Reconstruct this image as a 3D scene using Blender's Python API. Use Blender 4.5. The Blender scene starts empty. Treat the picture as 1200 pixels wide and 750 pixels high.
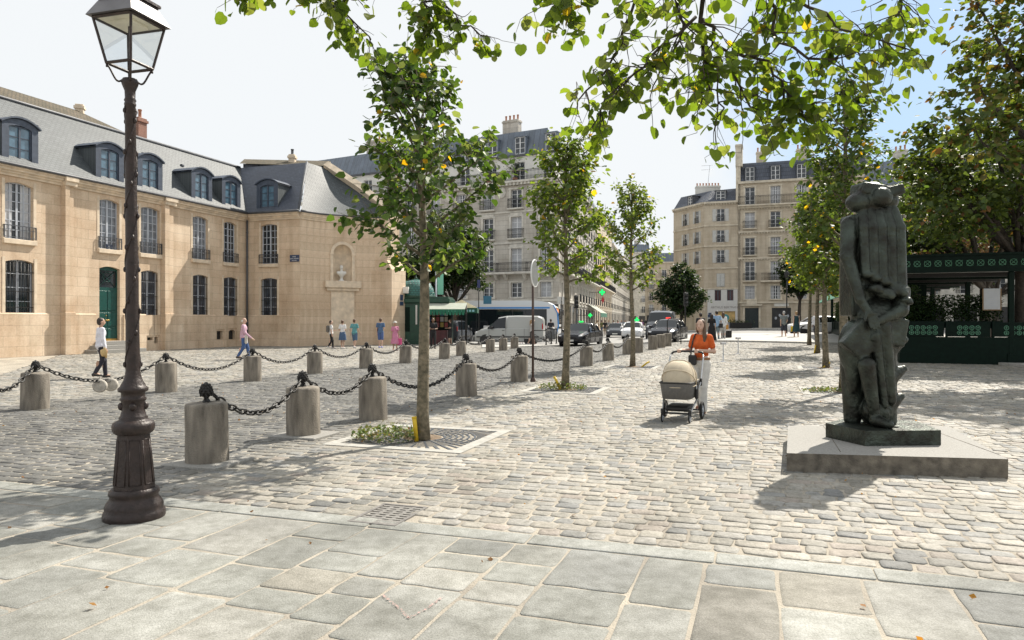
import bpy, bmesh, math, random
import numpy as np
from mathutils import Matrix, Vector
random.seed(7)
RNG = np.random.default_rng(7)
PI = math.pi
scene = bpy.context.scene
COL = scene.collection
F = 850.0; CX = 600.0; HZ = 376.0; CH = 1.65        # photo focal length in px, horizon row, eye height
A = Vector((.323, .9464, 0)); B = Vector((.9464, -.323, 0))   # the square's two main directions
def R(d): return math.radians(d)
def sstep(a, b, x):
    t = np.clip((x - a) / (b - a), 0, 1); return t * t * (3 - 2 * t)
def gz(X, Y):                                        # gentle rise of the square to the far right
    s = X * B.x + Y * B.y
    return .62 * sstep(24, 58, Y) * sstep(-15, 0, s)
def G(px, py, lift=0):                               # photo pixel -> point on the ground
    Y = 20.
    for _ in range(60):
        u = (px - CX) / F
        Y = .5 * Y + .5 * F * (CH - float(gz(u * Y, Y)) - lift) / max(py - HZ, 2)
    return Vector((u * Y, Y, float(gz(u * Y, Y)) + lift))
def zat(py, Y): return CH + (HZ - py) * Y / F
def U(px): return (px - CX) / F
ORD = 'first second third fourth fifth sixth seventh eighth ninth tenth eleventh twelfth thirteenth fourteenth fifteenth'.split()

def tag(o, label=None, cat=None, group=None, kind=None):
    if label: o['label'] = label
    if cat: o['category'] = cat
    if group: o['group'] = group
    if kind: o['kind'] = kind
    return o
def link(o, parent=None, M=None):
    COL.objects.link(o)
    if parent is not None: o.parent = parent
    if M is not None: o.matrix_basis = M
    return o
def empty(name, loc=(0, 0, 0), rz=0, label=None, cat=None, group=None):
    o = bpy.data.objects.new(name, None); o.empty_display_size = .2
    link(o, None, Matrix.Translation(Vector(loc)) @ Matrix.Rotation(rz, 4, 'Z'))
    return tag(o, label, cat, group)
KIDS = {}
def obj(name, me, parent=None, M=None):
    o = bpy.data.objects.new(name, me); link(o, parent, M)
    if parent is not None: KIDS.setdefault(parent.name, []).append(o)
    return o
def dup(o, M=None, parent=None, label=None, group=None):
    c = o.copy(); COL.objects.link(c); c.parent = parent
    if M is not None: c.matrix_basis = M
    if label: c['label'] = label
    if group: c['group'] = group
    for k in KIDS.get(o.name, []):
        d = dup(k, None, c); KIDS.setdefault(c.name, []).append(d)
    return c
def TR(x, y, z, rz=0): return Matrix.Translation((x, y, z)) @ Matrix.Rotation(rz, 4, 'Z')
def frame(P, d):                                     # x along the facade (left to right seen from outside), y inwards, z up
    d = Vector((d[0], d[1], 0)).normalized()
    return Matrix(((d.x, -d.y, 0, P[0]), (d.y, d.x, 0, P[1]), (0, 0, 1, P[2] if len(P) > 2 else 0), (0, 0, 0, 1)))

class MB:
    weld = False
    def __init__(s): s.v = []; s.f = []; s.m = []; s.mi = 0; s.sm = []; s.smooth = False
    def add(s, vs, fs, M=None, smooth=None):
        n = len(s.v)
        s.v += [tuple(M @ Vector(p)) for p in vs] if M is not None else [tuple(p) for p in vs]
        for f in fs:
            s.f.append(tuple(i + n for i in f)); s.m.append(s.mi); s.sm.append(s.smooth if smooth is None else smooth)
        return s
    def box(s, x0, x1, y0, y1, z0, z1, M=None):
        return s.add([(x0,y0,z0),(x1,y0,z0),(x1,y1,z0),(x0,y1,z0),(x0,y0,z1),(x1,y0,z1),(x1,y1,z1),(x0,y1,z1)],
              [(3,2,1,0),(4,5,6,7),(0,1,5,4),(1,2,6,5),(2,3,7,6),(3,0,4,7)], M)
    def bbox(s, x0, x1, y0, y1, z0, z1, r=.01, M=None):      # box with chamfered edges
        P = []; 
        for sx, X in ((1, x0), (-1, x1)):
            for sy, Yy in ((1, y0), (-1, y1)):
                for sz, Z in ((1, z0), (-1, z1)):
                    P += [(X, Yy+sy*r, Z+sz*r), (X+sx*r, Yy, Z+sz*r), (X+sx*r, Yy+sy*r, Z)]
        def i(a, b, c, k): return ((a*2+b)*2+c)*3+k
        fs = []
        def fc(l, out):
            c = [Vector(P[j]) for j in l]; n = (c[1]-c[0]).cross(c[2]-c[0])
            ctr = sum(c, Vector()) / len(c) - Vector(((x0+x1)/2, (y0+y1)/2, (z0+z1)/2))
            fs.append(tuple(l) if n.dot(ctr) > 0 else tuple(reversed(l)))
        for a in (0, 1):
            fc([i(a,0,0,0), i(a,1,0,0), i(a,1,1,0), i(a,0,1,0)], 0)
            fc([i(0,a,0,1), i(1,a,0,1), i(1,a,1,1), i(0,a,1,1)], 0)
            fc([i(0,0,a,2), i(1,0,a,2), i(1,1,a,2), i(0,1,a,2)], 0)
            for b in (0, 1):
                fc([i(a,b,0,0), i(a,b,1,0), i(a,b,1,1), i(a,b,0,1)], 0)
                fc([i(a,0,b,0), i(a,1,b,0), i(a,1,b,2), i(a,0,b,2)], 0)
                fc([i(0,a,b,1), i(1,a,b,1), i(1,a,b,2), i(0,a,b,2)], 0)
                for c in (0, 1): fc([i(a,b,c,0), i(a,b,c,1), i(a,b,c,2)], 0)
        return s.add(P, fs, M)
    def prism(s, poly, z0, z1, M=None, caps=True):
        n = len(poly); vs = [(p[0], p[1], z0) for p in poly] + [(p[0], p[1], z1) for p in poly]
        fs = [(i, (i+1) % n, n+(i+1) % n, n+i) for i in range(n)]
        if caps: fs += [tuple(range(n-1, -1, -1)), tuple(range(n, 2*n))]
        return s.add(vs, fs, M)
    def xprism(s, poly, x0, x1, M=None):                     # profile in (y, z), extruded along x
        n = len(poly); vs = [(x0, p[0], p[1]) for p in poly] + [(x1, p[0], p[1]) for p in poly]
        return s.add(vs, [(i, n+i, n+(i+1) % n, (i+1) % n) for i in range(n)] + [tuple(range(n)), tuple(range(2*n-1, n-1, -1))], M)
    def lathe(s, prof, n=20, M=None, smooth=True, cap=True):
        vs = []; fs = []
        for r, z in prof:
            for k in range(n): a = 2*PI*k/n; vs.append((r*math.cos(a), r*math.sin(a), z))
        for i in range(len(prof)-1):
            for k in range(n): fs.append((i*n+k, i*n+(k+1) % n, (i+1)*n+(k+1) % n, (i+1)*n+k))
        s.add(vs, fs, M, smooth)
        if cap:
            L = len(prof)-1
            s.add([vs[k] for k in range(n)], [tuple(range(n-1, -1, -1))], M, False)
            s.add([vs[L*n+k] for k in range(n)], [tuple(range(n))], M, False)
        return s
    def tube(s, pts, rad, n=8, M=None, smooth=True, closed=False):
        pts = [Vector(p) for p in pts]; L = len(pts)
        if not hasattr(rad, '__len__'): rad = [rad]*L
        t = (pts[1]-pts[0]).normalized(); up = Vector((0, 0, 1)) if abs(t.z) < .9 else Vector((1, 0, 0))
        nrm = t.cross(up).normalized(); vs = []; fs = []
        for i in range(L):
            if closed: t = (pts[(i+1) % L]-pts[i-1]).normalized()
            else: t = (pts[min(i+1, L-1)]-pts[max(i-1, 0)]).normalized()
            nrm = (nrm - t*nrm.dot(t)).normalized(); bn = t.cross(nrm)
            for k in range(n):
                a = 2*PI*k/n; vs.append(pts[i]+(nrm*math.cos(a)+bn*math.sin(a))*rad[i])
        for i in range(L if closed else L-1):
            for k in range(n): fs.append((i*n+k, i*n+(k+1) % n, ((i+1) % L)*n+(k+1) % n, ((i+1) % L)*n+k))
        if not closed: fs += [tuple(range(n-1, -1, -1)), tuple(range((L-1)*n, L*n))]
        return s.add(vs, fs, M, smooth)
    def cyl(s, p0, p1, r0, r1=None, n=12, M=None, smooth=True):
        return s.tube([p0, p1], [r0, r0 if r1 is None else r1], n, M, smooth)
    def ell(s, c, r, n=12, m=8, M=None):
        vs = []; fs = []
        for i in range(m+1):
            t = PI*i/m
            for k in range(n): a = 2*PI*k/n; vs.append((c[0]+r[0]*math.sin(t)*math.cos(a), c[1]+r[1]*math.sin(t)*math.sin(a), c[2]-r[2]*math.cos(t)))
        for i in range(m):
            for k in range(n): fs.append((i*n+k, i*n+(k+1) % n, (i+1)*n+(k+1) % n, (i+1)*n+k))
        return s.add(vs, fs, M, True)
    def mesh(s, name, mats):
        used = sorted({i for f in s.f for i in f})
        if len(used) < len(s.v): mp = {j: i for i, j in enumerate(used)}; s.v = [s.v[j] for j in used]; s.f = [tuple(mp[i] for i in f) for f in s.f]
        me = bpy.data.meshes.new(name); me.from_pydata(s.v, [], s.f)
        if not isinstance(mats, (list, tuple)): mats = [mats]
        for m in mats: me.materials.append(m)
        me.polygons.foreach_set('material_index', s.m); me.polygons.foreach_set('use_smooth', s.sm); me.update()
        if s.weld:
            bm = bmesh.new(); bm.from_mesh(me); bmesh.ops.remove_doubles(bm, verts=bm.verts, dist=.0005); bm.to_mesh(me); bm.free()
        return me
    def build(s, name, mats, parent=None, M=None): return obj(name, s.mesh(name, mats), parent, M)

def np_mesh(name, V, faces_flat, counts, mat, col=None, smooth=False):
    me = bpy.data.meshes.new(name); me.vertices.add(len(V)); me.vertices.foreach_set('co', np.asarray(V, np.float32).ravel())
    me.loops.add(len(faces_flat)); me.loops.foreach_set('vertex_index', np.asarray(faces_flat, np.int32))
    st = np.concatenate(([0], np.cumsum(counts)[:-1])).astype(np.int32)
    me.polygons.add(len(counts)); me.polygons.foreach_set('loop_start', st)
    try: me.polygons.foreach_set('loop_total', np.asarray(counts, np.int32))
    except Exception: pass
    me.polygons.foreach_set('use_smooth', np.full(len(counts), bool(smooth)))
    if col is not None:
        a = me.color_attributes.new('tint', 'FLOAT_COLOR', 'POINT'); c = np.ones((len(V), 4), np.float32); c[:, :col.shape[1]] = col
        a.data.foreach_set('color', c.ravel())
    me.materials.append(mat); me.update(calc_edges=True); me.validate()
    return me

# ---- smooth-union solids (people, statue, bust): distance fields meshed with surface nets
def sdf_mesh(name, prims, vox, mat, k=.03, smooth=True, stretch=None):
    lo = np.array([1e9]*3); hi = -lo
    def ext(p):
        if p[0] == 'c': 
            a, b, r0, r1 = p[1:5]; r = max(r0, r1); return np.minimum(a, b)-r, np.maximum(a, b)+r
        c, r = np.array(p[1]), max(p[2]); return c-r*(1 if p[0] == 'e' else 1.75), c+r*(1 if p[0] == 'e' else 1.75)
    for p in prims: a, b = ext(p); lo = np.minimum(lo, a); hi = np.maximum(hi, b)
    lo = lo-3*vox; hi = hi+3*vox
    n = np.ceil((hi-lo)/vox).astype(int)+1; D = np.full(n, 9., np.float32)
    ax = [lo[i]+np.arange(n[i])*vox for i in range(3)]
    for p in prims:
        a, b = ext(p); m = 2*k+3*vox
        i0 = np.maximum(0, np.floor((a-m-lo)/vox).astype(int)); i1 = np.minimum(n, np.ceil((b+m-lo)/vox).astype(int)+1)
        X, Y, Z = np.meshgrid(*[ax[i][i0[i]:i1[i]] for i in range(3)], indexing='ij')
        if p[0] == 'c':
            a, b, r0, r1 = np.array(p[1]), np.array(p[2]), p[3], p[4]; d = b-a
            t = np.clip(((X-a[0])*d[0]+(Y-a[1])*d[1]+(Z-a[2])*d[2])/max(d@d, 1e-9), 0, 1)
            dd = np.sqrt((X-a[0]-t*d[0])**2+(Y-a[1]-t*d[1])**2+(Z-a[2]-t*d[2])**2)-(r0+(r1-r0)*t)
        else:
            Q = np.stack([X-p[1][0], Y-p[1][1], Z-p[1][2]], -1)
            if len(p) > 3 and p[3] is not None: Q = Q @ np.array(p[3])
            r = np.array(p[2])
            if p[0] == 'e':
                k0 = np.sqrt(((Q/r)**2).sum(-1)); k1 = np.sqrt(((Q/(r*r))**2).sum(-1))+1e-9; dd = k0*(k0-1)/k1
            else:
                q = np.abs(Q)-r+.02; dd = np.sqrt((np.maximum(q, 0)**2).sum(-1))+np.minimum(q.max(-1), 0)-.02
        S = D[i0[0]:i1[0], i0[1]:i1[1], i0[2]:i1[2]]
        h = np.clip(.5+.5*(S-dd)/k, 0, 1); S[...] = S*(1-h)+dd*h-k*h*(1-h)
    neg = D < 0
    c = np.zeros(n-1, np.int8)
    for o in np.ndindex(2, 2, 2): c += neg[o[0]:n[0]-1+o[0], o[1]:n[1]-1+o[1], o[2]:n[2]-1+o[2]]
    act = (c > 0) & (c < 8); I = np.argwhere(act); vid = -np.ones(n-1, int); vid[act] = np.arange(len(I))
    acc = np.zeros((len(I), 3)); cnt = np.zeros(len(I))
    for o in np.ndindex(2, 2, 2):
        for x in range(3):
            if o[x]: continue
            q = list(o); q[x] = 1; d0 = D[tuple((I+o).T)]; d1 = D[tuple((I+q).T)]
            cr = (d0 < 0) != (d1 < 0); t = np.where(cr, d0/(d0-d1+1e-12), 0)
            pos = np.array(o, float)+np.outer(t, np.eye(3)[x]); acc[cr] += pos[cr]; cnt[cr] += 1
    V = lo+(I+acc/cnt[:, None])*vox; Q = []
    for x in range(3):
        y, z = (x+1) % 3, (x+2) % 3; s0 = [slice(1, n[i]-1) for i in range(3)]; s1 = list(s0)
        s0[x] = slice(0, n[x]-1); s1[x] = slice(1, n[x]); a = neg[tuple(s0)]; b = neg[tuple(s1)]
        J = np.argwhere(a != b)
        if not len(J): continue
        fl = a[tuple(J.T)]; off = np.ones(3, int); off[x] = 0; J = J+off
        ey, ez = np.eye(3, dtype=int)[y], np.eye(3, dtype=int)[z]
        q = np.stack([vid[tuple((J-ey-ez).T)], vid[tuple((J-ez).T)], vid[tuple(J.T)], vid[tuple((J-ey).T)]], 1)
        q[~fl] = q[~fl][:, ::-1]; Q.append(q)
    Q = np.concatenate(Q)
    return np_mesh(name, V, Q.ravel(), np.full(len(Q), 4), mat, None, smooth)

# ---- materials
def mat(name, col, rough=.8, var=.0, scale=8., bump=0., bscale=40., metal=0., spec=None, coord='Object', stain=None, detail=5., zs=1.):
    m = bpy.data.materials.new(name); m.use_nodes = True; nt = m.node_tree; N = nt.nodes; L = nt.links
    p = N['Principled BSDF']; p.inputs['Roughness'].default_value = rough; p.inputs['Metallic'].default_value = metal
    if spec is not None: p.inputs['Specular IOR Level'].default_value = spec
    c = (*col, 1); p.inputs['Base Color'].default_value = c
    tc = N.new('ShaderNodeTexCoord')
    if var > 0:
        no = N.new('ShaderNodeTexNoise'); no.inputs['Scale'].default_value = scale; no.inputs['Detail'].default_value = detail
        mp_ = N.new('ShaderNodeMapping'); mp_.inputs['Scale'].default_value = (1, 1, zs); L.new(tc.outputs[coord], mp_.inputs['Vector']); L.new(mp_.outputs[0], no.inputs['Vector'])
        rp = N.new('ShaderNodeValToRGB'); e = rp.color_ramp.elements
        lo = tuple(x*(1-var) for x in col); hi = tuple(min(1, x*(1+var)) for x in col)
        if stain: lo = stain
        e[0].position = .3; e[0].color = (*lo, 1); e[1].position = .7; e[1].color = (*hi, 1)
        L.new(no.outputs['Fac'], rp.inputs['Fac']); L.new(rp.outputs['Color'], p.inputs['Base Color'])
    if bump > 0:
        n2 = N.new('ShaderNodeTexNoise'); n2.inputs['Scale'].default_value = bscale; n2.inputs['Detail'].default_value = 6
        L.new(tc.outputs[coord], n2.inputs['Vector']); b = N.new('ShaderNodeBump'); b.inputs['Strength'].default_value = bump; b.inputs['Distance'].default_value = .02
        L.new(n2.outputs['Fac'], b.inputs['Height']); L.new(b.outputs['Normal'], p.inputs['Normal'])
    return m
def blockmat(name, c1, c2, mortar, bw, bh, msize=.012, rough=.85, axis='XZ', bump=.35, stain=(.6, .6, .6), stainamt=.35, off=.5):
    m = bpy.data.materials.new(name); m.use_nodes = True; nt = m.node_tree; N = nt.nodes; L = nt.links
    p = N['Principled BSDF']; p.inputs['Roughness'].default_value = rough
    tc = N.new('ShaderNodeTexCoord'); sx = N.new('ShaderNodeSeparateXYZ'); cb = N.new('ShaderNodeCombineXYZ')
    L.new(tc.outputs['Object'], sx.inputs[0]); L.new(sx.outputs[axis[0]], cb.inputs['X']); L.new(sx.outputs[axis[1]], cb.inputs['Y'])
    br = N.new('ShaderNodeTexBrick'); br.offset = off; br.inputs['Scale'].default_value = 1; br.inputs['Brick Width'].default_value = bw
    br.inputs['Row Height'].default_value = bh; br.inputs['Mortar Size'].default_value = msize; br.inputs['Mortar Smooth'].default_value = .3; br.inputs['Bias'].default_value = 0
    for k, v in (('Color1', c1), ('Color2', c2), ('Mortar', mortar)): br.inputs[k].default_value = (*v, 1)
    L.new(cb.outputs[0], br.inputs['Vector'])
    no = N.new('ShaderNodeTexNoise'); no.inputs['Scale'].default_value = .55; no.inputs['Detail'].default_value = 8; no.inputs['Roughness'].default_value = .65; L.new(tc.outputs['Object'], no.inputs['Vector'])
    rp = N.new('ShaderNodeValToRGB'); rp.color_ramp.elements[0].position = .35; rp.color_ramp.elements[1].position = .68
    rp.color_ramp.elements[0].color = (*stain, 1); rp.color_ramp.elements[1].color = (1, 1, 1, 1); L.new(no.outputs['Fac'], rp.inputs['Fac'])
    mx = N.new('ShaderNodeMix'); mx.data_type = 'RGBA'; mx.blend_type = 'MULTIPLY'; mx.inputs[0].default_value = stainamt
    L.new(br.outputs['Color'], mx.inputs[6]); L.new(rp.outputs['Color'], mx.inputs[7])
    if axis == 'XZ':                                   # rain streaks down the wall
        mp = N.new('ShaderNodeMapping'); mp.inputs['Scale'].default_value = (1.7, 1.7, .13); L.new(tc.outputs['Object'], mp.inputs['Vector'])
        ns = N.new('ShaderNodeTexNoise'); ns.inputs['Scale'].default_value = 1.3; ns.inputs['Detail'].default_value = 7; L.new(mp.outputs[0], ns.inputs['Vector'])
        rs = N.new('ShaderNodeValToRGB'); rs.color_ramp.elements[0].position = .33; rs.color_ramp.elements[1].position = .58; rs.color_ramp.elements[0].color = (.70, .67, .63, 1); rs.color_ramp.elements[1].color = (1, 1, 1, 1); L.new(ns.outputs['Fac'], rs.inputs['Fac'])
        ms = N.new('ShaderNodeMix'); ms.data_type = 'RGBA'; ms.blend_type = 'MULTIPLY'; ms.inputs[0].default_value = .55; L.new(mx.outputs[2], ms.inputs[6]); L.new(rs.outputs['Color'], ms.inputs[7]); mx = ms
    n3 = N.new('ShaderNodeTexNoise'); n3.inputs['Scale'].default_value = 14; n3.inputs['Detail'].default_value = 5; L.new(tc.outputs['Object'], n3.inputs['Vector'])
    m2 = N.new('ShaderNodeMix'); m2.data_type = 'RGBA'; m2.blend_type = 'OVERLAY'; m2.inputs[0].default_value = .25
    L.new(mx.outputs[2], m2.inputs[6]); L.new(n3.outputs['Fac'], m2.inputs[7]); L.new(m2.outputs[2], p.inputs['Base Color'])
    b = N.new('ShaderNodeBump'); b.inputs['Strength'].default_value = bump; b.inputs['Distance'].default_value = .02; b.invert = True
    ad = N.new('ShaderNodeMath'); ad.operation = 'MULTIPLY_ADD'; ad.inputs[1].default_value = .3; L.new(n3.outputs['Fac'], ad.inputs[0]); L.new(br.outputs['Fac'], ad.inputs[2])
    L.new(ad.outputs[0], b.inputs['Height']); L.new(b.outputs['Normal'], p.inputs['Normal'])
    return m
def tintmat(name, rough=.8, nscale=30., namt=.3, bump=.3, bscale=60., spec=.3, mid=7., lo=.66):
    m = bpy.data.materials.new(name); m.use_nodes = True; nt = m.node_tree; N = nt.nodes; L = nt.links
    p = N['Principled BSDF']; p.inputs['Roughness'].default_value = rough; p.inputs['Specular IOR Level'].default_value = spec
    at = N.new('ShaderNodeAttribute'); at.attribute_name = 'tint'; tc = N.new('ShaderNodeTexCoord')
    no = N.new('ShaderNodeTexNoise'); no.inputs['Scale'].default_value = nscale; no.inputs['Detail'].default_value = 8; no.inputs['Roughness'].default_value = .7; L.new(tc.outputs['Object'], no.inputs['Vector'])
    n0 = N.new('ShaderNodeTexNoise'); n0.inputs['Scale'].default_value = .8; n0.inputs['Detail'].default_value = 6; L.new(tc.outputs['Object'], n0.inputs['Vector'])
    m0 = N.new('ShaderNodeMix'); m0.data_type = 'RGBA'; m0.blend_type = 'OVERLAY'; m0.inputs[0].default_value = namt*.9
    L.new(at.outputs['Color'], m0.inputs[6]); L.new(n0.outputs['Fac'], m0.inputs[7])
    mx = N.new('ShaderNodeMix'); mx.data_type = 'RGBA'; mx.blend_type = 'OVERLAY'; mx.inputs[0].default_value = namt
    L.new(m0.outputs[2], mx.inputs[6]); L.new(no.outputs['Fac'], mx.inputs[7])
    cur = mx
    for sc_, l_, p0, p1 in ((mid, lo, .34, .60), (1.1, .70, .36, .58), (mid*9, .72, .30, .46)):
        nn = N.new('ShaderNodeTexNoise'); nn.inputs['Scale'].default_value = sc_; nn.inputs['Detail'].default_value = 9; nn.inputs['Roughness'].default_value = .68; L.new(tc.outputs['Object'], nn.inputs['Vector'])
        r_ = N.new('ShaderNodeValToRGB'); r_.color_ramp.elements[0].position = p0; r_.color_ramp.elements[1].position = p1; r_.color_ramp.elements[0].color = (l_, l_, l_*.97, 1); r_.color_ramp.elements[1].color = (1.0, 1.0, 1.0, 1); L.new(nn.outputs['Fac'], r_.inputs['Fac'])
        mm = N.new('ShaderNodeMix'); mm.data_type = 'RGBA'; mm.blend_type = 'MULTIPLY'; mm.inputs[0].default_value = 1; L.new(cur.outputs[2], mm.inputs[6]); L.new(r_.outputs['Color'], mm.inputs[7]); cur = mm
    L.new(cur.outputs[2], p.inputs['Base Color'])
    n2 = N.new('ShaderNodeTexNoise'); n2.inputs['Scale'].default_value = bscale; n2.inputs['Detail'].default_value = 6; L.new(tc.outputs['Object'], n2.inputs['Vector'])
    b = N.new('ShaderNodeBump'); b.inputs['Strength'].default_value = bump; b.inputs['Distance'].default_value = .01
    L.new(n2.outputs['Fac'], b.inputs['Height']); L.new(b.outputs['Normal'], p.inputs['Normal'])
    return m
def leafmat(name, trans=.45, tcol=(1.5, 1.45, .55), rough=.5):
    m = bpy.data.materials.new(name); m.use_nodes = True; nt = m.node_tree; N = nt.nodes; L = nt.links
    p = N['Principled BSDF']; p.inputs['Roughness'].default_value = rough; p.inputs['Specular IOR Level'].default_value = .35; out = N['Material Output']
    at = N.new('ShaderNodeAttribute'); at.attribute_name = 'tint'; L.new(at.outputs['Color'], p.inputs['Base Color'])
    t = N.new('ShaderNodeBsdfTranslucent'); mu = N.new('ShaderNodeMix'); mu.data_type = 'RGBA'; mu.blend_type = 'MULTIPLY'; mu.inputs[0].default_value = 1
    mu.inputs[7].default_value = (*tcol, 1); L.new(at.outputs['Color'], mu.inputs[6]); L.new(mu.outputs[2], t.inputs['Color'])
    mx = N.new('ShaderNodeMixShader'); mx.inputs[0].default_value = trans; L.new(p.outputs[0], mx.inputs[1]); L.new(t.outputs[0], mx.inputs[2]); L.new(mx.outputs[0], out.inputs['Surface'])
    return m
def glassmat(name, col=(.9, .95, 1), alpha=.25):
    m = bpy.data.materials.new(name); m.use_nodes = True; nt = m.node_tree; N = nt.nodes; L = nt.links; out = N['Material Output']
    g = N.new('ShaderNodeBsdfGlossy'); g.inputs['Roughness'].default_value = .03; t = N.new('ShaderNodeBsdfTransparent'); t.inputs['Color'].default_value = (*col, 1)
    fr = N.new('ShaderNodeFresnel'); fr.inputs['IOR'].default_value = 1.5; mx = N.new('ShaderNodeMixShader')
    mf = N.new('ShaderNodeMath'); mf.operation = 'MULTIPLY'; mf.inputs[1].default_value = .35; L.new(fr.outputs[0], mf.inputs[0]); L.new(mf.outputs[0], mx.inputs[0]); L.new(t.outputs[0], mx.inputs[1]); L.new(g.outputs[0], mx.inputs[2]); L.new(mx.outputs[0], out.inputs['Surface'])
    return m
def emit(name, col, s=1):
    m = mat(name, col, .4); p = m.node_tree.nodes['Principled BSDF']; p.inputs['Emission Color'].default_value = (*col, 1); p.inputs['Emission Strength'].default_value = s
    return m

M_iron = mat('black_iron', (.018, .017, .016), .45, .4, 30, .25, 60, .3)
M_brownmetal = mat('brown_painted_iron', (.026, .0165, .0145), .46, .35, 18, .3, 45, .2)
M_bollard = mat('weathered_stone', (.225, .20, .165), .9, .25, 10, .6, 55, stain=(.105, .092, .076), detail=9, zs=.22)
M_bronze = mat('bronze_patina', (.048, .06, .05), .40, .25, 5, .8, 22, .7, stain=(.02, .019, .016), detail=9)
M_slabstone = mat('granite_slab', (.265, .257, .238), .85, .16, 40, .4, 90, detail=10)
M_bark = mat('tree_bark', (.15, .125, .085), .9, .5, 14, .9, 28, stain=(.06, .055, .035))
M_darkbark = mat('dark_bark', (.045, .036, .028), .9, .5, 14, .7, 28)
M_white = mat('white_paint', (.72, .73, .74), .5, .08, 3)
M_railgrey = mat('grey_iron', (.06, .065, .075), .5, .2, 20)
M_greypaint = mat('grey_paint', (.42, .45, .5), .5, .1, 3)
M_bluegrey = mat('blue_grey_wood', (.055, .07, .1), .5, .25, 4)
M_lead = mat('lead_sheet', (.07, .075, .085), .55, .25, 5)
M_glass = mat('window_glass', (.018, .024, .03), .06, spec=.8)
M_curtain = mat('net_curtain', (.45, .46, .48), .9, .12, 10)
M_green = mat('dark_green_paint', (.008, .04, .022), .35, .25, 6)
M_doorgreen = mat('teal_green_paint', (.006, .06, .05), .35, .2, 6)
M_black = mat('black_plastic', (.015, .015, .016), .5)
M_rubber = mat('rubber', (.02, .02, .02), .85)
M_chrome = mat('brushed_steel', (.55, .55, .56), .3, .1, 20, metal=.9)
M_asphalt = mat('asphalt', (.19, .19, .19), .9, .15, 2, .3, 90)
M_stoneA = blockmat('ashlar_warm', (.73, .60, .455), (.64, .52, .385), (.48, .395, .30), 1.25, .48, .011, bump=.2, stain=(.62, .5, .4), stainamt=.6)
M_stoneTrim = mat('limestone_trim', (.63, .525, .40), .85, .18, 3, .25, 40)
M_stoneH = blockmat('ashlar_grey', (.59, .56, .505), (.52, .495, .445), (.38, .36, .33), 1.6, .5, .02, stain=(.55, .5, .45), stainamt=.5)
M_trimH = mat('grey_stone_trim', (.55, .525, .47), .85, .22, 2, .2, 30)
M_stoneR = blockmat('ashlar_sandy', (.60, .53, .42), (.53, .465, .365), (.44, .385, .31), 1.4, .45, .01, stain=(.6, .52, .45), stainamt=.45)
M_trimR = mat('sandy_stone_trim', (.56, .50, .40), .85, .2, 2, .2, 30)
M_slate = blockmat('slate_tiles', (.095, .108, .115), (.07, .08, .088), (.04, .045, .05), .26, .17, .012, .62, 'XY', .5, (.55, .6, .6), .6)
M_slateDark = blockmat('dark_slate_tiles', (.085, .1, .135), (.065, .075, .1), (.03, .035, .045), .26, .17, .012, .5, 'XY', .5, (.6, .6, .6), .5)
M_zinc = blockmat('zinc_sheets', (.16, .19, .235), (.14, .17, .21), (.085, .1, .13), .62, 40, .03, .45, 'XZ', .6, (.6, .62, .65), .6)
M_tile = blockmat('mossy_clay_tiles', (.16, .12, .08), (.10, .085, .055), (.05, .045, .035), .22, .16, .02, .9, 'XY', .8, (.45, .5, .35), .7)
M_brick = blockmat('chimney_brick', (.33, .13, .08), (.26, .10, .065), (.3, .26, .22), .22, .07, .012)
M_render = mat('white_render', (.66, .65, .61), .85, .12, 1.5)
M_clay = mat('clay_pots', (.38, .17, .1), .85, .2, 8)
M_leaf = leafmat('linden_leaf', .5, (1.9, 1.8, .5))
M_leafdark = leafmat('dark_leaf', .42, (1.9, 1.7, .55))
M_leafnear = leafmat('near_linden_leaf', .6, (2.1, 2.0, .5))
# ---------------------------------------------------------------- camera, sky, sun
cam = bpy.data.cameras.new('camera'); cam.sensor_width = 36; cam.lens = 36*F/1200; cam.clip_end = 3000; cam.clip_start = .05
cam.shift_y = .0008
co = bpy.data.objects.new('camera', cam); COL.objects.link(co); co.location = (0, 0, CH); co.rotation_euler = (R(90), 0, 0); scene.camera = co
SUN_AZ = Vector((.635, .773, 0)).normalized(); SUN_EL = 46
w = bpy.data.worlds.new('World'); scene.world = w; w.use_nodes = True; nt = w.node_tree; N = nt.nodes; L = nt.links
bg = N['Background']; bg.inputs['Strength'].default_value = .078
sky = N.new('ShaderNodeTexSky'); sky.sky_type = 'NISHITA'; sky.sun_disc = False; sky.sun_elevation = R(SUN_EL)
sky.sun_rotation = math.atan2(SUN_AZ.x, SUN_AZ.y); sky.air_density = 1.0; sky.dust_density = .9; sky.ozone_density = 1.2
tc = N.new('ShaderNodeTexCoord'); mp = N.new('ShaderNodeMapping'); mp.inputs['Scale'].default_value = (1, 1, 2.6); mp.inputs['Location'].default_value = (.35, .1, .2)
L.new(tc.outputs['Generated'], mp.inputs['Vector'])
no = N.new('ShaderNodeTexNoise'); no.inputs['Scale'].default_value = 2.6; no.inputs['Detail'].default_value = 9; no.inputs['Roughness'].default_value = .58
L.new(mp.outputs[0], no.inputs['Vector'])
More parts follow.
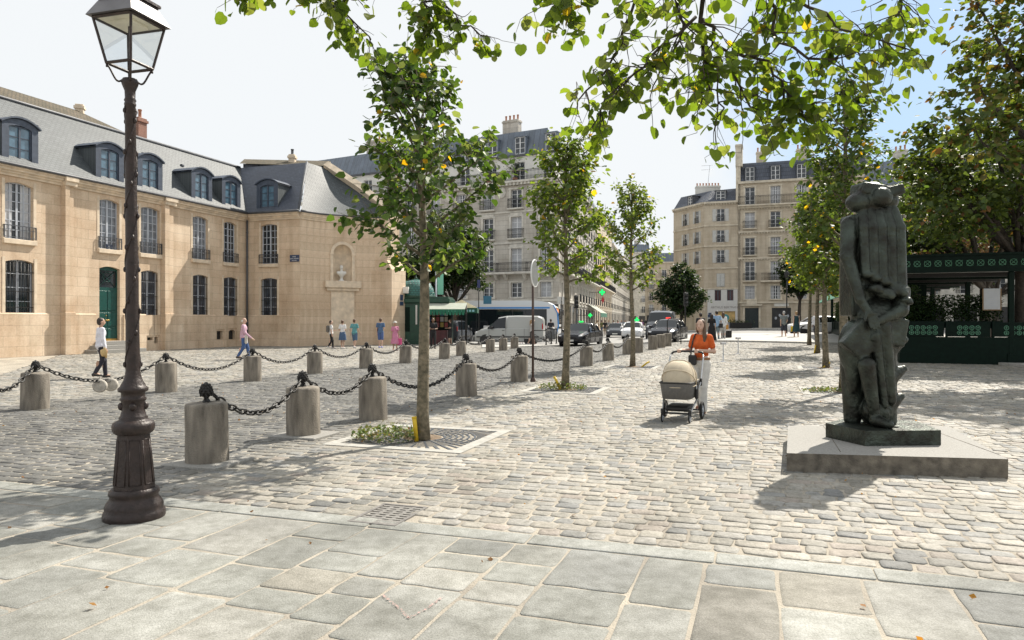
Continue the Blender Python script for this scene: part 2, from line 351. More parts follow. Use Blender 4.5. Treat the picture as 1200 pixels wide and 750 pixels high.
# thin cloud veil, closed everywhere but in a clearing to the right
dt = N.new('ShaderNodeVectorMath'); dt.operation = 'DOT_PRODUCT'; dt.inputs[1].default_value = Vector((.60, .80, .30)).normalized()
L.new(tc.outputs['Generated'], dt.inputs[0])
mr = N.new('ShaderNodeMapRange'); mr.inputs['From Min'].default_value = .90; mr.inputs['From Max'].default_value = .985; mr.inputs['To Min'].default_value = .62; mr.inputs['To Max'].default_value = -.42
L.new(dt.outputs['Value'], mr.inputs['Value'])
ad = N.new('ShaderNodeMath'); ad.operation = 'ADD'; L.new(mr.outputs[0], ad.inputs[0]); L.new(no.outputs['Fac'], ad.inputs[1])
rp = N.new('ShaderNodeValToRGB'); rp.color_ramp.elements[0].position = .32; rp.color_ramp.elements[1].position = .86; rp.color_ramp.elements[1].color = (.94, .94, .94, 1)
rp.color_ramp.elements[0].color = (.05, .05, .05, 1)
L.new(ad.outputs[0], rp.inputs['Fac'])
mx = N.new('ShaderNodeMix'); mx.data_type = 'RGBA'; L.new(rp.outputs['Color'], mx.inputs[0]); bl = N.new('ShaderNodeMix'); bl.data_type = 'RGBA'; bl.inputs[0].default_value = .65; bl.inputs[7].default_value = (4.0, 6.0, 8.4, 1); L.new(sky.outputs[0], bl.inputs[6]); L.new(bl.outputs[2], mx.inputs[6]); mx.inputs[7].default_value = (7.6, 7.75, 7.8, 1)
L.new(mx.outputs[2], bg.inputs['Color'])
sl = bpy.data.lights.new('sun', 'SUN'); sl.energy = 5.0; sl.angle = R(.53); sl.color = (1, .93, .82)
so = bpy.data.objects.new('sun', sl); COL.objects.link(so)
sd = SUN_AZ*math.cos(R(SUN_EL)) + Vector((0, 0, math.sin(R(SUN_EL))))
so.rotation_euler = sd.to_track_quat('Z', 'Y').to_euler(); so.location = sd*60
vs = scene.view_settings; vs.view_transform = 'Standard'; vs.look = 'None'; vs.exposure = .67; vs.gamma = 1; vs.use_curve_mapping = False
scene.cycles.max_bounces = 8; scene.cycles.transparent_max_bounces = 12; scene.cycles.use_denoising = True
scene.cycles.sample_clamp_indirect = 6; scene.cycles.use_adaptive_sampling = True; scene.cycles.adaptive_threshold = .015

# ---------------------------------------------------------------- ground sheet, road, paving
def grid_sheet(name, xs, ys, lift, m, kind='structure'):
    nx, ny = len(xs), len(ys); X, Y = np.meshgrid(xs, ys, indexing='xy')
    V = np.stack([X, Y, gz(X, Y)+lift], -1).reshape(-1, 3); i = np.arange(nx-1)[None, :]+np.arange(ny-1)[:, None]*nx
    q = np.stack([i, i+1, i+nx+1, i+nx], -1).reshape(-1, 4)
    return tag(obj(name, np_mesh(name, V, q.ravel(), np.full(len(q), 4), m)), kind=kind)
lin = lambda a, b, n: list(np.linspace(a, b, n))
M_ground = mat('far_ground', (.27, .26, .24), .95, .15, .4)
grid_sheet('ground', [-900, -300, -120]+lin(-70, 70, 57)+[120, 300, 900], [-60, -20]+lin(-8, 110, 60)+[160, 300, 900], -.10, M_ground)
M_mortar = mat('sandy_joint', (.36, .325, .265), .95, .2, 1.3, .7, 70, stain=(.24, .215, .18), detail=10)
def st(s, t): return (s*B.x+t*A.x, s*B.y+t*A.y)
def sheet_st(name, s0, s1, t0, t1, ds, dt_, lift, m):
    S = np.linspace(s0, s1, max(2, int((s1-s0)/ds)+1)); T = np.linspace(t0, t1, max(2, int((t1-t0)/dt_)+1)); S, T = np.meshgrid(S, T)
    X = S*B.x+T*A.x; Y = S*B.y+T*A.y; ny, nx = S.shape; V = np.stack([X, Y, gz(X, Y)+lift], -1).reshape(-1, 3)
    i = np.arange(nx-1)[None, :]+np.arange(ny-1)[:, None]*nx; q = np.stack([i, i+1, i+nx+1, i+nx], -1).reshape(-1, 4)
    return tag(obj(name, np_mesh(name, V, q.ravel(), np.full(len(q), 4), m)), kind='structure')
TK = 5.36                                             # kerb line of the flagstone pavement
T_END = 47.2
sheet_st('joint_bed', -34, 24, -6, T_END, 1, 1, -.0045, M_mortar)
def pit(X, Y):                                        # openings left in the paving
    ok = np.ones(np.shape(X), bool)
    for hx, hy, r in PITS:
        S = (X-hx)*B.x+(Y-hy)*B.y; T = (X-hx)*A.x+(Y-hy)*A.y; ok &= (np.abs(S) > r) | (np.abs(T) > r)
    return ok
TREES_L = [G(498, 515.5), G(663, 456.5), G(741, 430)]
TREES_R = [G(988, 459), G(967, 431), G(958, 414), G(949, 404.5)]
PITS = [(TREES_L[0].x-.06, TREES_L[0].y+.22, 1.0)]+[(p.x, p.y, .92) for p in TREES_L[1:]+TREES_R[:2]]
GRATE = G(456, 603)
def pave(rows, off, keep, colf, ring, jit, h0, name, m, big=False):
    """rows: (t0, t1, [s edges]) -> rounded stones"""
    a = np.array([(s0, s1, t0, t1) for t0, t1, e in rows for s0, s1 in zip(e[:-1], e[1:])])
    s = (a[:, 0]+a[:, 1])/2; t = (a[:, 2]+a[:, 3])/2; X = s*B.x+t*A.x; Y = s*B.y+t*A.y
    a = a[keep(X, Y, s, t)]; n = len(a); s = (a[:, 0]+a[:, 1])/2; t = (a[:, 2]+a[:, 3])/2
    hs = (a[:, 1]-a[:, 0])/2-off[0]*(.6+.8*RNG.random(n)); ht = (a[:, 3]-a[:, 2])/2-off[0]*(.6+.8*RNG.random(n)); col = colf(s, t, n)
    cc = off[2] if len(off) > 2 else .03
    hs = np.maximum(hs, .03); ht = np.maximum(ht, .03)
    ang = (RNG.random(n)-.5)*jit[1]; dz = (RNG.random(n)-.5)*h0[1]; tx = (RNG.random(n)-.5)*h0[2]; ty = (RNG.random(n)-.5)*h0[2]
    if ring == 8:
        P = [(-1, -1), (-1, -1), (1, -1), (1, -1), (1, 1), (1, 1), (-1, 1), (-1, 1)]; Q = [(0, 1), (1, 0), (-1, 0), (0, 1), (0, -1), (-1, 0), (1, 0), (0, -1)]
        if big:
            t3 = 1/3; P = P[:2]+[(-t3, -1), (t3, -1)]+P[2:4]+[(1, -t3), (1, t3)]+P[4:6]+[(t3, 1), (-t3, 1)]+P[6:8]+[(-1, t3), (-1, -t3)]; Q = Q[:2]+[(0, 0)]*2+Q[2:4]+[(0, 0)]*2+Q[4:6]+[(0, 0)]*2+Q[6:8]+[(0, 0)]*2
    else: P = [(-1, -1), (1, -1), (1, 1), (-1, 1)]; Q = [(0, 0)]*4
    P = np.array(P); Q = np.array(Q)*cc; r = len(P); levels = off[1]; V = []
    for (ins, dzl) in levels:
        js = (RNG.random((n, r))-.5)*jit[0] if ins == levels[0][0] else js
        jt = (RNG.random((n, r))-.5)*jit[0] if ins == levels[0][0] else jt
        ps = P[None, :, 0]*(hs[:, None]-ins)+Q[None, :, 0]+js; pt = P[None, :, 1]*(ht[:, None]-ins)+Q[None, :, 1]+jt
        S = s[:, None]+ps*np.cos(ang)[:, None]-pt*np.sin(ang)[:, None]; T = t[:, None]+ps*np.sin(ang)[:, None]+pt*np.cos(ang)[:, None]
        x = S*B.x+T*A.x; y = S*B.y+T*A.y; z = gz(x, y)+dzl+dz[:, None]+ps*tx[:, None]+pt*ty[:, None]
        V.append(np.stack([x, y, z], -1))
    V = np.concatenate(V, 1); nl = len(levels); per = r*nl; fl = []; 
    q = np.array([[l*r+k, l*r+(k+1) % r, (l+1)*r+(k+1) % r, (l+1)*r+k] for l in range(nl-1) for k in range(r)])
    base = (np.arange(n)*per)[:, None]
    F4 = (q.ravel()[None]+base).reshape(n, -1); top = (np.arange((nl-1)*r, nl*r)[None]+base)
    flat = np.concatenate([F4, top], 1).ravel(); counts = np.tile(np.array([4]*len(q)+[r]), n)
    return tag(obj(name, np_mesh(name, V.reshape(-1, 3), flat, counts, m, np.repeat(col, per, 0), True)), kind='structure')
M_cobble = tintmat('cobble_granite', .72, 24, .5, .7, 45, .4, 6, .72)
M_flag = tintmat('flagstone', .82, 85, .8, .6, 110, .3, 8, .70)
def cobcol(s, t, n):
    X = s*B.x+t*A.x; Y = s*B.y+t*A.y
    base = np.array([[.315, .298, .263], [.34, .318, .278], [.30, .288, .265], [.335, .31, .27], [.265, .262, .25], [.205, .206, .202], [.335, .295, .258]])
    pr = np.array([.26, .22, .2, .1, .12, .05, .05]); c = base[RNG.choice(len(base), n, p=pr)]
    grey = sstep(-7.2, -6.0, -np.abs(s+9.8)*1.0-2.6)   # the carriageway between the two bollard rows is of greyer setts
    g = np.array([[.145, .143, .137], [.168, .165, .155], [.125, .124, .121], [.18, .174, .16]])[RNG.integers(0, 4, n)]
    c = c*(1-grey[:, None])+g*grey[:, None]
    return np.clip(c*(.86+.28*RNG.random((n, 1))), 0, .8)
def cobrows(t0, t1, dt_, wmin, wmax, s0, s1):
    rows = []; t = t0
    while t < t1:
        h = dt_*(.92+.16*random.random()); Yc = 0
        smin = max(s0, -(.86*t+3)*1.15-3); smax = min(s1, (.86*t+3)*.9+2)
        k = int((smax-smin)/((wmin+wmax)/2))+3; e = smin+np.cumsum(wmin+(wmax-wmin)*RNG.random(k))+random.random()*.1
        rows.append((t, t+h, e)); t += h
    return rows
def inview(X, Y): return (np.abs(X) < .80*Y+1.6) & (Y > 1)
def keepcob(X, Y, s, t):
    g = (np.abs((X-GRATE.x)*B.x+(Y-GRATE.y)*B.y) > .24) | (np.abs((X-GRATE.x)*A.x+(Y-GRATE.y)*A.y) > .33)
    return inview(X, Y) & pit(X, Y) & g & (s < 21.5) & (s > -31.7)
near = cobrows(TK+.02, 17.5, .172, .155, .25, -33, 24)
pave(near, (.0085, [(-.002, -.03), (.0, -.003), (.005, .0028), (.035, .0042)], .024), keepcob, cobcol, 8, (.022, .12), (0, .009, .06), 'cobblestones', M_cobble)
far = cobrows(near[-1][1], T_END, .178, .16, .25, -33, 24)
pave(far, (.0095, [(0, -.025), (.0, .000), (.018, .009)]), keepcob, cobcol, 4, (.014, .10), (0, .012, .08), 'far_cobblestones', M_cobble)
# big flagstones: courses along A with broken joints
def flagcol(s, t, n):
    base = np.array([[.285, .288, .268], [.31, .31, .288], [.26, .264, .252], [.30, .285, .25], [.325, .32, .295], [.24, .23, .205]])
    c = base[RNG.choice(6, n, p=[.31, .26, .19, .06, .15, .03])]; return np.clip(c*(.93+.16*RNG.random((n, 1))), 0, .8)
frows = []; s = -16.
ROT = []
while s < 9:
    wd = random.choice([.34, .40, .46, .50, .55, .60]); t = -3-random.random()
    edges = [TK-.25]; 
    while edges[-1] > -3: edges.append(edges[-1]-random.choice([.34, .42, .5, .6, .72, .9])*(.9+.2*random.random()))
    edges = edges[::-1]
    for t0, t1 in zip(edges[:-1], edges[1:]): frows.append((t0, t1, np.array([s, s+wd])))
    s += wd
pave(frows, (.0115, [(-.002, -.03), (0, -.0035), (.003, -.0008), (.03, .0)], .02), lambda X, Y, s, t: (Y > .6) & (np.abs(X) < .85*Y+1.5), flagcol, 8, (.017, .016), (0, .004, .004), 'flagstone_pavement', M_flag, True)
ke = [-17.]
while ke[-1] < 9: ke.append(ke[-1]+.9+.6*random.random())
pave([(TK-.245, TK, np.array(ke))], (.007, [(0, -.03), (0, .0), (.005, .003), (.03, .004)], .012), lambda X, Y, s, t: Y > .5, lambda s, t, n: np.array([[.33, .335, .315]])*(.95+.12*RNG.random((n, 1))), 8, (.008, .0), (0, .004, .003), 'kerb_strip', M_flag)
# chalk mark on a flagstone, green paint smudge
M_chalk = mat('pink_chalk', (.42, .27, .245), .95, .25, 30); nt = M_chalk.node_tree
_n = nt.nodes.new('ShaderNodeTexNoise'); _n.inputs['Scale'].default_value = 55; _r = nt.nodes.new('ShaderNodeValToRGB'); _r.color_ramp.elements[0].position = .44; _r.color_ramp.elements[1].position = .62
nt.links.new(nt.nodes['Texture Coordinate'].outputs['Object'], _n.inputs['Vector']); nt.links.new(_n.outputs['Fac'], _r.inputs['Fac']); nt.links.new(_r.outputs['Color'], nt.nodes['Principled BSDF'].inputs['Alpha'])

mb = MB(); q = [G(447, 696, .009), G(466, 711, .009), G(479, 724, .009), G(500, 713, .009), G(519, 699, .009)]
for a_, b_ in zip(q[:-1], q[1:]):
    d = (b_-a_).normalized().cross(Vector((0, 0, 1)))*.009
    mb.add([a_-d, b_-d, b_+d, a_+d], [(0, 1, 2, 3)])
tag(mb.build('chalk_mark', M_chalk), 'faint pink chalk tick drawn on a grey flagstone', 'chalk mark')
# road beyond the square, pavement of the boulevard with its kerb
M_road = mat('road_asphalt', (.27, .265, .255), .9, .12, 1.2, .3, 60)
sheet_st('road', -28, 40, T_END-.05, 110, 2, 2, -.03, M_road)
P_slab = blockmat('pavement_slabs', (.46, .45, .42), (.41, .40, .375), (.30, .29, .27), 1.0, .6, .02, .85, 'XY', .3)
def polysheet(name, pts, n, lift, m, h=None):          # bilinear patch following the terrain, with kerb skirt
    a, b, c, d = [np.array(p[:2]) for p in pts]; V = []; q = []
    for i in range(n+1):
        for j in range(n+1):
            u, v = i/n, j/n; p = a*(1-u)*(1-v)+b*u*(1-v)+c*u*v+d*(1-u)*v; V.append((p[0], p[1], float(gz(p[0], p[1]))+lift))
    for i in range(n):
        for j in range(n): q.append((i*(n+1)+j, (i+1)*(n+1)+j, (i+1)*(n+1)+j+1, i*(n+1)+j+1))
    mb = MB(); mb.add(V, q)
    if h:
        for e in ([(i, 0) for i in range(n+1)], [(n, i) for i in range(n+1)], [(i, n) for i in range(n, -1, -1)], [(0, i) for i in range(n, -1, -1)]):
            for (i0, j0), (i1, j1) in zip(e[:-1], e[1:]):
                p, q_ = V[i0*(n+1)+j0], V[i1*(n+1)+j1]; mb.add([p, q_, (q_[0], q_[1], q_[2]-h), (p[0], p[1], p[2]-h)], [(0, 3, 2, 1)])
    return tag(mb.build(name, m), kind='structure')
def gp(px, Y): return (U(px)*Y, Y)
polysheet('boulevard_pavement', [gp(786, 45.5), gp(1010, 40.5), gp(1010, 53), gp(800, 57)], 10, .10, P_slab, .2)
polysheet('traffic_island', [gp(565, 43.5), gp(672, 47), gp(672, 50), gp(565, 49)], 6, .07, P_slab, .15)
polysheet('terrace_pavement', [gp(1165, 27.2), gp(1330, 21), (60, 40), gp(1010, 60)], 6, .09, P_slab, .15)
polysheet('far_pavement', [gp(560, 71.5), gp(658, 69.5), gp(668, 73), gp(560, 79)], 6, .08, P_slab, .18)
polysheet('right_pavement', [gp(790, 91), gp(1010, 80), gp(1010, 92), gp(790, 110)], 6, .1, P_slab, .2)
# iron drain grate
t = empty('drain_grate', (GRATE.x, GRATE.y, 0), math.atan2(B.y, B.x), 'square iron drain grate set in the cobbles beside the kerb', 'drain grate')
mb = MB(); mb.box(-.22, .22, -.31, -.28, -.03, .008); mb.box(-.22, .22, .28, .31, -.03, .008); mb.box(-.22, -.19, -.28, .28, -.03, .007); mb.box(.19, .22, -.28, .28, -.03, .007)
mb.build('frame', mat('worn_iron', (.16, .15, .14), .6, .3, 20), t)
mb = MB()
for i in range(9): y = -.25+i*.0625; mb.box(-.185, .185, y-.016, y+.016, -.025, .004)
for x in (-.095, 0, .095): mb.box(x-.018, x+.018, -.278, .278, -.026, .0025)
mb.build('grille', mat('worn_iron_bars', (.2, .19, .175), .6, .3, 20), t)
mb = MB(); mb.box(-.19, .19, -.28, .28, -.2, -.06); mb.build('drain_pit', M_black, t)
# low stone grate surrounds with iron tree grates
M_soil = mat('soil', (.16, .115, .075), .95, .4, 12, .8, 50); M_cast = mat('cast_iron_grate', (.085, .095, .11), .5, .3, 20, .2, 50, .5)
M_pale = mat('pale_granite', (.36, .35, .32), .85, .15, 8, .3, 80)
GL = ['largest iron tree grate around the nearest young tree, with weeds', 'iron tree grate around the second young tree from the lamp post', 'iron tree grate around the third young tree, beyond the pram',
      'iron tree grate at the tree behind the statue', 'iron tree grate at the second tree of the right hand row']
for i, (hx, hy, r) in enumerate(PITS):
    z = float(gz(hx, hy)); t = empty('tree_grate', (hx, hy, z), math.atan2(B.y, B.x), GL[i], 'tree grate', 'iron tree grates')
    mb = MB(); w_ = .17
    mb.box(-r, r, -r, -r+w_, -.05, .008); mb.box(-r, r, r-w_, r, -.05, .008); mb.box(-r, -r+w_, -r+w_, r-w_, -.05, .0085); mb.box(r-w_, r, -r+w_, r-w_, -.05, .0085)
    mb.build('stone_border', M_pale, t)
    q = r-w_; mb = MB(); n = 48
    rs = [.30, .335, .39, .42, .475, .505, .56, .59, .645, .675, .73, .76]
    for k in range(0, 12, 2):
        for j in range(n):
            a0, a1 = 2*PI*j/n, 2*PI*(j+1)/n; r0, r1 = rs[k], rs[k+1]
            mb.add([(min(max(r_*math.cos(a_), -q), q), min(max(r_*math.sin(a_), -q), q), .004) for r_, a_ in ((r0, a0), (r1, a0), (r1, a1), (r0, a1))], [(0, 1, 2, 3)])
    for j in range(24):
        a_ = 2*PI*j/24; c, s_ = math.cos(a_), math.sin(a_); rr = min(.80, q/max(abs(c), abs(s_))); mb.box(.3, rr, -.013, .013, -.03, .0015, Matrix.Rotation(a_, 4, 'Z'))
    for j in range(48):
        a_ = 2*PI*j/48; c, s_ = math.cos(a_), math.sin(a_); rr = q/max(abs(c), abs(s_))*.995
        if rr > .8: mb.box(.77, rr, -.02, .02, -.03, .0035, Matrix.Rotation(a_, 4, 'Z'))
    mb.build('grating', M_cast, t)
    mb = MB(); mb.add([(-q, -q, -.03), (q, -q, -.03), (q, q, -.03), (-q, q, -.03)], [(0, 1, 2, 3)]); mb.lathe([(.31, -.03), (.27, 0), (.12, .03)], 20); mb.build('soil_bed', M_soil, t)
# ---------------------------------------------------------------- lamp post
lp = G(157.5, 606); k = lp.y/F
lamp = empty('street_lamp', lp, 0, 'tall brown cast iron street lamp with glass lantern, at the left foreground', 'street lamp')
lamp.rotation_euler = (0, R(-.55), R(8))
prof = [(.238, 0), (.242, .03), (.235, .06), (.222, .075), (.226, .10), (.216, .13), (.190, .165), (.184, .19), (.196, .205), (.190, .235), (.172, .25)]
mb = MB(); mb.lathe(prof, 32)
mb.build('base_moulding', M_brownmetal, lamp)
mb = MB(); mb.lathe([(.168, .25), (.15, .44), (.133, .67), (.130, .70)], 8, None, False)
for j in range(8):                                     # raised panels on the eight faces
    a0 = 2*PI*(j+.5)/8; c8 = math.cos(PI/8)
    pts = [(z, r*c8) for r, z in ((.163, .29), (.131, .66))]
    Mx = Matrix.Rotation(a0, 4, 'Z')
    vs_ = []
    for z, r in pts:
        hw = r*math.tan(PI/8)*.72
        vs_ += [(r+.001, -hw, z), (r+.001, hw, z)]
    for (i0, i1) in ((0, 1), (1, 3), (3, 2), (2, 0)): mb.tube([vs_[i0], vs_[i1]], .005, 5, Mx)
mb.build('pedestal', M_brownmetal, lamp)
mb = MB(); mb.lathe([(.13, .70), (.150, .715), (.163, .74), (.165, .775), (.155, .80), (.128, .815), (.108, .825), (.112, .84), (.100, .855), (.088, .90), (.088, .965), (.098, .985), (.105, .995), (.092, 1.01), (.092, 1.05),
    (.115, 1.06), (.118, 1.085), (.100, 1.10), (.094, 1.115), (.074, 1.15), (.060, 1.20), (.056, 1.235)], 28)
for j in range(4):
    a_ = PI/2*j+.3; mb.ell((.088*math.cos(a_), .088*math.sin(a_), .935), (.03, .03, .035), 8, 6)
mb.build('collar', M_brownmetal, lamp)
mb = MB(); mb.lathe([(.056, 1.235), (.050, 1.8), (.045, 2.8), (.040, 3.45), (.046, 3.46), (.046, 3.475), (.040, 3.485), (.048, 3.50), (.040, 3.52), (.042, 3.58), (.062, 3.63), (.068, 3.655), (.056, 3.68)], 20)
mb.build('shaft', M_brownmetal, lamp)
mb = MB()
for ph in (0, PI):                                     # vine relief winding up the shaft
    pts = []; 
    for i in range(150):
        z = 1.25+i*2.2/149; r = np.interp(z, [1.235, 1.8, 2.8, 3.45], [.056, .050, .045, .040]); a_ = ph+z*7.5; pts.append((r*math.cos(a_), r*math.sin(a_), z))
    mb.tube(pts, .0075, 5)
    for i in range(4, 150, 9):
        x, y, z = pts[i]; d = 1.12+.04*(i % 2); mb.ell((x*d, y*d, z+.025*(1 if i % 2 else -1)), (.014, .014, .024), 6, 5)
mb.build('vine_relief', M_brownmetal, lamp)
ZB, ZT = 3.79, 4.15; hb, ht = .122, .188; ry = R(-23)
Mr = Matrix.Rotation(ry, 4, 'Z')
mb = MB(); cb_ = [(-hb, -hb), (hb, -hb), (hb, hb), (-hb, hb)]; ct_ = [(-ht, -ht), (ht, -ht), (ht, ht), (-ht, ht)]
for i in range(4):
    j = (i+1) % 4
    mb.tube([(*cb_[i], ZB), (*ct_[i], ZT)], .011, 6, Mr, False); mb.tube([(*cb_[i], ZB), (*cb_[j], ZB)], .013, 6, Mr, False); mb.tube([(*ct_[i], ZT), (*ct_[j], ZT)], .014, 6, Mr, False)
    mb.tube([(cb_[i][0]*.98, cb_[i][1]*.98, ZB-.01), (cb_[i][0]*.98, cb_[i][1]*.98, ZB-.035)], .008, 6, Mr)
mb.build('lantern_frame', M_brownmetal, lamp)
mb = MB()
for i in range(4):                                     # S brackets from post top to the lantern corners
    c = Vector((*cb_[i], 0)); pts = []
    for q_ in range(13):
        u = q_/12; r = .20*(.22+.78*u**.8); z = 3.68+(ZB-3.68)*(u**2.2)-.02*math.sin(PI*u)+.022*math.sin(2*PI*u)*-1
        pts.append((c.x/.122*r*.62, c.y/.122*r*.62, z))
    mb.tube(pts, .0085, 6, Mr)
mb.tube([(0, 0, 3.68), (0, 0, 4.15)], .011, 8)
mb.build('bracket', M_brownmetal, lamp)
mb = MB()
for i in range(4):
    j = (i+1) % 4; mb.add([(*cb_[i], ZB), (*cb_[j], ZB), (*ct_[j], ZT), (*ct_[i], ZT)], [(0, 1, 2, 3)], Mr)
mb.build('glass_panes', glassmat('lantern_glass', (.95, .97, .97)), lamp)
M_refl = mat('cream_reflector', (.72, .69, .58), .6, .15, 6)
mb = MB(); mb.box(-.165, .165, -.165, .165, ZT-.004, ZT+.008, Mr); mb.box(-.1, .1, -.1, .1, ZT-.03, ZT-.005, Mr)
mb.build('reflector', M_refl, lamp)
mb = MB(); e = .226; u2 = .15
mb.add([(-e, -e, ZT+.012), (e, -e, ZT+.012), (e, e, ZT+.012), (-e, e, ZT+.012), (-u2, -u2, ZT+.165), (u2, -u2, ZT+.165), (u2, u2, ZT+.165), (-u2, u2, ZT+.165)], [(0, 1, 5, 4), (1, 2, 6, 5), (2, 3, 7, 6), (3, 0, 4, 7), (4, 5, 6, 7)], Mr)
q = .165
for i in range(4):
    c0 = [(-e, -e), (e, -e), (e, e), (-e, e)][i]; c1 = [(-e, -e), (e, -e), (e, e), (-e, e)][(i+1) % 4]; i0 = (c0[0]*q/e, c0[1]*q/e); i1 = (c1[0]*q/e, c1[1]*q/e)
    mb.add([(*c0, ZT+.01), (*c1, ZT+.01), (*i1, ZT+.01), (*i0, ZT+.01)], [(3, 2, 1, 0)], Mr)
M_lroof = mat('dull_zinc', (.16, .155, .16), .5, .15, 6, metal=.5)
mb.build('lantern_roof', M_lroof, lamp)
mb = MB(); mb.box(-.172, .172, -.172, .172, ZT+.167, ZT+.19, Mr); mb.lathe([(.13, ZT+.19), (.11, ZT+.25), (.05, ZT+.29), (.03, ZT+.35)], 16); mb.build('lantern_cap', M_brownmetal, lamp)

# ---------------------------------------------------------------- stone bollards with iron finials, chains
def finial_mb():
    mb = MB(); mb.lathe([(.05, 0), (.045, .015), (.028, .04), (.03, .06), (.055, .075), (.07, .11), (.066, .15), (.048, .19), (.02, .225), (.004, .235)], 14)
    for i in range(5):                                 # pine-cone scales
        z = .085+.028*i; r = np.interp(z, [.075, .11, .15, .19, .225], [.055, .07, .066, .048, .02])
        for j in range(9): a_ = 2*PI*(j+.5*(i % 2))/9; mb.ell((r*math.cos(a_), r*math.sin(a_), z), (.014, .014, .019), 5, 4)
    mb.tube([(.09*math.cos(a_)*.9, .02*math.sin(a_), .06+.02*math.sin(a_)) for a_ in np.linspace(0, 2*PI, 13)[:-1]], .009, 5, None, True, True)
    mb.box(-.075, .075, -.03, .03, 0, .012)
    return mb
FIN = finial_mb().mesh('finial', M_iron)
def bollard_mesh(h, r, seed):
    rr = random.Random(seed); mb = MB(); n = 28
    prof = [(r*1.01, -.03), (r*1.0, .05), (r*.99, h*.5), (r*.985, h-.03), (r*.96, h-.008), (r*.9, h+.004), (r*.5, h+.012), (.02, h+.014)]
    mb.lathe(prof, n)
    mb.v = [(x*(1+.012*math.sin(3*math.atan2(y, x)+seed)+rr.uniform(-.006, .006)), y*(1+rr.uniform(-.008, .008)), z+rr.uniform(-.003, .003)) for x, y, z in mb.v]
    return mb.mesh('bollard', M_bollard)
BM = [bollard_mesh(.70, .237, i) for i in range(5)]
def bollard(px, py, i, label, group, fin=True, hz=1., base=False):
    p = G(px, py-3*12/max(F/ (F*CH/max(py-HZ, 5)), 12)) if False else G(px, py)
    p = p + Vector((p.x, p.y, 0)).normalized()*.2; p.z = float(gz(p.x, p.y))
    t = tag(obj('stone_bollard', BM[i % 5], None, TR(p.x, p.y, p.z, random.random()*6) @ Matrix.Rotation(random.gauss(0, .014), 4, 'X') @ Matrix.Diagonal((1, 1, hz, 1))), label, 'bollard', group)
    if fin: obj('finial', FIN, t, TR(0, 0, .71))
    if base:
        mb = MB(); mb.bbox(-.36, .40, -.33, .33, -.03, .035, .01); mb.build('footing', M_slabstone, t, TR(0, 0, 0, math.atan2(B.y, B.x)-t.rotation_euler.z))
    return p
front = [(243, 547), (355.5, 513.5), (437.5, 493), (546.5, 464.5), (608.5, 448), (687, 429.5), (713, 423)]
back = [(-40, 500), (41, 480.5), (195, 460), (296, 447), (369, 438.5), (429, 432), (475, 426), (520.7, 421), (540.4, 417.3), (574.6, 413), (589.6, 411), (603, 408.7)]
side = [(735.5, 415.8), (748, 413.8), (765, 410), (774.5, 407.8), (782, 406)]
gf, gb_, gs = 'stone bollards of the front chained row', 'stone bollards of the back chained row', 'stone bollards behind the pram'
FP = [bollard(x, y, i, 'weathered stone bollard with pinecone finial, %s from the lamp post in the front row' % ORD[i], gf, True, 1, i in (0, 1)) for i, (x, y) in enumerate(front)]
BP = [bollard(x, y, i+2, 'stone bollard with iron finial, %s from the left end of the back row' % ORD[i], gb_, True, .97) for i, (x, y) in enumerate(back)]
SP = [bollard(x, y, i+1, 'low stone bollard beyond the third young tree, %s of five from the left' % ORD[i], gs, i == 0, 1.02) for i, (x, y) in enumerate(side)]
def chain(p, q, sag, label, group, link=.115, thin=.013, z0=.80):
    p = p+Vector((0, 0, z0)); q = q+Vector((0, 0, z0)); L_ = (q-p).length; d = (q-p).normalized(); p = p+d*.085; q = q-d*.085
    n = max(6, int(L_/link)); mb = MB(); C = [p.lerp(q, i/(n))-Vector((0, 0, sag*4*(i/n)*(1-i/n))) for i in range(n+1)]
    for i in range(n):
        c = (C[i]+C[i+1])/2; tdir = (C[i+1]-C[i]).normalized(); s_ = tdir.cross(Vector((0, 0, 1))).normalized(); u_ = s_.cross(tdir)
        w1 = s_*math.cos(.8)+u_*math.sin(.8) if i % 2 else s_*math.cos(-.8)+u_*math.sin(-.8); hl = (C[i+1]-C[i]).length*.5+thin*1.1
        pts = []
        for a_ in np.linspace(0, 2*PI, 11)[:-1]:
            ca, sa = math.cos(a_), math.sin(a_); pts.append(c+tdir*(hl*.62*np.sign(ca)*abs(ca)**.7+hl*.38*ca)+w1*(.036*sa))
        mb.tube(pts, thin, 6, None, True, True)
    return tag(mb.build('iron_chain', M_iron), label, 'chain', group)
for i in range(6):
    chain(FP[i], FP[i+1], [.33, .27, .42, .36, .40, .35][i], 'iron chain between the %s and %s bollards of the front row' % (ORD[i], ORD[i+1]), 'chains of the front bollard row')
chain(FP[6], SP[0], .35, 'iron chain from the last front bollard towards the group of five bollards', 'chains of the front bollard row')
for i in range(11):
    chain(BP[i], BP[i+1], [.35, .40, .38, .36, .34, .34, .3, .25, .3, .2, .2][i], 'iron chain between the %s and %s bollards of the back row' % (ORD[i], ORD[i+1]), 'chains of the back bollard row')
# two pale round discs hanging on the back chain
for i, px in enumerate((107, 121)):
    p = G(px, 460, 0); f_ = BP[1].lerp(BP[2], .44+.085*i); mb = MB(); mb.lathe([(.11, -.05), (.135, -.04), (.14, 0), (.135, .04), (.11, .05)], 20, Matrix.Rotation(R(90), 4, 'X')); mb.box(-.012, .012, -.012, .012, .12, .2)
    tag(mb.build('round_disc', mat('pale_worn_stone', (.42, .39, .34), .85, .25, 14, .4, 60), None, TR(f_.x, f_.y, .30, .25)), '%s of two pale round discs hanging from the chain behind the lamp post' % ('left' if i == 0 else 'right'), 'disc', 'round discs on the chain')

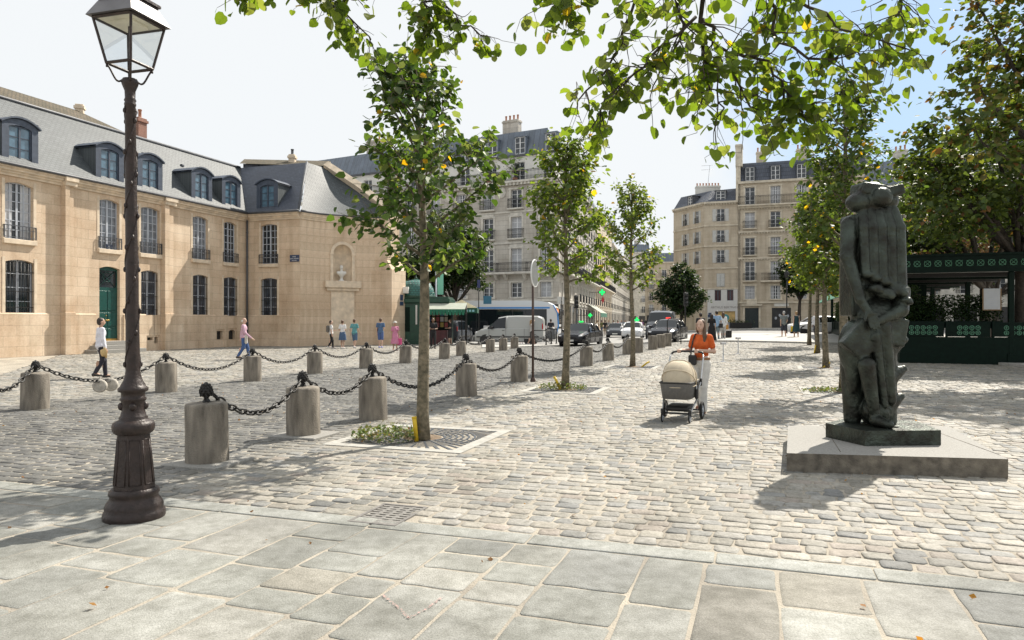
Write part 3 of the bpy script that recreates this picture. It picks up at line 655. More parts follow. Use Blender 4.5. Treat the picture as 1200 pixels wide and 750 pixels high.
# ---------------------------------------------------------------- statue
sl_ = [G(922, 553), G(1181.5, 561), (5.98, 9.95), (3.80, 9.98)]
M_slabside = mat('dirty_shaded_granite_edge', (.17, .15, .12), .9, .25, 10, .5, 60, stain=(.075, .066, .054), detail=9)  # shade of the slab's side faces put into the colour, along with brown stain
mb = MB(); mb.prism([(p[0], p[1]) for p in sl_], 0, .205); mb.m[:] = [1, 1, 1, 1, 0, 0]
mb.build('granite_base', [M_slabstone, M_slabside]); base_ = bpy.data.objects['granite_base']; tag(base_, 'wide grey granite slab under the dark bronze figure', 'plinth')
mb = MB(); a_, b_ = Vector(sl_[0]), Vector(sl_[3]); mb.tube([(3.62, 7.99, .2035), (4.28, 9.97, .2035)], .006, 4); mb.tube([(5.25, 7.80, .2035), (5.6, 9.93, .2035)], .006, 4); mb.build('slab_joint', M_slabside, base_)
mb = MB(); mb.prism([(3.90, 9.02), (4.07, 8.36), (4.98, 8.42), (5.12, 9.2), (4.45, 9.55)], .206, .38)
statue = empty('bronze_statue', (4.43, 8.93, .38), 0, 'tall dark bronze draped figure standing on the granite slab', 'statue')
mb.build('bronze_plinth', M_bronze, statue, Matrix.Translation((-4.43, -8.93, -.38)))
E = lambda c, r, rot=None: ('e', c, r, rot)
C_ = lambda a, b, r0, r1: ('c', np.array(a, float), np.array(b, float), r0, r1)
BX = lambda c, r, rot=None: ('b', c, r, rot)
ez = lambda d, x=0: (Matrix.Rotation(R(d), 3, 'Z') @ Matrix.Rotation(R(x), 3, 'Y'))
P = [C_((.13, .05, .05), (.04, .05, 1.35), .18, .26), C_((-.18, .12, .05), (-.14, .1, 1.0), .10, .2), C_((.0, .02, .75), (.02, -.0, 1.3), .18, .25), BX((.03, .08, 1.95), (.31, .17, .62)), E((.0, .05, 2.42), (.32, .22, .2)),
     E((-.22, .0, .95), (.17, .2, .33)), C_((.0, .05, 2.5), (.0, .02, 2.7), .12, .12)]
P += [C_((-.05, -.18, .12), (-.17, -.22, .74), .058, .10), C_((-.05, -.2, .07), (.01, -.40, .045), .075, .05)]            # shin and foot
for i, (z, x1) in enumerate(((.12, .34), (.46, .37), (.82, .38), (1.16, .36))): P += [C_((.05, -.02, z+.05), (x1, -.02, z+.22), .19, .045), C_((.08, .12, z), (x1-.04, .14, z+.16), .16, .05)]   # pointed folds on one side
P += [BX((-.20, -.15, 1.04), (.17, .08, .2), ez(0, 40)), C_((-.24, -.05, 1.0), (-.22, .02, .42), .15, .06), C_((.33, -.05, 1.62), (.26, -.16, 1.40), .10, .09), C_((.26, -.16, 1.40), (-.04, -.25, 1.27), .09, .055), BX((.10, -.13, 1.16), (.22, .10, .17), ez(8, 12)), C_((.16, -.14, .3), (.05, -.2, 1.2), .06, .08), C_((.06, -.18, .25), (-.06, -.22, 1.1), .045, .06)]
for i in range(5):                                     # cloak ridges falling from the shoulders, each with a curled hem
    x = -.17+.108*i; zb = 1.84-.045*i; P += [C_((x*.85, -.07, 2.62), (x, -.15, 2.40), .058, .06), C_((x, -.15, 2.40), (x+.015, -.155, zb), .06, .062), E((x+.035, -.165, zb-.015), (.075, .07, .05))]
P += [C_((-.28, -.02, 2.45), (-.34, -.10, 2.05), .10, .085), C_((-.34, -.10, 2.05), (-.24, -.22, 1.52), .08, .06), C_((-.24, -.22, 1.52), (-.16, -.27, 1.36), .055, .045)]
for j in range(4): P.append(C_((-.185+.03*j, -.28, 1.36), (-.16+.034*j, -.30, 1.19-.02*(j in (1, 2))), .02, .014))
P.append(C_((-.2, -.29, 1.36), (-.235, -.32, 1.27), .02, .015))
for (x, z, r) in ((-.05, 1.66, .07), (.08, 1.60, .09), (.23, 1.63, .085), (.30, 1.52, .06)): P += [E((x, -.18, z), (r*1.3, .09, r*.8)), E((x+.03, -.24, z-.03), (r*.6, .04, r*.5))]
P += [E((-.02, -.0, 2.74), (.17, .17, .13)), E((-.18, -.03, 2.72), (.14, .16, .12)), E((.17, .02, 2.74), (.15, .15, .12)), E((.05, -.14, 2.77), (.125, .09, .12)), BX((-.04, .0, 2.87), (.16, .14, .07), ez(10, 6)), BX((.22, -.02, 2.85), (.13, .12, .06), ez(-15, -12)),
      E((.0, .02, 2.93), (.12, .12, .05))]
obj('figure', sdf_mesh('figure', P, .012, M_bronze, .017), statue, Matrix.Diagonal((1.02, 1, 1.0, 1)))
# ---------------------------------------------------------------- trees
LEAF_SHAPES = {
 'linden': (np.array([(0, .04, 0), (.24, -.02, .03), (.47, .16, .06), (.50, .46, .07), (.32, .78, .03), (0, .98, -.07), (-.32, .78, .03), (-.50, .46, .07), (-.47, .16, .06), (-.24, -.02, .03), (0, .45, -.03)]),
            [(10, i, i+1) for i in range(0, 9)]+[(10, 9, 0)]),
 'simple': (np.array([(0, 0, 0), (.40, .18, .06), (.36, .62, .05), (0, 1, -.05), (-.36, .62, .05), (-.40, .18, .06), (0, .5, -.02)]), [(6, i, (i+1) % 6) for i in range(6)]),
 'tiny': (np.array([(0, 0, 0), (.42, .45, .05), (0, 1, 0), (-.42, .45, .05)]), [(0, 1, 2, 3)]),
}
def leaves_mesh(name, pos, size, m, pal, shape='simple', droop=.5, yellow=.0, yc=(.55, .33, .02), dirs=None, rng=RNG):
    T, Fc = LEAF_SHAPES[shape]; n = len(pos); az = rng.random(n)*2*PI; pitch = -droop+(rng.random(n)-.5)*1.7; roll = (rng.random(n)-.5)*1.8
    if dirs is not None: az = np.arctan2(dirs[:, 1], dirs[:, 0])+(rng.random(n)-.5)*2.4
    y = np.stack([np.cos(az)*np.cos(pitch), np.sin(az)*np.cos(pitch), np.sin(pitch)], -1); x0 = np.stack([np.sin(az), -np.cos(az), 0*az], -1); z0 = np.cross(x0, y)
    c, s = np.cos(roll)[:, None], np.sin(roll)[:, None]; x = x0*c+z0*s; z = -x0*s+z0*c
    sz = size*(.5+.85*rng.random(n)); cup = (.4+1.5*rng.random(n))
    V = pos[:, None]+sz[:, None, None]*(T[None, :, 0, None]*x[:, None]+T[None, :, 1, None]*y[:, None]+(T[None, :, 2]*cup[:, None])[..., None]*z[:, None])
    k = len(T); fl = np.concatenate([np.array(f) for f in Fc]); flat = (fl[None]+(np.arange(n)*k)[:, None]).ravel(); cn = np.tile([len(f) for f in Fc], n)
    pal = np.array(pal); col = pal[rng.integers(0, len(pal), n)]*(.75+.5*rng.random((n, 1)))
    if yellow: yy = rng.random(n) < yellow; col[yy] = np.array(yc)*(.7+.5*rng.random((yy.sum(), 1)))
    return np_mesh(name, V.reshape(-1, 3), flat, cn, m, np.repeat(col, k, 0), False)
def curve(p, d, L_, n, bend, rr, wob=.12):
    pts = [Vector(p)]; d = Vector(d).normalized()
    for i in range(n):
        d = (d+Vector((rr.gauss(0, wob), rr.gauss(0, wob), rr.gauss(0, wob)))+bend).normalized(); pts.append(pts[-1]+d*(L_/n))
    return pts
def young_tree(p, h, cz0, rad, nleaf, size, label, seed, trunk_r=.085, lean=(0, 0), top_r=.0, pal=None, yellow=.012, group='young trees planted in rows on the square', m=None, shape='simple', nb=30):
    rr = random.Random(seed); rng = np.random.default_rng(seed)
    t = empty('young_linden_tree', p, 0, label, 'tree', group); mb = MB(); n = 14; T = []
    for i in range(n+1):
        z = h*.96*i/n; T.append(Vector((lean[0]*z/h+.03*math.sin(z*1.3+seed), lean[1]*z/h+.03*math.cos(z*1.1+seed), z)))
    tr = [trunk_r*(1.25 if i == 0 else 1)*(1-.88*(i/n)**1.15)+.008 for i in range(n+1)]; mb.tube(T, tr, 10)
    pos = []; dirs = []
    def spray(a, b, dens):
        L_ = (b-a).length; kk = max(1, int(dens*L_))
        for _ in range(kk):
            q = a.lerp(b, rr.random())+Vector((rr.gauss(0, .07), rr.gauss(0, .07), rr.gauss(0, .06)))*(.6+size*5); pos.append(q); dirs.append(b-a)
    segs = []
    for i in range(nb):
        f = (i+.5)/nb; z = cz0-.25+(h*.95-cz0)*f**.92; ti = z/(h*.96)*n; i0 = min(n-1, int(ti)); st_ = T[i0].lerp(T[i0+1], ti-i0)
        az = i*2.4+rr.uniform(-.4, .4); prof = rad*min(1, .5+f*1.7)*(1-f**1.15*.9)+.09
        L_ = prof*rr.uniform(.75, 1.2); el = .25+.7*f+rr.uniform(-.1, .25); d = Vector((math.cos(az)*math.cos(el), math.sin(az)*math.cos(el), math.sin(el)))
        L_ = L_/max(.5, math.cos(el)); c = curve(st_, d, L_, 5, Vector((0, 0, .06)), rr); r0 = .026*(1-f*.6)*trunk_r/.085; mb.tube(c, [r0*(1-.8*q/5)+.003 for q in range(6)], 5)
        for a, b in zip(c[1:-1], c[2:]): segs.append((a, b, 1.))
        segs.append((c[-2], c[-1]+(c[-1]-c[-2])*.4, 1.6))
        for q in (2, 3, 4, 5):
            for _ in range(2 if L_ > .45 else 1):
                d2 = (c[q]-c[q-1]).normalized()+Vector((rr.gauss(0, .6), rr.gauss(0, .6), rr.gauss(-.05, .45))); c2 = curve(c[q], d2, L_*rr.uniform(.25, .5), 3, Vector((0, 0, -.05)), rr, .2); mb.tube(c2, [.007, .006, .004, .002], 4)
                for a, b in zip(c2[:-1], c2[1:]): segs.append((a, b, 1.5))
    segs.append((T[-2], T[-1]+Vector((0, 0, h*.05)), 3))
    tot = sum((b-a).length*w_ for a, b, w_ in segs); dens = nleaf/tot
    for a, b, w_ in segs: spray(a, b, dens*w_)
    mb.build('trunk', M_bark, t)
    pal = pal or [(.04, .08, .022), (.055, .10, .028), (.075, .125, .035), (.032, .065, .02), (.12, .155, .09)]
    obj('crown', leaves_mesh('crown', np.array(pos), size, m or M_leaf, pal, shape, .45, yellow, dirs=np.array(dirs), rng=rng), t); return t
T0 = TREES_L[0]
t = young_tree(T0, 5.45, 2.35, 1.16, 3300, .108, 'nearest young tree, with weeds at its foot, right of the lamp post', 11, .082, (-.09, 0), nb=34)
young_tree(TREES_L[1], 6.2, 2.75, 1.25, 4200, .11, 'young tree standing in front of the bus corner and black taxi', 12, .085, (.02, 0), pal=[(.09, .14, .03), (.115, .17, .035), (.065, .11, .025), (.15, .19, .07)], yellow=.02, nb=36)
young_tree(TREES_L[2], 6.75, 2.9, 1.25, 3300, .12, 'young tree with yellowing leaves just left of the woman with the pram', 13, .085, (-.05, 0), pal=[(.095, .145, .035), (.12, .17, .045), (.07, .11, .03), (.15, .19, .09)], yellow=.02, nb=34)
young_tree(TREES_R[0], 7.5, 3.0, 1.25, 4300, .115, 'tall young tree directly behind the bronze figure', 14, .10, (.05, 0), pal=[(.06, .10, .03), (.08, .125, .035), (.045, .08, .025), (.11, .14, .06)], nb=38)
young_tree(TREES_R[1], 6.3, 2.7, 1.6, 5200, .14, 'young tree with yellow leaf patches, second in the row behind the statue', 15, .10, (.0, 0), pal=[(.08, .12, .03), (.10, .14, .035), (.06, .095, .028)], yellow=.03, nb=38)
young_tree(TREES_R[2], 6.6, 2.9, 1.7, 3800, .16, 'young tree, third in the row behind the statue', 16, .10, pal=[(.08, .12, .03), (.10, .14, .035), (.06, .095, .028)], yellow=.035, shape='tiny', nb=34)
young_tree(TREES_R[3], 6.4, 3.0, 1.7, 3200, .17, 'young tree, farthest in the row behind the statue', 17, .10, pal=[(.08, .12, .03), (.10, .14, .035), (.06, .095, .028)], yellow=.035, shape='tiny', nb=30)

def big_tree(p, h, blobs, nleaf, size, label, seed, trunk_r=.28, pal=None, m=None, shape='simple', yellow=.0, yc=(.3, .16, .05), name='broad_tree', group=None, limb=True, clump=.5):
    rr = random.Random(seed); rng = np.random.default_rng(seed); t = empty(name, p, 0, label, 'tree', group); mb = MB()
    cz = np.mean([b[2] for b in blobs]); fork = min(b[2]-b[3] for b in blobs)*.9; fork = max(fork, h*.22)
    T = curve((0, 0, -.1), (0, 0, 1), fork+.1, 5, Vector((0, 0, .25)), rr, .05); mb.tube(T, [trunk_r*(1.25-.09*i) for i in range(6)], 10)
    pos = []; dirs = []
    tot = sum(b[3]**2*b[4] if len(b) > 4 else b[3]**2 for b in blobs)
    for b in blobs:
        c = Vector(b[:3]); r = b[3]; fl = b[4] if len(b) > 4 else 1.; 
        for _ in range(3):
            e = c+Vector((rr.gauss(0, .45), rr.gauss(0, .45), rr.gauss(.1, .35)))*r; s0 = T[-1]; mid = s0.lerp(e, .5)+Vector((rr.gauss(0, .12), rr.gauss(0, .12), .12))*r
            pts = [s0.lerp(mid, q/4).lerp(mid.lerp(e, q/4), q/4) for q in range(5)]; r0 = trunk_r*.42; mb.tube(pts, [r0*(1-.8*q/4)+.01 for q in range(5)], 6)
            for q in (2, 3, 4):
                c2 = curve(pts[q], Vector((rr.gauss(0, 1), rr.gauss(0, 1), rr.gauss(.2, .6))), r*.7, 4, Vector((0, 0, -.02)), rr, .2); mb.tube(c2, [.03, .024, .017, .01, .005], 4)
        n = int(nleaf*r**2*fl/tot); nc = max(6, int(n/26)); d = rng.normal(size=(nc, 3)); d /= np.linalg.norm(d, axis=1)[:, None]
        rad = r*(.35+.65*rng.random(nc)**.55); cl = np.array(c)+d*rad[:, None]*np.array([1, 1, .85]); per = int(n/nc)+1
        q = cl[:, None]+rng.normal(size=(nc, per, 3))*np.array([clump, clump, clump*.45])*r*.3; pos.append(q.reshape(-1, 3)); dirs.append(np.repeat(d, per, 0))
    mb.build('trunk', M_darkbark, t); pal = pal or [(.035, .06, .02), (.05, .075, .025), (.06, .085, .03), (.03, .05, .02)]
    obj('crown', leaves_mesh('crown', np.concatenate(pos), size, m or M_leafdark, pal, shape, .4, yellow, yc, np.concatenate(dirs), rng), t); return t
# tall trees on the right; brownish leaves among the green
RP = [(.075, .12, .032), (.10, .145, .036), (.115, .15, .04), (.12, .115, .045), (.065, .105, .03)]
p = G(1199, 427); p.z = float(gz(p.x, p.y))
big_tree(p, 13, [(-2.6, 0, 6.0, 1.9), (-1.0, .4, 7.6, 2.2), (1.4, 0, 6.5, 2.4), (-3.0, .3, 8.0, 1.5), (1.4, .2, 9.5, 2.2)], 9000, .21, 'dark green tree whose trunk stands at the right end of the pavilion', 21, .26, [(.05, .085, .025), (.07, .105, .03), (.085, .12, .035)], yellow=.04, yc=(.16, .085, .035))
big_tree((17.6, 20.8, .05), 13, [(-3.5, 0, 8.3, 1.7), (-2.6, .3, 10.4, 2.0), (-.8, .5, 8.6, 2.2), (-.4, 0, 11.3, 2.4), (2, 0, 9, 2.8), (-3.9, .2, 6.7, 1.1), (-1.2, -.4, 6.6, 1.5)], 9500, .20, 'tall tree with partly browned leaves filling the upper right corner', 29, .26, RP, yellow=.05, yc=(.17, .09, .035), clump=.36)
big_tree((21.5, 33, .3), 11, [(-3.6, 0, 6.2, 2.2), (-1.5, 0, 7.6, 2.4), (1.2, 0, 6.6, 2.6), (-2.2, 1, 4.8, 1.7), (3, 0, 8, 2.5)], 14000, .19, 'dark green tree behind the pavilion roof', 22, .25, [(.03, .055, .018), (.04, .065, .02), (.055, .08, .025)], shape='tiny')
big_tree((27, 47, .5), 9, [(-.5, 0, 6.6, 2.4), (2.2, 0, 6.2, 2.4), (4.5, 0, 7, 2.5)], 9000, .22, 'reddish brown leaved tree seen over the pavilion roof', 23, .2, [(.14, .085, .06), (.17, .10, .07), (.11, .09, .05), (.2, .13, .08)], shape='tiny')
big_tree((40, 60, .5), 12, [(-2, 0, 7, 3.4), (2, 0, 8, 3.6), (6, 0, 7, 3.5)], 9000, .3, 'distant green tree at the right edge behind the pavilion', 28, .3, [(.04, .065, .025), (.055, .08, .03)], shape='tiny')
# dark trees in front of the far buildings
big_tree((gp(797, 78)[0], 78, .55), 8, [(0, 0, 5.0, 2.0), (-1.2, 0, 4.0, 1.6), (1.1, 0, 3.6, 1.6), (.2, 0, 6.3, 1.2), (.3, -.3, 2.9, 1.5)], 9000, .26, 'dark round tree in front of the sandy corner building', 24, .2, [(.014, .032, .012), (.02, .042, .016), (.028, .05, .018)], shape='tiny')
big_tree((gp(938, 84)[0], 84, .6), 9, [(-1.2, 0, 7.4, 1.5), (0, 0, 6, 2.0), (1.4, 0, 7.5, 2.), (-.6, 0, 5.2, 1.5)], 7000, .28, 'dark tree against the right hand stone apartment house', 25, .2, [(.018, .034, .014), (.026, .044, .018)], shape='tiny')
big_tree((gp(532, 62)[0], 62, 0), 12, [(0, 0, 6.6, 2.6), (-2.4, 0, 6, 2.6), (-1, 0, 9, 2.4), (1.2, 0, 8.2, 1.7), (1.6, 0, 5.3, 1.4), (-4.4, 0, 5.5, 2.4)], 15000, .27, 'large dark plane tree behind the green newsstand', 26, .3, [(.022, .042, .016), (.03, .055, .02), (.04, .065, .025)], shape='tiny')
big_tree((gp(462, 58)[0], 58, 0), 7, [(0, 0, 3.9, 1.6), (1.3, 0, 3.4, 1.3)], 3500, .2, 'bright leafed small tree beside the end of the sandstone wall', 27, .12, [(.07, .12, .03), (.09, .14, .04)], shape='tiny')

# overhanging branches of two lindens that stand behind the viewer
def spray_branch(mb, pos, dirs, pts, r0, rr, dens, spread, drop, twig=.34):
    C = []; n = 12
    for i in range(n+1):
        u = i/n*(len(pts)-1); k_ = min(int(u), len(pts)-2); f = u-k_; p0, p1 = Vector(pts[k_]), Vector(pts[k_+1]); C.append(p0.lerp(p1, f)+Vector((rr.gauss(0, .012), rr.gauss(0, .012), rr.gauss(0, .012))))
    mb.tube(C, [r0*(1-.75*i/n)+.0016 for i in range(n+1)], 6)
    for i in range(2, n+1):
        for _ in range(2):
            d = (C[i]-C[i-1]).normalized()*.5+Vector((rr.gauss(0, .6), rr.gauss(0, .6), rr.gauss(-.15, .5))); c2 = curve(C[i], d, twig*rr.uniform(.6, 1.35), 5, Vector((0, 0, -drop)), rr, .22); mb.tube(c2, [.0038, .0032, .0027, .002, .0017, .0013], 4)
            for q in range(1, 6):
                for _ in range(dens):
                    a = c2[q]+Vector((rr.gauss(0, spread), rr.gauss(0, spread), rr.gauss(-.03, spread))); pos.append(a); dirs.append(c2[q]-c2[q-1])
                    if rr.random() < .6: mb.tube([c2[q], a], [.0016, .001], 3)
def near_linden(base, label, seed, limbs, h):
    rr = random.Random(seed); rng = np.random.default_rng(seed); t = empty('overhanging_linden', base, 0, label, 'tree', 'lindens overhanging the view'); mb = MB(); pos = []; dirs = []; b = Vector(base)
    T = curve((0, 0, 0), (0, 0, 1), h, 8, Vector((0, 0, .3)), rr, .04); mb.tube(T, [.2*(1.2-.11*i) for i in range(9)], 10)
    for L_ in limbs:
        pts = [Vector(p_)-b for p_ in L_['p']]
        if L_.get('root', True):
            a = T[6]; m_ = a.lerp(pts[0], .5)+Vector((0, 0, .5)); mb.tube([a, a.lerp(m_, .6), m_.lerp(pts[0], .35), m_.lerp(pts[0], .7), pts[0]], [.05, .04, .028, .02, L_['r']], 7)
        spray_branch(mb, pos, dirs, pts, L_['r'], rr, L_.get('d', 2), L_.get('s', .035), L_.get('drop', .12), L_.get('tw', .3))
    mb.build('trunk', M_darkbark, t)
    obj('crown', leaves_mesh('crown', np.array(pos), .056, M_leafnear, [(.075, .12, .02), (.09, .14, .024), (.06, .10, .018), (.105, .15, .03), (.13, .16, .07)], 'linden', .75, .009, (.36, .26, .03), np.array(dirs), rng), t); print('near leaves', len(pos))
def V3(px, py, Y): return (U(px)*Y, Y, zat(py, Y))
near_linden((-2.6, -2.2, 0), 'linden behind the viewer whose sparse twigs hang in at the top left centre', 31, [
  dict(p=[V3(385, -150, 3.7), V3(408, -80, 3.8), V3(418, -20, 3.9), V3(404, 12, 3.9), V3(430, 38, 3.95)], r=.010, d=1, tw=.13, s=.025),
  dict(p=[V3(330, -130, 3.6), V3(345, -60, 3.7), V3(364, -22, 3.8), V3(385, 2, 3.8)], r=.007, d=1, tw=.11, root=True),
  dict(p=[V3(290, -110, 3.5), V3(300, -40, 3.6), V3(292, -6, 3.7)], r=.005, d=1, tw=.10),
  dict(p=[V3(475, -130, 4.0), V3(490, -50, 4.1), V3(508, -8, 4.2), V3(535, 18, 4.2), V3(562, 42, 4.25)], r=.009, d=1, tw=.13, s=.03),
  dict(p=[V3(508, -6, 4.2), V3(496, 15, 4.2), V3(505, 38, 4.2)], r=.005, d=1, tw=.11, root=False)], 5.2)
near_linden((2.6, -2.4, 0), 'linden behind the viewer whose leafy branch fills the top centre of the view', 32, [
  dict(p=[V3(850, -170, 3.4), V3(835, -60, 3.5), V3(822, 18, 3.6), V3(850, 60, 3.7), V3(872, 122, 3.75)], r=.016, d=1, tw=.30),
  dict(p=[V3(815, 22, 3.6), V3(775, 55, 3.6), V3(735, 95, 3.6), V3(700, 130, 3.55), V3(668, 150, 3.5)][:4], r=.008, d=1, tw=.2, root=False),
  dict(p=[V3(760, -120, 3.5), V3(745, -20, 3.6), V3(732, 40, 3.6), V3(712, 78, 3.6), V3(675, 118, 3.6)], r=.009, d=1, tw=.22),
  dict(p=[V3(826, 20, 3.6), V3(822, 75, 3.6), V3(845, 128, 3.6)], r=.008, d=1, tw=.24, root=False),
  dict(p=[V3(860, 60, 3.7), V3(900, 75, 3.7), V3(925, 112, 3.75), V3(945, 128, 3.8)], r=.007, d=2, tw=.22, root=False),
  dict(p=[V3(700, -120, 3.6), V3(690, -60, 3.7), V3(668, -20, 3.7), V3(655, 8, 3.7)], r=.008, d=2, tw=.2),
  dict(p=[V3(860, -110, 3.4), V3(890, -50, 3.5), V3(930, -5, 3.6), V3(985, 30, 3.7), V3(1065, 60, 3.8)], r=.011, d=2, tw=.22),
  dict(p=[V3(780, -100, 3.6), V3(790, -30, 3.6), V3(800, 30, 3.65), V3(770, 90, 3.65)], r=.010, d=1, tw=.28),
  dict(p=[V3(880, -60, 3.5), V3(905, 0, 3.6), V3(912, 50, 3.6), V3(965, 70, 3.7), V3(1000, 60, 3.7)], r=.010, d=1, tw=.26, root=False),
  dict(p=[V3(1010, -90, 3.7), V3(1060, -30, 3.8), V3(1050, 15, 3.8), V3(1030, 50, 3.8)], r=.009, d=1, tw=.22)], 5.4)

# weeds, soil litter and watering tubes at the tree feet
M_weed = leafmat('weed_leaf', .3)
def weeds(c, n, rx, ry, hh, label, seed, size=.05):
    rng = np.random.default_rng(seed); a = rng.random(n)*2*PI; r = np.sqrt(rng.random(n)); q = np.stack([c[0]+rx*r*np.cos(a), c[1]+ry*r*np.sin(a)], -1)
    hgt = hh*(1-.6*r)*rng.random(n); pos = np.stack([q[:, 0], q[:, 1], gz(q[:, 0], q[:, 1])+.01+hgt], -1)
    o = obj('weeds', leaves_mesh('weeds', pos, size, M_weed, [(.10, .15, .05), (.13, .18, .06), (.16, .19, .08), (.20, .17, .09)], 'tiny', -.5, .01, (.35, .2, .06), rng=rng)); return tag(o, label, 'weeds', None, 'stuff')
weeds((T0.x-.52, T0.y+.02), 700, .50, .34, .26, 'low green weeds growing at the foot of the nearest young tree', 1)
weeds((TREES_L[1].x-.1, TREES_L[1].y+.0), 500, .6, .35, .2, 'dry weeds at the foot of the second young tree', 2)
weeds((TREES_R[0].x-.4, TREES_R[0].y), 350, .6, .35, .1, 'yellowed weeds at the foot of the tree behind the statue', 3)
M_yellow = mat('yellow_plastic', (.62, .42, .02), .5, .12, 10)
for (p_, dx, L_, tilt, txt) in ((T0, -.10, .30, -.12, 'nearest young tree'), (TREES_L[1], -.12, .32, -.5, 'second young tree'), (TREES_L[2], .28, .34, 1.05, 'young tree near the pram'), (TREES_R[1], -.15, .3, 1.0, 'second tree behind the statue'), (TREES_R[2], -.2, .35, .2, 'third tree behind the statue')):
    t = empty('watering_tube', (p_.x+dx, p_.y-.10, float(gz(p_.x, p_.y))+.02), 0, 'yellow watering tube sticking up at the foot of the %s' % txt, 'watering tube', 'yellow watering tubes'); e_ = Vector((math.sin(tilt)*L_, 0, math.cos(tilt)*L_))
    mb = MB(); mb.tube([(0, 0, -.05), e_*.7, e_], [.03, .03, .032], 12); mb.build('tube', M_yellow, t)
    mb = MB(); mb.tube([e_*1.001, e_*1.06], [.035, .035], 12); mb.build('cap', M_yellow, t)
rng = np.random.default_rng(5); n = 260
X_ = rng.uniform(-9, 9, n); Y_ = rng.uniform(3, 22, n); ok = np.abs(X_) < .75*Y_; X_, Y_ = X_[ok], Y_[ok]
tag(obj('fallen_leaves', leaves_mesh('fallen_leaves', np.stack([X_, Y_, gz(X_, Y_)+.018], -1), .038, M_leaf, [(.22, .10, .03), (.16, .08, .03), (.3, .15, .04)], 'tiny', .0, rng=rng)), 'scattered dry brown leaves lying on the cobbles', 'fallen leaves', None, 'stuff')
# ---------------------------------------------------------------- facades
def inv_tr(p): return Matrix.Translation(-Vector((p[0], p[1], p[2] if len(p) > 2 else 0)))
def wall(mb, W, H, ops, depth=.28, x0=0., z0=0.):
    """front plane y=0 from x0..W, z0..H with openings (xa, xb, za, zb, rise); reveals go inwards to y=depth"""
    xs = sorted({x0, W, *[o[0] for o in ops], *[o[1] for o in ops]}); zs = sorted({z0, H, *[o[2] for o in ops], *[o[3] for o in ops]})
    xs = [x for x in xs if x0 <= x <= W]; zs = [z for z in zs if z0 <= z <= H]
    for xa, xb in zip(xs[:-1], xs[1:]):
        run = None
        for za, zb in zip(zs[:-1], zs[1:]):
            cx, cz = (xa+xb)/2, (za+zb)/2
            hole = any(o[0] < cx < o[1] and o[2] < cz < o[3] for o in ops)
            if hole:
                if run is not None: mb.add([(xa, 0, run), (xb, 0, run), (xb, 0, za), (xa, 0, za)], [(0, 1, 2, 3)]); run = None
            elif run is None: run = za
        if run is not None: mb.add([(xa, 0, run), (xb, 0, run), (xb, 0, zs[-1]), (xa, 0, zs[-1])], [(0, 1, 2, 3)])
    for o in ops:
        xa, xb, za, zb = o[:4]; rise = o[4] if len(o) > 4 else 0; d = depth; n = 10
        arc = [(xa+(xb-xa)*i/n, zb-rise+rise*math.sqrt(max(0, 1-(2*i/n-1)**2)) if rise > (xb-xa)*.45 else zb-rise*(2*i/n-1)**2) for i in range(n+1)] if rise else [(xa, zb), (xb, zb)]
        for (ax_, az), (bx, bz) in zip(arc[:-1], arc[1:]):
            if rise: mb.add([(ax_, 0, az), (bx, 0, bz), (bx, 0, zb), (ax_, 0, zb)], [(0, 1, 2, 3)])
            mb.add([(ax_, 0, az), (bx, 0, bz), (bx, d, bz), (ax_, d, az)], [(3, 2, 1, 0)])
        zt = zb-rise; mb.add([(xa, 0, za), (xa, 0, zt), (xa, d, zt), (xa, d, za)], [(0, 1, 2, 3)]); mb.add([(xb, 0, za), (xb, 0, zt), (xb, d, zt), (xb, d, za)], [(3, 2, 1, 0)])
        mb.add([(xa, 0, za), (xb, 0, za), (xb, d, za), (xa, d, za)], [(0, 1, 2, 3)])
MC = {}
def wmesh(w, h, cols, rows, bar=.03, fw=.055, fm=None, gm=None):
    key = (round(w, 2), round(h, 2), cols, rows, fm.name if fm else 0, gm.name if gm else 0, bar)
    if key not in MC:
        w, h = key[0], key[1]; a = MB(); d = .06
        a.box(-w/2, -w/2+fw, 0, d, 0, h); a.box(w/2-fw, w/2, 0, d, 0, h); a.box(-w/2+fw, w/2-fw, .001, d, 0, fw); a.box(-w/2+fw, w/2-fw, .001, d, h-fw, h)
        a.box(-.045, .045, -.008, d, fw, h-fw)
        for i in range(1, cols):
            x = -w/2+w*i/cols
            if abs(x) > .06: a.box(x-bar/2, x+bar/2, .008, d-.01, fw, h-fw)
        for j in range(1, rows): z = h*j/rows; a.box(-w/2+fw, w/2-fw, .012, d-.012, z-bar/2, z+bar/2)
        b = MB(); b.add([(-w/2+.02, .045, .02), (w/2-.02, .045, .02), (w/2-.02, .045, h-.02), (-w/2+.02, .045, h-.02)], [(0, 1, 2, 3)])
        MC[key] = (a.mesh('window', fm or M_white), b.mesh('pane', gm or M_glass))
    return MC[key]
def window(root, M, w, h, cols=2, rows=3, fm=None, gm=None, bar=.03, curtain=0, name='window'):
    a, b = wmesh(w, h, cols, rows, bar, .055, fm, gm); o = obj(name, a, root, M); obj('pane', b, o)
    if curtain:
        key = ('c', round(w, 2), round(h, 2), curtain)
        if key not in MC:
            c = MB(); n = 12
            for (s_, e_) in ((-w/2+.08, -w/2+.08+w*.30*curtain), (w/2-.08-w*.30*curtain, w/2-.08)):
                vs_ = [(s_+(e_-s_)*i/n, .038+.004*math.sin(i*1.9), z) for i in range(n+1) for z in (.08, h-.08)]
                c.add(vs_, [(2*i, 2*i+2, 2*i+3, 2*i+1) for i in range(n)])
            MC[key] = c.mesh('curtain', M_curtain)
        obj('curtain', MC[key], o)
    return o
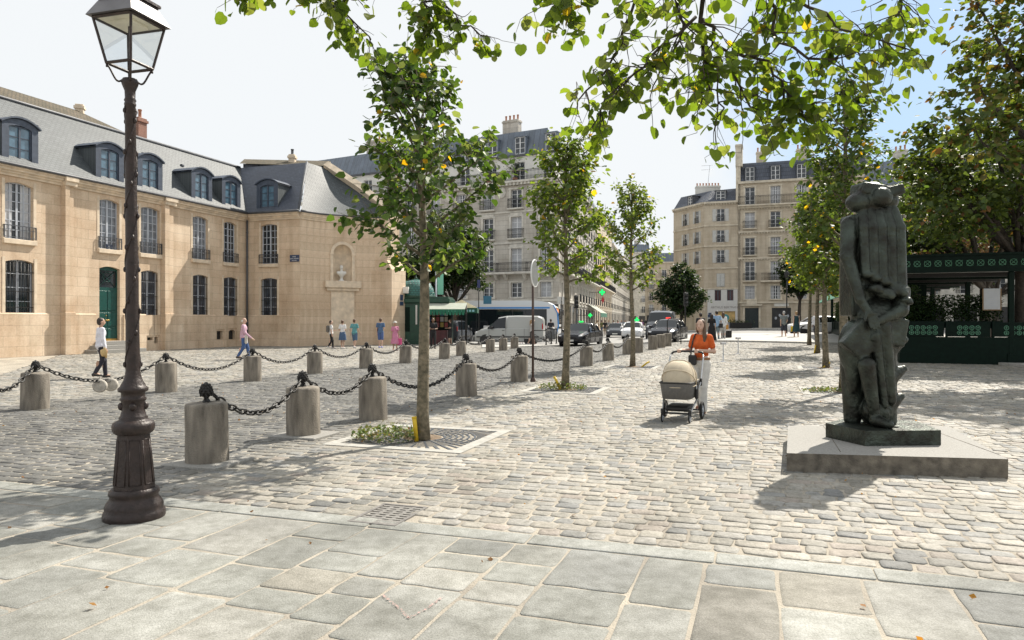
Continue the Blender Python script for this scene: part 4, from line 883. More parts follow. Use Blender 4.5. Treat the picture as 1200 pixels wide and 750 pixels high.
def railing(root, M, w, h=.95, d=.28, step=.11, key=None, floor=True, fancy=True, m=None):
    k = ('r', round(w, 2), round(h, 2), round(d, 2), step, floor, fancy)
    if k not in MC:
        a = MB(); r = .011
        a.box(-w/2, w/2, -d-.02, -d+.02, h-.035, h); a.box(-w/2, w/2, -d-.012, -d+.012, .06, .085); a.box(-w/2, w/2, -d-.010, -d+.010, h-.2, h-.18)
        n = max(2, int(w/step))
        for i in range(n+1):
            x = -w/2+w*i/n; a.box(x-r, x+r, -d-r, -d+r, .02, h-.03)
            if fancy and i < n:
                xm = x+w/n/2; q = w/n*.36
                a.tube([(xm+q*math.cos(t_), -d, .30+q*1.6*math.sin(t_)) for t_ in np.linspace(0, 2*PI, 9)[:-1]], .009, 3, None, False, True)
                a.tube([(xm+q*math.cos(t_), -d, h-.11+q*math.sin(t_)) for t_ in np.linspace(0, 2*PI, 7)[:-1]], .008, 3, None, False, True)
        for x in (-w/2, w/2):
            a.box(x-.015, x+.015, -d, 0, h-.035, h-.002); 
            for j in range(1, max(2, int(d/step))): yy = -d*j/max(2, int(d/step)); a.box(x-r, x+r, yy-r, yy+r, .02, h-.03)
        MC[k] = a.mesh('railing', m or M_iron)
    return obj('railing', MC[k], root, M)
def chimney(root, M, w, d, h, npots, m, pm=M_clay, ph=.55):
    a = MB(); a.bbox(-w/2, w/2, -d/2, d/2, 0, h, .02); a.box(-w/2-.06, w/2+.06, -d/2-.06, d/2+.06, h-.28, h-.12); c = a.build('chimney', m, root, M)
    for i in range(npots):
        b = MB(); x = -w/2+w*(i+.5)/npots; b.lathe([(.13, h), (.10, h+.08), (.095, h+ph*.8), (.12, h+ph*.85), (.12, h+ph)], 10, TR(x, 0, 0)); b.build('chimney_pot', pm, c)
    return c

# ------------------------------------------------ long sandstone building on the left, two wings and a concave end
I0 = Vector((-17.46, 47.7, 0)); ZG = 8.62; ZB_ = 12.5
LB = empty('sandstone_mansion', I0, 0, 'long two storey sandstone building with slate dormer roof and concave corner, at the left', 'building'); T_ = inv_tr(I0)
LM = 30.; S0 = I0-A*LM; FM = T_ @ frame(S0, A)
def ux(px, P0, d):                                      # local x on a facade line (P0 + d x) under photo column px; and depth
    u = U(px); x = (P0.x-u*P0.y)/(u*d.y-d.x); return x, P0.y+d.y*x
def ops_px(lst, P0, d):
    out = []
    for (a, b, t_, bt) in lst:
        xa, Ya = ux(a, P0, d); xb, _ = ux(b, P0, d); out.append((xa, xb, zat(bt, Ya), zat(t_, Ya)))
    return out
UP = ops_px([(5.5, 39, 211.5, 278.5), (116.4, 139.7, 231.6, 289.6), (165, 187, 239.8, 296.8), (225.7, 243.6, 252.2, 304), (262, 277, 259, 308.4)], S0, A)
LO = ops_px([(6, 40, 302.5, 368.3), (165, 185.2, 316.2, 370.3), (225.8, 243.5, 321.6, 371.3), (262, 278.2, 325.2, 372.4)], S0, A)
DO = ops_px([(116.4, 140.4, 311.5, 397)], S0, A)
UP.append((8.2, 9.6, UP[0][2], UP[0][3])); LO.append((8.2, 9.6, LO[0][2], LO[0][3])); UP.append((4.2, 5.6, UP[0][2], UP[0][3])); LO.append((4.2, 5.6, LO[0][2], LO[0][3]))
zu = (np.mean([o[2] for o in UP]), np.mean([o[3] for o in UP])); zl = (np.mean([o[2] for o in LO]), np.mean([o[3] for o in LO]))
UP = [(o[0], o[1], zu[0], zu[1], .13) for o in UP]; LO = [(o[0], o[1], zl[0], zl[1], .12) for o in LO]; D0 = DO[0]; D0 = (D0[0], D0[1], .62, D0[3], .12)
VE = [(o[0], o[1], o[2], o[3], r) for o, r in zip(ops_px([(254, 261, 388, 397.8), (268, 275.5, 386.5, 397.8), (172.6, 179, 395.4, 398.9), (181, 185, 395, 402.5)], S0, A), (0, .12, 0, 0))]
mb = MB(); wall(mb, LM, ZG, UP+LO+[D0]+VE, .30)
LW = mb.build('wall', M_stoneA, LB, FM)
mb = MB()
for o in VE: mb.box(o[0]-.01, o[1]+.01, .2, .25, o[2]-.01, o[3]+.01)
mb.build('vent_opening', M_black, LB, FM)
pil = [ux(71.3, S0, A)[0], ux(84, S0, A)[0], ux(188.6, S0, A)[0], ux(201.2, S0, A)[0], ux(84, S0, A)[0]]
PZ = 2.02
for xa, xb in ((pil[0], pil[1]), (pil[2], pil[3]), (.8, 1.9)):
    mb = MB(); xm = xa+(xb-xa)*.42; mb.bbox(xa, xm, -.30, .0, PZ+.05, ZG-.32, .01); mb.bbox(xm+.002, xb, -.14, .0, PZ+.05, ZG-.32, .01); mb.bbox(xa-.06, xm+.02, -.37, 0, 0, PZ+.05, .02); mb.bbox(xm+.022, xb+.06, -.22, 0, 0, PZ+.05, .02)
    mb.build('pilaster', M_stoneA, LB, FM)
gaps = sorted([(pil[0]-.07, pil[1]+.07), (pil[2]-.07, pil[3]+.07), (.74, 1.96), (D0[0]-.22, D0[1]+.22)]); x = 0; mb = MB()
segs = []
for ga, gb in gaps+[(LM, LM)]:
    if ga > x: segs.append((x, ga))
    x = gb
for xa, xb in segs:                                     # plinth course, left out where the cellar vents are
    sp = sorted([(o[0]-.1, o[1]+.1) for o in VE if xa < o[0] < xb]); x = xa
    for va, vb in sp+[(xb, xb)]:
        if va-x > .05: mb.xprism([(-.05, -.02), (-.05, PZ-.06), (0, PZ), (0, -.02)], x, va)
        x = max(x, vb)
for o in VE: mb.box(o[0]-.1, o[1]+.1, -.05, 0, o[3]+.1, PZ-.05)
mb.build('plinth_course', M_stoneA, LB, FM)
def cornice(mb, xa, xb, z, e0=0, e1=0, s=1.):
    for (y, za, zb_) in ((-.08, -.42, -.30), (-.16, -.30, -.2), (-.26, -.2, -.08), (-.34, -.08, 0)): mb.box(xa+e0*y, xb-e1*y, y*s, .0, z+za, z+zb_)
mb = MB(); cornice(mb, 0, LM, ZG-.02)
for xa, xb in ((pil[0], pil[1]), (pil[2], pil[3])): mb.box(xa-.05, xb+.05, -.44, -.345, ZG-.22, ZG-.021); mb.box(xa-.02, xb+.02, -.36, -.09, ZG-.421, ZG-.221)
mb.build('cornice', M_stoneTrim, LB, FM)
mb = MB(); mb.tube([(0, -.40, ZG+.03), (LM, -.40, ZG+.03)], .075, 8); mb.box(0, LM, -.40, .1, ZG-.018, ZG+.01); mb.build('gutter', M_lead, LB, FM)
def barred(root, M, o, name='window_bars'):
    a = MB(); w_ = o[1]-o[0]; h_ = o[3]-o[2]
    for i in range(8): x = -w_/2+w_*(i+.5)/8; a.tube([(x, -.02, .0), (x, -.02, h_-.03-(.2*(2*(i+.5)/8-1)**2))], .014, 5)
    for z in (h_*.14, h_*.43, h_*.78): a.box(-w_/2-.06, w_/2+.06, -.035, -.005, z-.016, z+.016)
    return a.build(name, M_iron, root, M)
M_dimpane = mat('dim_window_glass', (.17, .19, .22), .12, .5, 3, spec=.8)
M_duskpane = mat('dusky_window_glass', (.06, .07, .09), .12, .5, 3, spec=.8)
def fit_w(root, F_, o, kind, cols=4, rows=8, gm=None, dep=.17, cur=0):
    w_ = o[1]-o[0]; h_ = o[3]-o[2]; M = F_ @ TR((o[0]+o[1])/2, dep, o[2]); wd = window(root, M, w_, h_, cols if kind != 'bars' else 2, rows if kind != 'bars' else 4, M_greypaint, gm or (M_dimpane if kind != 'bars' else M_duskpane), .035, cur)
    if kind == 'bars': barred(root, F_ @ TR((o[0]+o[1])/2, .06, o[2]), o)
    if kind == 'rail':
        railing(root, F_ @ TR((o[0]+o[1])/2, -.0, o[2]+.02), w_+.16, .60, .10, .155, fancy=False, m=M_railgrey)
        a = MB(); a.bbox(-w_/2-.12, w_/2+.12, -.13, .28, -.22, -.002, .015); a.build('window_sill', M_stoneTrim, root, F_ @ TR((o[0]+o[1])/2, 0, o[2]))
    a = MB()                                            # flat stone architrave
    for (xa, xb, za, zb_) in ((-w_/2-.14, -w_/2, 0, h_+.1), (w_/2, w_/2+.14, 0, h_+.1)): a.box(xa, xb, -.018, .0, za, zb_)
    a.build('architrave', M_stoneTrim, root, F_ @ TR((o[0]+o[1])/2, 0, o[2])); return wd
for i, o in enumerate(UP): fit_w(LB, FM, o, 'rail', 4, 6, M_glass if i in (0, 4) else None, .17, 1 if i == 0 else 0)
for o in LO: fit_w(LB, FM, o, 'bars', 4, 6, M_glass if o is LO[0] else None)
# green door with steps and a blue number plate
w_ = D0[1]-D0[0]; dm = (D0[0]+D0[1])/2; hd = D0[3]-D0[2]; MD = FM @ TR(dm, .18, D0[2])
mb = MB(); mb.box(-w_/2, w_/2, 0, .06, 0, hd*.70); dr = mb.build('door', M_doorgreen, LB, MD)
mb = MB()
for (xa, xb) in ((-w_/2+.06, -.03), (.03, w_/2-.06)):
    for (za, zb_) in ((.12, .62), (.74, 1.45), (1.57, hd*.70-.1)): mb.bbox(xa, xb, -.022, 0, za, zb_, .012)
mb.build('door_panel', M_doorgreen, dr)
M_brass = mat('brass', (.45, .3, .09), .35, .1, 9, metal=.8)
mb = MB(); mb.bbox(-.13, .13, -.035, -.023, 1.02, 1.09, .004); mb.ell((-.1, -.05, 1.3), (.03, .03, .03), 8, 6); mb.build('letter_plate', M_brass, dr); mb = MB(); mb.box(-w_/2+.02, w_/2-.02, -.03, .0, 0, .1); mb.build('kick_plate', M_brass, dr)
mb = MB(); mb.box(-w_/2, w_/2, 0, .05, hd*.70+.001, hd*.70+.08); mb.box(-w_/2, w_/2, 0, .05, hd-.2, hd)
for sx in (-1, 1): mb.box(sx*w_/2-.05 if sx > 0 else -w_/2, w_/2 if sx > 0 else -w_/2+.05, 0, .05, hd*.7+.08, hd-.2)
for (a, b) in (((-w_/2, hd*.7), (w_/2, hd-.1)), ((w_/2, hd*.7), (-w_/2, hd-.1))): mb.tube([(a[0], .01, a[1]), (b[0], .01, b[1])], .014, 5)
mb.tube([(.26*math.cos(a_), .0, hd*.86+.26*math.sin(a_)) for a_ in np.linspace(0, 2*PI, 17)[:-1]], .013, 5, None, True, True)
mb.build('transom_grille', M_doorgreen, LB, MD); mb = MB(); mb.box(-w_/2+.05, w_/2-.05, .045, .049, hd*.7+.08, hd-.05); mb.build('transom_glass', M_glass, LB, MD)
mb = MB()
for j in range(3): mb.bbox(-w_/2-.3-.3*(2-j), w_/2+.3+.3*(2-j), -.25-.32*(2-j), .1, .2*j-(.05 if j == 0 else -.002), .2*(j+1), .015)
mb.build('door_steps', M_slabstone, LB, FM @ TR(dm, 0, 0))
M_enamel = mat('blue_enamel', (.035, .055, .11), .4)
mb = MB(); mb.bbox(-.2, .2, -.025, -.001, D0[3]+.85, D0[3]+1.15, .008); npl = mb.build('number_plate', M_enamel, LB, FM @ TR(dm-.05, 0, 0))
def text(parent, s, M, size, m, name='lettering', align='CENTER', ext=.002):
    cu = bpy.data.curves.new('lettering', 'FONT'); cu.body = s; cu.size = size; cu.align_x = align; cu.extrude = ext; cu.resolution_u = 2
    tmp = bpy.data.objects.new('tmp', cu); COL.objects.link(tmp); bpy.context.view_layer.update(); dg = bpy.context.evaluated_depsgraph_get()
    me = bpy.data.meshes.new_from_object(tmp.evaluated_get(dg)); bpy.data.objects.remove(tmp); me.materials.clear(); me.materials.append(m)
    return obj(name, me, parent, M @ Matrix.Rotation(R(90), 4, 'X'))
text(npl, '5', TR(0, -.028, D0[3]+.91), .24, M_white, 'numeral')
# dormers
def dormer(root, M, w, h, depth, fm, roofm, win_w, win_h, gm=None, z_win=.32):
    d = obj('dormer', None, root, M) if False else None
    a = MB(); n = 8; rise = .26*w/1.6
    prof = [(-w/2, 0), (w/2, 0), (w/2, h-rise)]+[(w/2-w*i/n, h-rise+rise*(1-(1-2*i/n)**2)) for i in range(1, n)]+[(-w/2, h-rise)]
    ww = win_w/2
    inner = [(-ww, z_win), (ww, z_win), (ww, z_win+win_h-.12)]+[(ww-2*ww*i/n, z_win+win_h-.12+.12*(1-(1-2*i/n)**2)) for i in range(1, n)]+[(-ww, z_win+win_h-.12)]
    N_ = len(prof); vs_ = [(p[0], 0, p[1]) for p in prof]+[(p[0], 0, p[1]) for p in inner]+[(p[0], .14, p[1]) for p in inner]
    fs = [(i, (i+1) % N_, N_+(i+1) % N_, N_+i) for i in range(N_)]+[(N_+i, N_+(i+1) % N_, 2*N_+(i+1) % N_, 2*N_+i) for i in range(N_)]
    a.add(vs_, fs); dm_ = a.build('dormer', fm, root, M)
    for sx in (-1, 1): b = MB(); b.box(sx*(w/2-.02)-.012, sx*(w/2-.02)+.012, .01, depth, 0, h-rise-.002); b.build('dormer_cheek', roofm, dm_)
    c = MB(); ov = .09; top = [(w/2+ov, h-rise-.03)]+[(w/2+ov-(w+2*ov)*i/n, h-rise-.03+(rise+.06)*(1-(1-2*i/n)**2)) for i in range(1, n)]+[(-w/2-ov, h-rise-.03)]
    for (p, q) in zip(top[:-1], top[1:]): c.add([(p[0], -.10, p[1]), (q[0], -.10, q[1]), (q[0], depth, q[1]), (p[0], depth, p[1]), (p[0], -.10, p[1]+.08), (q[0], -.10, q[1]+.08), (q[0], depth, q[1]+.08), (p[0], depth, p[1]+.08)], [(0, 1, 5, 4), (4, 5, 6, 7), (3, 2, 1, 0)], None, False)
    c.build('dormer_roof', M_bluegrey if fm is M_bluegrey else M_lead, dm_)
    o = window(dm_, TR(0, .06, z_win+.01), win_w-.02, win_h-.04, 2, 3, fm, gm or M_skyglass, .035, 0, 'dormer_window'); return dm_
M_skyglass = mat('sky_reflecting_glass', (.09, .16, .22), .08, .3, 2, spec=.9)
for (a_, b_, t_, bt) in ((2.5, 44, 139, 189.5), (113, 144, 166.5, 213.5), (161.5, 190, 180, 222), (225, 247.6, 196, 236.5), (260, 281.6, 206.5, 243.5)):
    xa, Ya = ux(a_, S0, A); xb, Yb = ux(b_, S0, A); w_ = xb-xa; dormer(LB, FM @ TR((xa+xb)/2, -.02, ZG+.05), 1.72, 2.16, 2.0, M_bluegrey, M_slate, 1.1, 1.55)
dormer(LB, FM @ TR(6.5, -.02, ZG+.05), 1.72, 2.16, 2.0, M_bluegrey, M_slate, 1.1, 1.55)
# roofs (each slope in its own frame so the slates run with the eaves)
def slope(name, pts, m, root, n_up=None):
    o = Vector(pts[0]); xd = (Vector(pts[1])-o).normalized(); nrm = xd.cross(Vector(pts[-1])-o).normalized(); yd = nrm.cross(xd)
    Fm = Matrix(((xd.x, yd.x, nrm.x, o.x), (xd.y, yd.y, nrm.y, o.y), (xd.z, yd.z, nrm.z, o.z), (0, 0, 0, 1))); iv = Fm.inverted()
    a = MB(); top = [iv @ Vector(p) for p in pts]; top = [(p.x, p.y, 0 if i != 0 else 0) for i, p in enumerate(top)] if False else [tuple(p) for p in top]
    a.add(top, [tuple(range(len(pts)))]); return a.build(name, m, root, T_ @ Fm if root is LB else inv_tr(root.location) @ Fm)
def z3(p, z): return Vector((p[0], p[1], z))
VV = I0-B*3+A*3; zr = ZG+.04; OUT = .3
slope('roof', [z3(S0+B*OUT, zr), z3(I0+B*OUT-A*OUT, zr), z3(VV, ZB_), z3(S0-B*3, ZB_)], M_slate, LB)
slope('roof', [z3(S0-B*3, ZB_), z3(VV, ZB_), z3(VV-B*5, ZB_+1.1), z3(S0-B*8, ZB_+1.1)], M_slate, LB)
mb = MB(); mb.tube([z3(S0-B*3, ZB_+.03), z3(VV, ZB_+.03)], .10, 8); mb.build('ridge_flashing', M_lead, LB, T_)
# mossy older tiled roof beyond and its small stack, brick chimney
xt, Yt = ux(126, S0-B*7.5, A); e1 = S0-B*7.5+A*xt
slope('tiled_roof', [z3(S0-B*4.2, ZB_+.25), z3(e1+B*3.3, ZB_+.25), z3(e1-A*2.2, ZB_+2.0), z3(S0-B*7.5, ZB_+2.0)], M_tile, LB)
slope('tiled_roof', [z3(e1+B*3.3, ZB_+.25), z3(e1+A*1.6, ZB_+.25), z3(e1-A*2.2, ZB_+2.0)], M_tile, LB)
chimney(LB, T_ @ Matrix.Translation(e1-A*2+Vector((0, 0, ZB_+1.4))) @ Matrix.Rotation(.33, 4, 'Z'), .45, .4, 1.0, 0, M_stoneTrim)
xc, Yc = ux(160.5, S0-B*5.5, A); chimney(LB, T_ @ Matrix.Translation(S0-B*5.5+A*xc+Vector((0, 0, ZB_+.1))) @ Matrix.Rotation(-.33, 4, 'Z'), .95, .7, 1.9, 2, M_brick)
for px_, zz in ((40, 11.2), (117, 10.9), (168, 11.3), (212, 11.2), (254, 10.9)):
    xk, _ = ux(px_, S0-B*2, A); mb = MB(); mb.bbox(-.1, .1, -.16, .1, 0, .14, .02); mb.build('roof_vent', M_lead, LB, FM @ TR(xk, (zz-ZG)/(ZB_-ZG)*3.3-.22, zz))
# wing, its wall, window column and dormer
C1 = Vector((-13.56, 46.37, 0)); WL = (C1-I0).length; BW = (C1-I0).normalized(); FW = T_ @ frame(I0, BW)
def wop(a, b, t_, bt, r):
    o = ops_px([(a, b, t_, bt)], I0, BW)[0]; return (*o, r)
WU = wop(305.7, 324.8, 261.7, 309.6, .13); WLo = wop(305.7, 324.8, 325.5, 372, .2); WU = (WU[0], WU[1], zu[0], zu[1], .13); WLo = (WLo[0], WLo[1], zl[0], zl[1], .12)
mb = MB(); wall(mb, WL, ZG, [WU, WLo], .3); mb.build('wall', M_stoneA, LB, FW)
fit_w(LB, FW, WU, 'rail', 4, 6, M_glass); fit_w(LB, FW, WLo, 'bars', 4, 6)
mb = MB(); mb.xprism([(-.05, -.02), (-.05, PZ-.06), (0, PZ), (0, -.02)], .06, WL); mb.build('plinth_course', M_stoneA, LB, FW)
mb = MB(); cornice(mb, .35, WL, ZG-.02); mb.build('cornice', M_stoneTrim, LB, FW); mb = MB(); mb.tube([(.4, -.40, ZG+.03), (WL+.15, -.40, ZG+.03)], .075, 8); mb.box(.4, WL+.1, -.40, .1, ZG-.018, ZG+.01); mb.build('gutter', M_lead, LB, FW)
mb = MB(); mb.tube([(.16, -.14, -.05), (.16, -.14, ZG-.4)], .06, 8)
for z in (1.5, 3.6, 5.8, 7.4): mb.tube([(.16, -.14, z), (.16, -.14, z+.06)], .075, 8)
mb.build('downpipe', M_lead, LB, FW)
xd_, _ = ux(313.3, I0, BW); dormer(LB, FW @ TR(xd_, -.02, ZG+.05), 1.66, 2.14, 2.2, M_bluegrey, M_slate, 1.06, 1.5)
C1T = C1+A*3-B*1.55; T2 = Vector((U(382)*51.6, 51.6, 0))
slope('roof', [z3(I0-A*OUT+B*OUT, zr), z3(C1-A*OUT, zr), z3(C1T, ZB_), z3(VV, ZB_)], M_slateDark, LB)
mb = MB(); mb.tube([z3(C1-A*OUT*.6, zr+.02), z3(C1T, ZB_+.02)], .09, 6); mb.build('hip_flashing', M_lead, LB, T_); mb = MB(); mb.tube([z3(I0, zr+.03), z3(VV, ZB_+.02)], .07, 6); mb.build('valley_flashing', M_lead, LB, T_)
# street name plaque
mb = MB(); xa, Ya = ux(340, I0, BW); xb, _ = ux(351, I0, BW); mb.bbox(xa, xb, -.05, -.001, zat(307, Ya), zat(299, Ya), .01); pq = mb.build('street_plaque', M_enamel, LB, FW)
for j, s_ in enumerate(('PLACE', 'SAINT-GERMAIN', 'DES-PRES')): text(pq, s_, TR((xa+xb)/2, -.053, zat(306, Ya)+.24-.125*j), .09, M_white)
# concave end wall with niche and bust
C2 = Vector((-8.41, 49.3, 0)); ch = C2-C1; cl = ch.length; cd = ch.normalized(); cn = Vector((cd.y, -cd.x, 0)); SAG = .85; NS = 9
def arcp(u): return C1+cd*(cl*u)-cn*(SAG*4*u*(1-u))
US = [0, .09, .18, .27, .73, .82, .91, 1.0]
US = [0, .08, .16, .24, .30, .66, .73, .80, .87, .94, 1.0]
for i in range(len(US)-1):
    a_, b_ = arcp(US[i]), arcp(US[i+1]); d_ = (b_-a_).normalized(); Fc = T_ @ frame(a_, d_); L_ = (b_-a_).length; mb = MB()
    if US[i] == .30:
        xn, Yn = ux(401.3, a_, d_); nz0, nz1 = zat(329.5, Yn), zat(287, Yn); nw = 21.5*Yn/F; NO = (xn-nw/2, xn+nw/2, nz0, nz1, nw/2)
        wall(mb, L_, ZG, [NO], .03); mb.build('wall', M_stoneA, LB, Fc)
        mb = MB(); n = 14; r = nw/2; zs_ = nz1-r; vs_ = []; 
        for j in range(n+1):
            t_ = PI*j/n; x = xn-r*math.cos(t_); y = .03+r*.95*math.sin(t_); vs_ += [(x, y, nz0), (x, y, zs_)]
        mb.add(vs_, [(2*j, 2*j+2, 2*j+3, 2*j+1) for j in range(n)], None, True)
        vs_ = []; m_ = 8
        for q_ in range(m_+1):
            for j in range(n+1):
                t_ = PI*j/n; ph = PI/2*q_/m_; vs_.append((xn-r*math.cos(t_)*math.cos(ph), .03+r*.95*math.sin(t_)*math.cos(ph), zs_+r*math.sin(ph)))
        mb.add(vs_, [(q_*(n+1)+j, q_*(n+1)+j+1, (q_+1)*(n+1)+j+1, (q_+1)*(n+1)+j) for q_ in range(m_) for j in range(n)], None, True)
        mb.add([(xn-r*math.cos(PI*j/n), .03+r*.95*math.sin(PI*j/n), nz0+.001) for j in range(n+1)], [tuple(range(n, -1, -1))])
        mb.build('niche', M_stoneTrim, LB, Fc)
        mb = MB(); 
        for j in range(12):                             # arch moulding and jamb strips
            t0_, t1_ = PI*j/12, PI*(j+1)/12; q0 = [(xn-(r+e)*math.cos(t_), zs_+(r+e)*math.sin(t_)) for e in (.02, .22) for t_ in (t0_, t1_)]
            mb.add([(p[0], y, p[1]) for y in (-.07, .0) for p in q0], [(0, 1, 3, 2), (2, 3, 7, 6), (1, 0, 4, 5)])
        for sx in (-1, 1): xx = xn+sx*(r+.12); mb.bbox(xx-.1, xx+.1, -.06, 0, nz0, zs_-.08, .01); mb.bbox(xx-.15, xx+.15, -.1, 0, zs_-.08, zs_+.0, .01)
        mb.build('niche_moulding', M_stoneTrim, LB, Fc)
        lw = 43*Yn/F; mb = MB(); mb.bbox(xn-lw/2, xn+lw/2, -.32, 0, zat(337.5, Yn), nz0-.002, .02); mb.bbox(xn-lw/2+.12, xn+lw/2-.12, -.2, 0, zat(341, Yn), zat(337.5, Yn)-.002, .02); mb.build('niche_ledge', M_stoneTrim, LB, Fc)
        pw = 28*Yn/F; mb = MB(); mb.bbox(xn-pw/2, xn+pw/2, -.07, 0, .0, zat(341, Yn)-.003, .01); mb.build('raised_panel', M_stoneTrim, LB, Fc)
        bp = frame(a_, d_) @ Vector((xn, .2, nz0)); bust_rz = math.atan2(d_.y, d_.x)
    else:
        wall(mb, L_, ZG, [], .03); mb.build('wall', M_stoneA, LB, Fc)
    mb = MB(); cornice(mb, -.04 if i else 0, L_+.04, ZG-.02+.0007*i, 0, 0, .8); mb.build('cornice', M_stoneTrim, LB, Fc)
mb = MB(); mb.tube([z3(arcp(u)+cn*.32, ZG+.03) for u in np.linspace(0, 1, 15)], .075, 8); mb.build('gutter', M_lead, LB, T_)
us = np.linspace(0, 1, 9); mb = MB()
tl = [z3(C1T.lerp(T2, min(1, u*1.4)), ZB_) if u < .72 else z3(T2.lerp(C2+A*.8, (u-.72)/.28), ZB_+(ZG+.1-ZB_)*((u-.72)/.28)**1.0) for u in us]
for (u0, t0_), (u1, t1_) in zip(list(zip(us, tl))[:-1], list(zip(us, tl))[1:]):
    a0, a1 = z3(arcp(u0)+cn*.3, zr), z3(arcp(u1)+cn*.3, zr); K_ = 5
    for q in range(K_):
        f0, f1 = q/K_, (q+1)/K_; sw = lambda f: f-.10*math.sin(PI*f)
        P_ = [a0.lerp(t0_, f0), a1.lerp(t1_, f0), a1.lerp(t1_, f1), a0.lerp(t0_, f1)]
        for v_, f in zip(P_, (f0, f0, f1, f1)): v_.z -= .35*math.sin(PI*f)
        mb.add(P_, [(0, 1, 2, 3)], None, True)
mb.weld = True; mb.build('roof', M_slate, LB, T_)
# cream gable coping, end pier, attic
mb = MB(); mb.tube([z3(T2, ZB_+.2), z3(T2.lerp(C2+A*.8, .5), (ZB_+ZG)/2+.45), z3(C2+A*.8, ZG+.4)], .34, 4, None, False); mb.build('gable_coping', M_stoneTrim, LB, T_)
FP_ = T_ @ frame(C2, A); mb = MB()
Lp = 1.36; mb.bbox(-.35, Lp, -.14, 1.3, 0, ZG+.2, .02); mb.build('end_pier', M_stoneA, LB, FP_); mb = MB(); mb.bbox(-.45, Lp+.25, -.5, 1.2, 0, 5.1, .03); mb.xprism([(-.5, 5.1), (-.14, 5.75), (.2, 5.75), (.2, 5.1)], -.45, Lp+.25); mb.build('pier_base', M_stoneA, LB, FP_)
mb = MB(); mb.box(Lp-.4, Lp-.02, 1.31, 14, 0, ZG-1); mb.build('rear_wall', M_stoneA, LB, FP_)
mb = MB(); mb.bbox(.75, 1.15, -.53, -.5, 3.05, 3.45, .01); mb.bbox(.7, 1.2, -.53, -.5, 2.7, 2.98, .01); mb.build('street_sign_plate', M_enamel, LB, FP_)
aL, aR = Vector((U(285)*51.5, 51.5, 0)), Vector((U(384)*52.5, 52.5, 0)); ad_ = (aR-aL).normalized(); an = Vector((-ad_.y, ad_.x, 0))
mb = MB(); h0, h1 = ZB_-.4, ZB_+.30
mb.prism([tuple((aL)[:2]), tuple((aR)[:2]), tuple((aR+an*3)[:2]), tuple((aL+an*3)[:2])], h0, h1); mb.build('attic', M_slateDark, LB, T_)
slope('tiled_roof', [z3(aL-an*.3-ad_*.2, h1-.05), z3(aR-an*.3+ad_*.1, h1+.0), z3(aR+an*1.5+ad_*.1, h1+.75), z3(aL+an*1.5-ad_*.2, h1+.65)], M_tile, LB)
slope('tiled_roof', [z3(aR+an*3.3+ad_*.1, h1), z3(aL+an*3.3-ad_*.2, h1-.05), z3(aL+an*1.5-ad_*.2, h1+.65), z3(aR+an*1.5+ad_*.1, h1+.75)], M_tile, LB)
mb = MB(); mb.prism([(-.06, 0), (.06, 0), (.06, .1), (-.06, .1)], 0, 0); mb = MB(); q0, q1, q2 = aR+ad_*.0, aR+an*3, aR+an*1.5
mb.add([z3(q0, h1), z3(q1, h1), z3(q2, h1+.72), z3(q0+ad_*.08, h1), z3(q1+ad_*.08, h1), z3(q2+ad_*.08, h1+.72)], [(0, 2, 1), (3, 4, 5), (0, 3, 5, 2), (1, 2, 5, 4)]); mb.build('gable', M_render, LB, T_)
pc = aL.lerp(aR, .56)+an*.8; chimney(LB, T_ @ Matrix.Translation(z3(pc, h1+.1)), .45, .45, .85, 1, M_stoneTrim, M_lead, .4)
# bust in the niche
bu = empty('stone_bust', bp+Vector((0, 0, .004)), bust_rz, 'small pale stone bust standing in the wall niche', 'bust'); bs = 1.12
mb = MB(); mb.lathe([(.16, 0), (.16, .05), (.11, .08), (.08, .16), (.09, .24), (.12, .27)], 16, Matrix.Scale(bs, 4)); mb.build('pedestal', M_render, bu)
mbust = [E((0, 0, .46), (.25, .14, .15)), E((0, .01, .36), (.14, .11, .12)), C_((0, 0, .52), (0, 0, .68), .075, .065), E((0, 0, .80), (.092, .115, .135)), C_((0, -.1, .80), (0, -.125, .77), .016, .022), E((0, .03, .86), (.105, .11, .1)), E((-.2, 0, .50), (.1, .1, .1)), E((.2, 0, .50), (.1, .1, .1))]
obj('figure', sdf_mesh('figure', mbust, .016, M_render, .03), bu, Matrix.Scale(bs, 4))
# ---------------------------------------------------------------- Haussmann block behind the bus
M_shutter = mat('pale_shutters', (.50, .50, .48), .6, .1, 6)
M_shopdark = mat('dark_shop_front', (.02, .021, .023), .3, .3, 2)
M_awning = mat('green_canvas', (.012, .13, .075), .75, .15, 5)
def rel(root): return inv_tr(root.location)
def std_windows(root, Fm, xs, zlist, styl, gm=M_glass, dep=.22, fm=None, cols=2):
    for z0, z1, kind in zlist:
        for i, (x, w_) in enumerate(xs):
            window(root, Fm @ TR(x, dep, z0), w_, z1-z0, cols, 4 if z1-z0 > 1.7 else 3, fm or M_white, gm, .04, [.9, 0, 1.5, 1.1, 0][(i*2+int(z0*3)) % 5])
            if kind == 'rail': railing(root, Fm @ TR(x, 0, z0+.02), w_+.5, .95, .32, .13)
            if kind == 'sill' or kind == 'rail':
                a = MB(); a.bbox(-w_/2-.28, w_/2+.28, -.36 if kind == 'rail' else -.14, .0, -.16, .0, .02); a.build('window_sill', styl[1], root, Fm @ TR(x, 0, z0))
            a = MB(); h_ = z1-z0
            for (xa, xb, za, zb_) in ((-w_/2-.2, -w_/2, 0, h_+.02), (w_/2, w_/2+.2, 0, h_+.02), (-w_/2-.28, w_/2+.28, h_+.021, h_+.2)): a.box(xa, xb, -.07 if za else -.05, .0, za, zb_)
            a.build('architrave', styl[1], root, Fm @ TR(x, 0, z0))
K = Vector((4.66, 72, 0)); DA = Vector((.883, -.469, 0)).normalized(); WA = 34.; PA = K-DA*WA
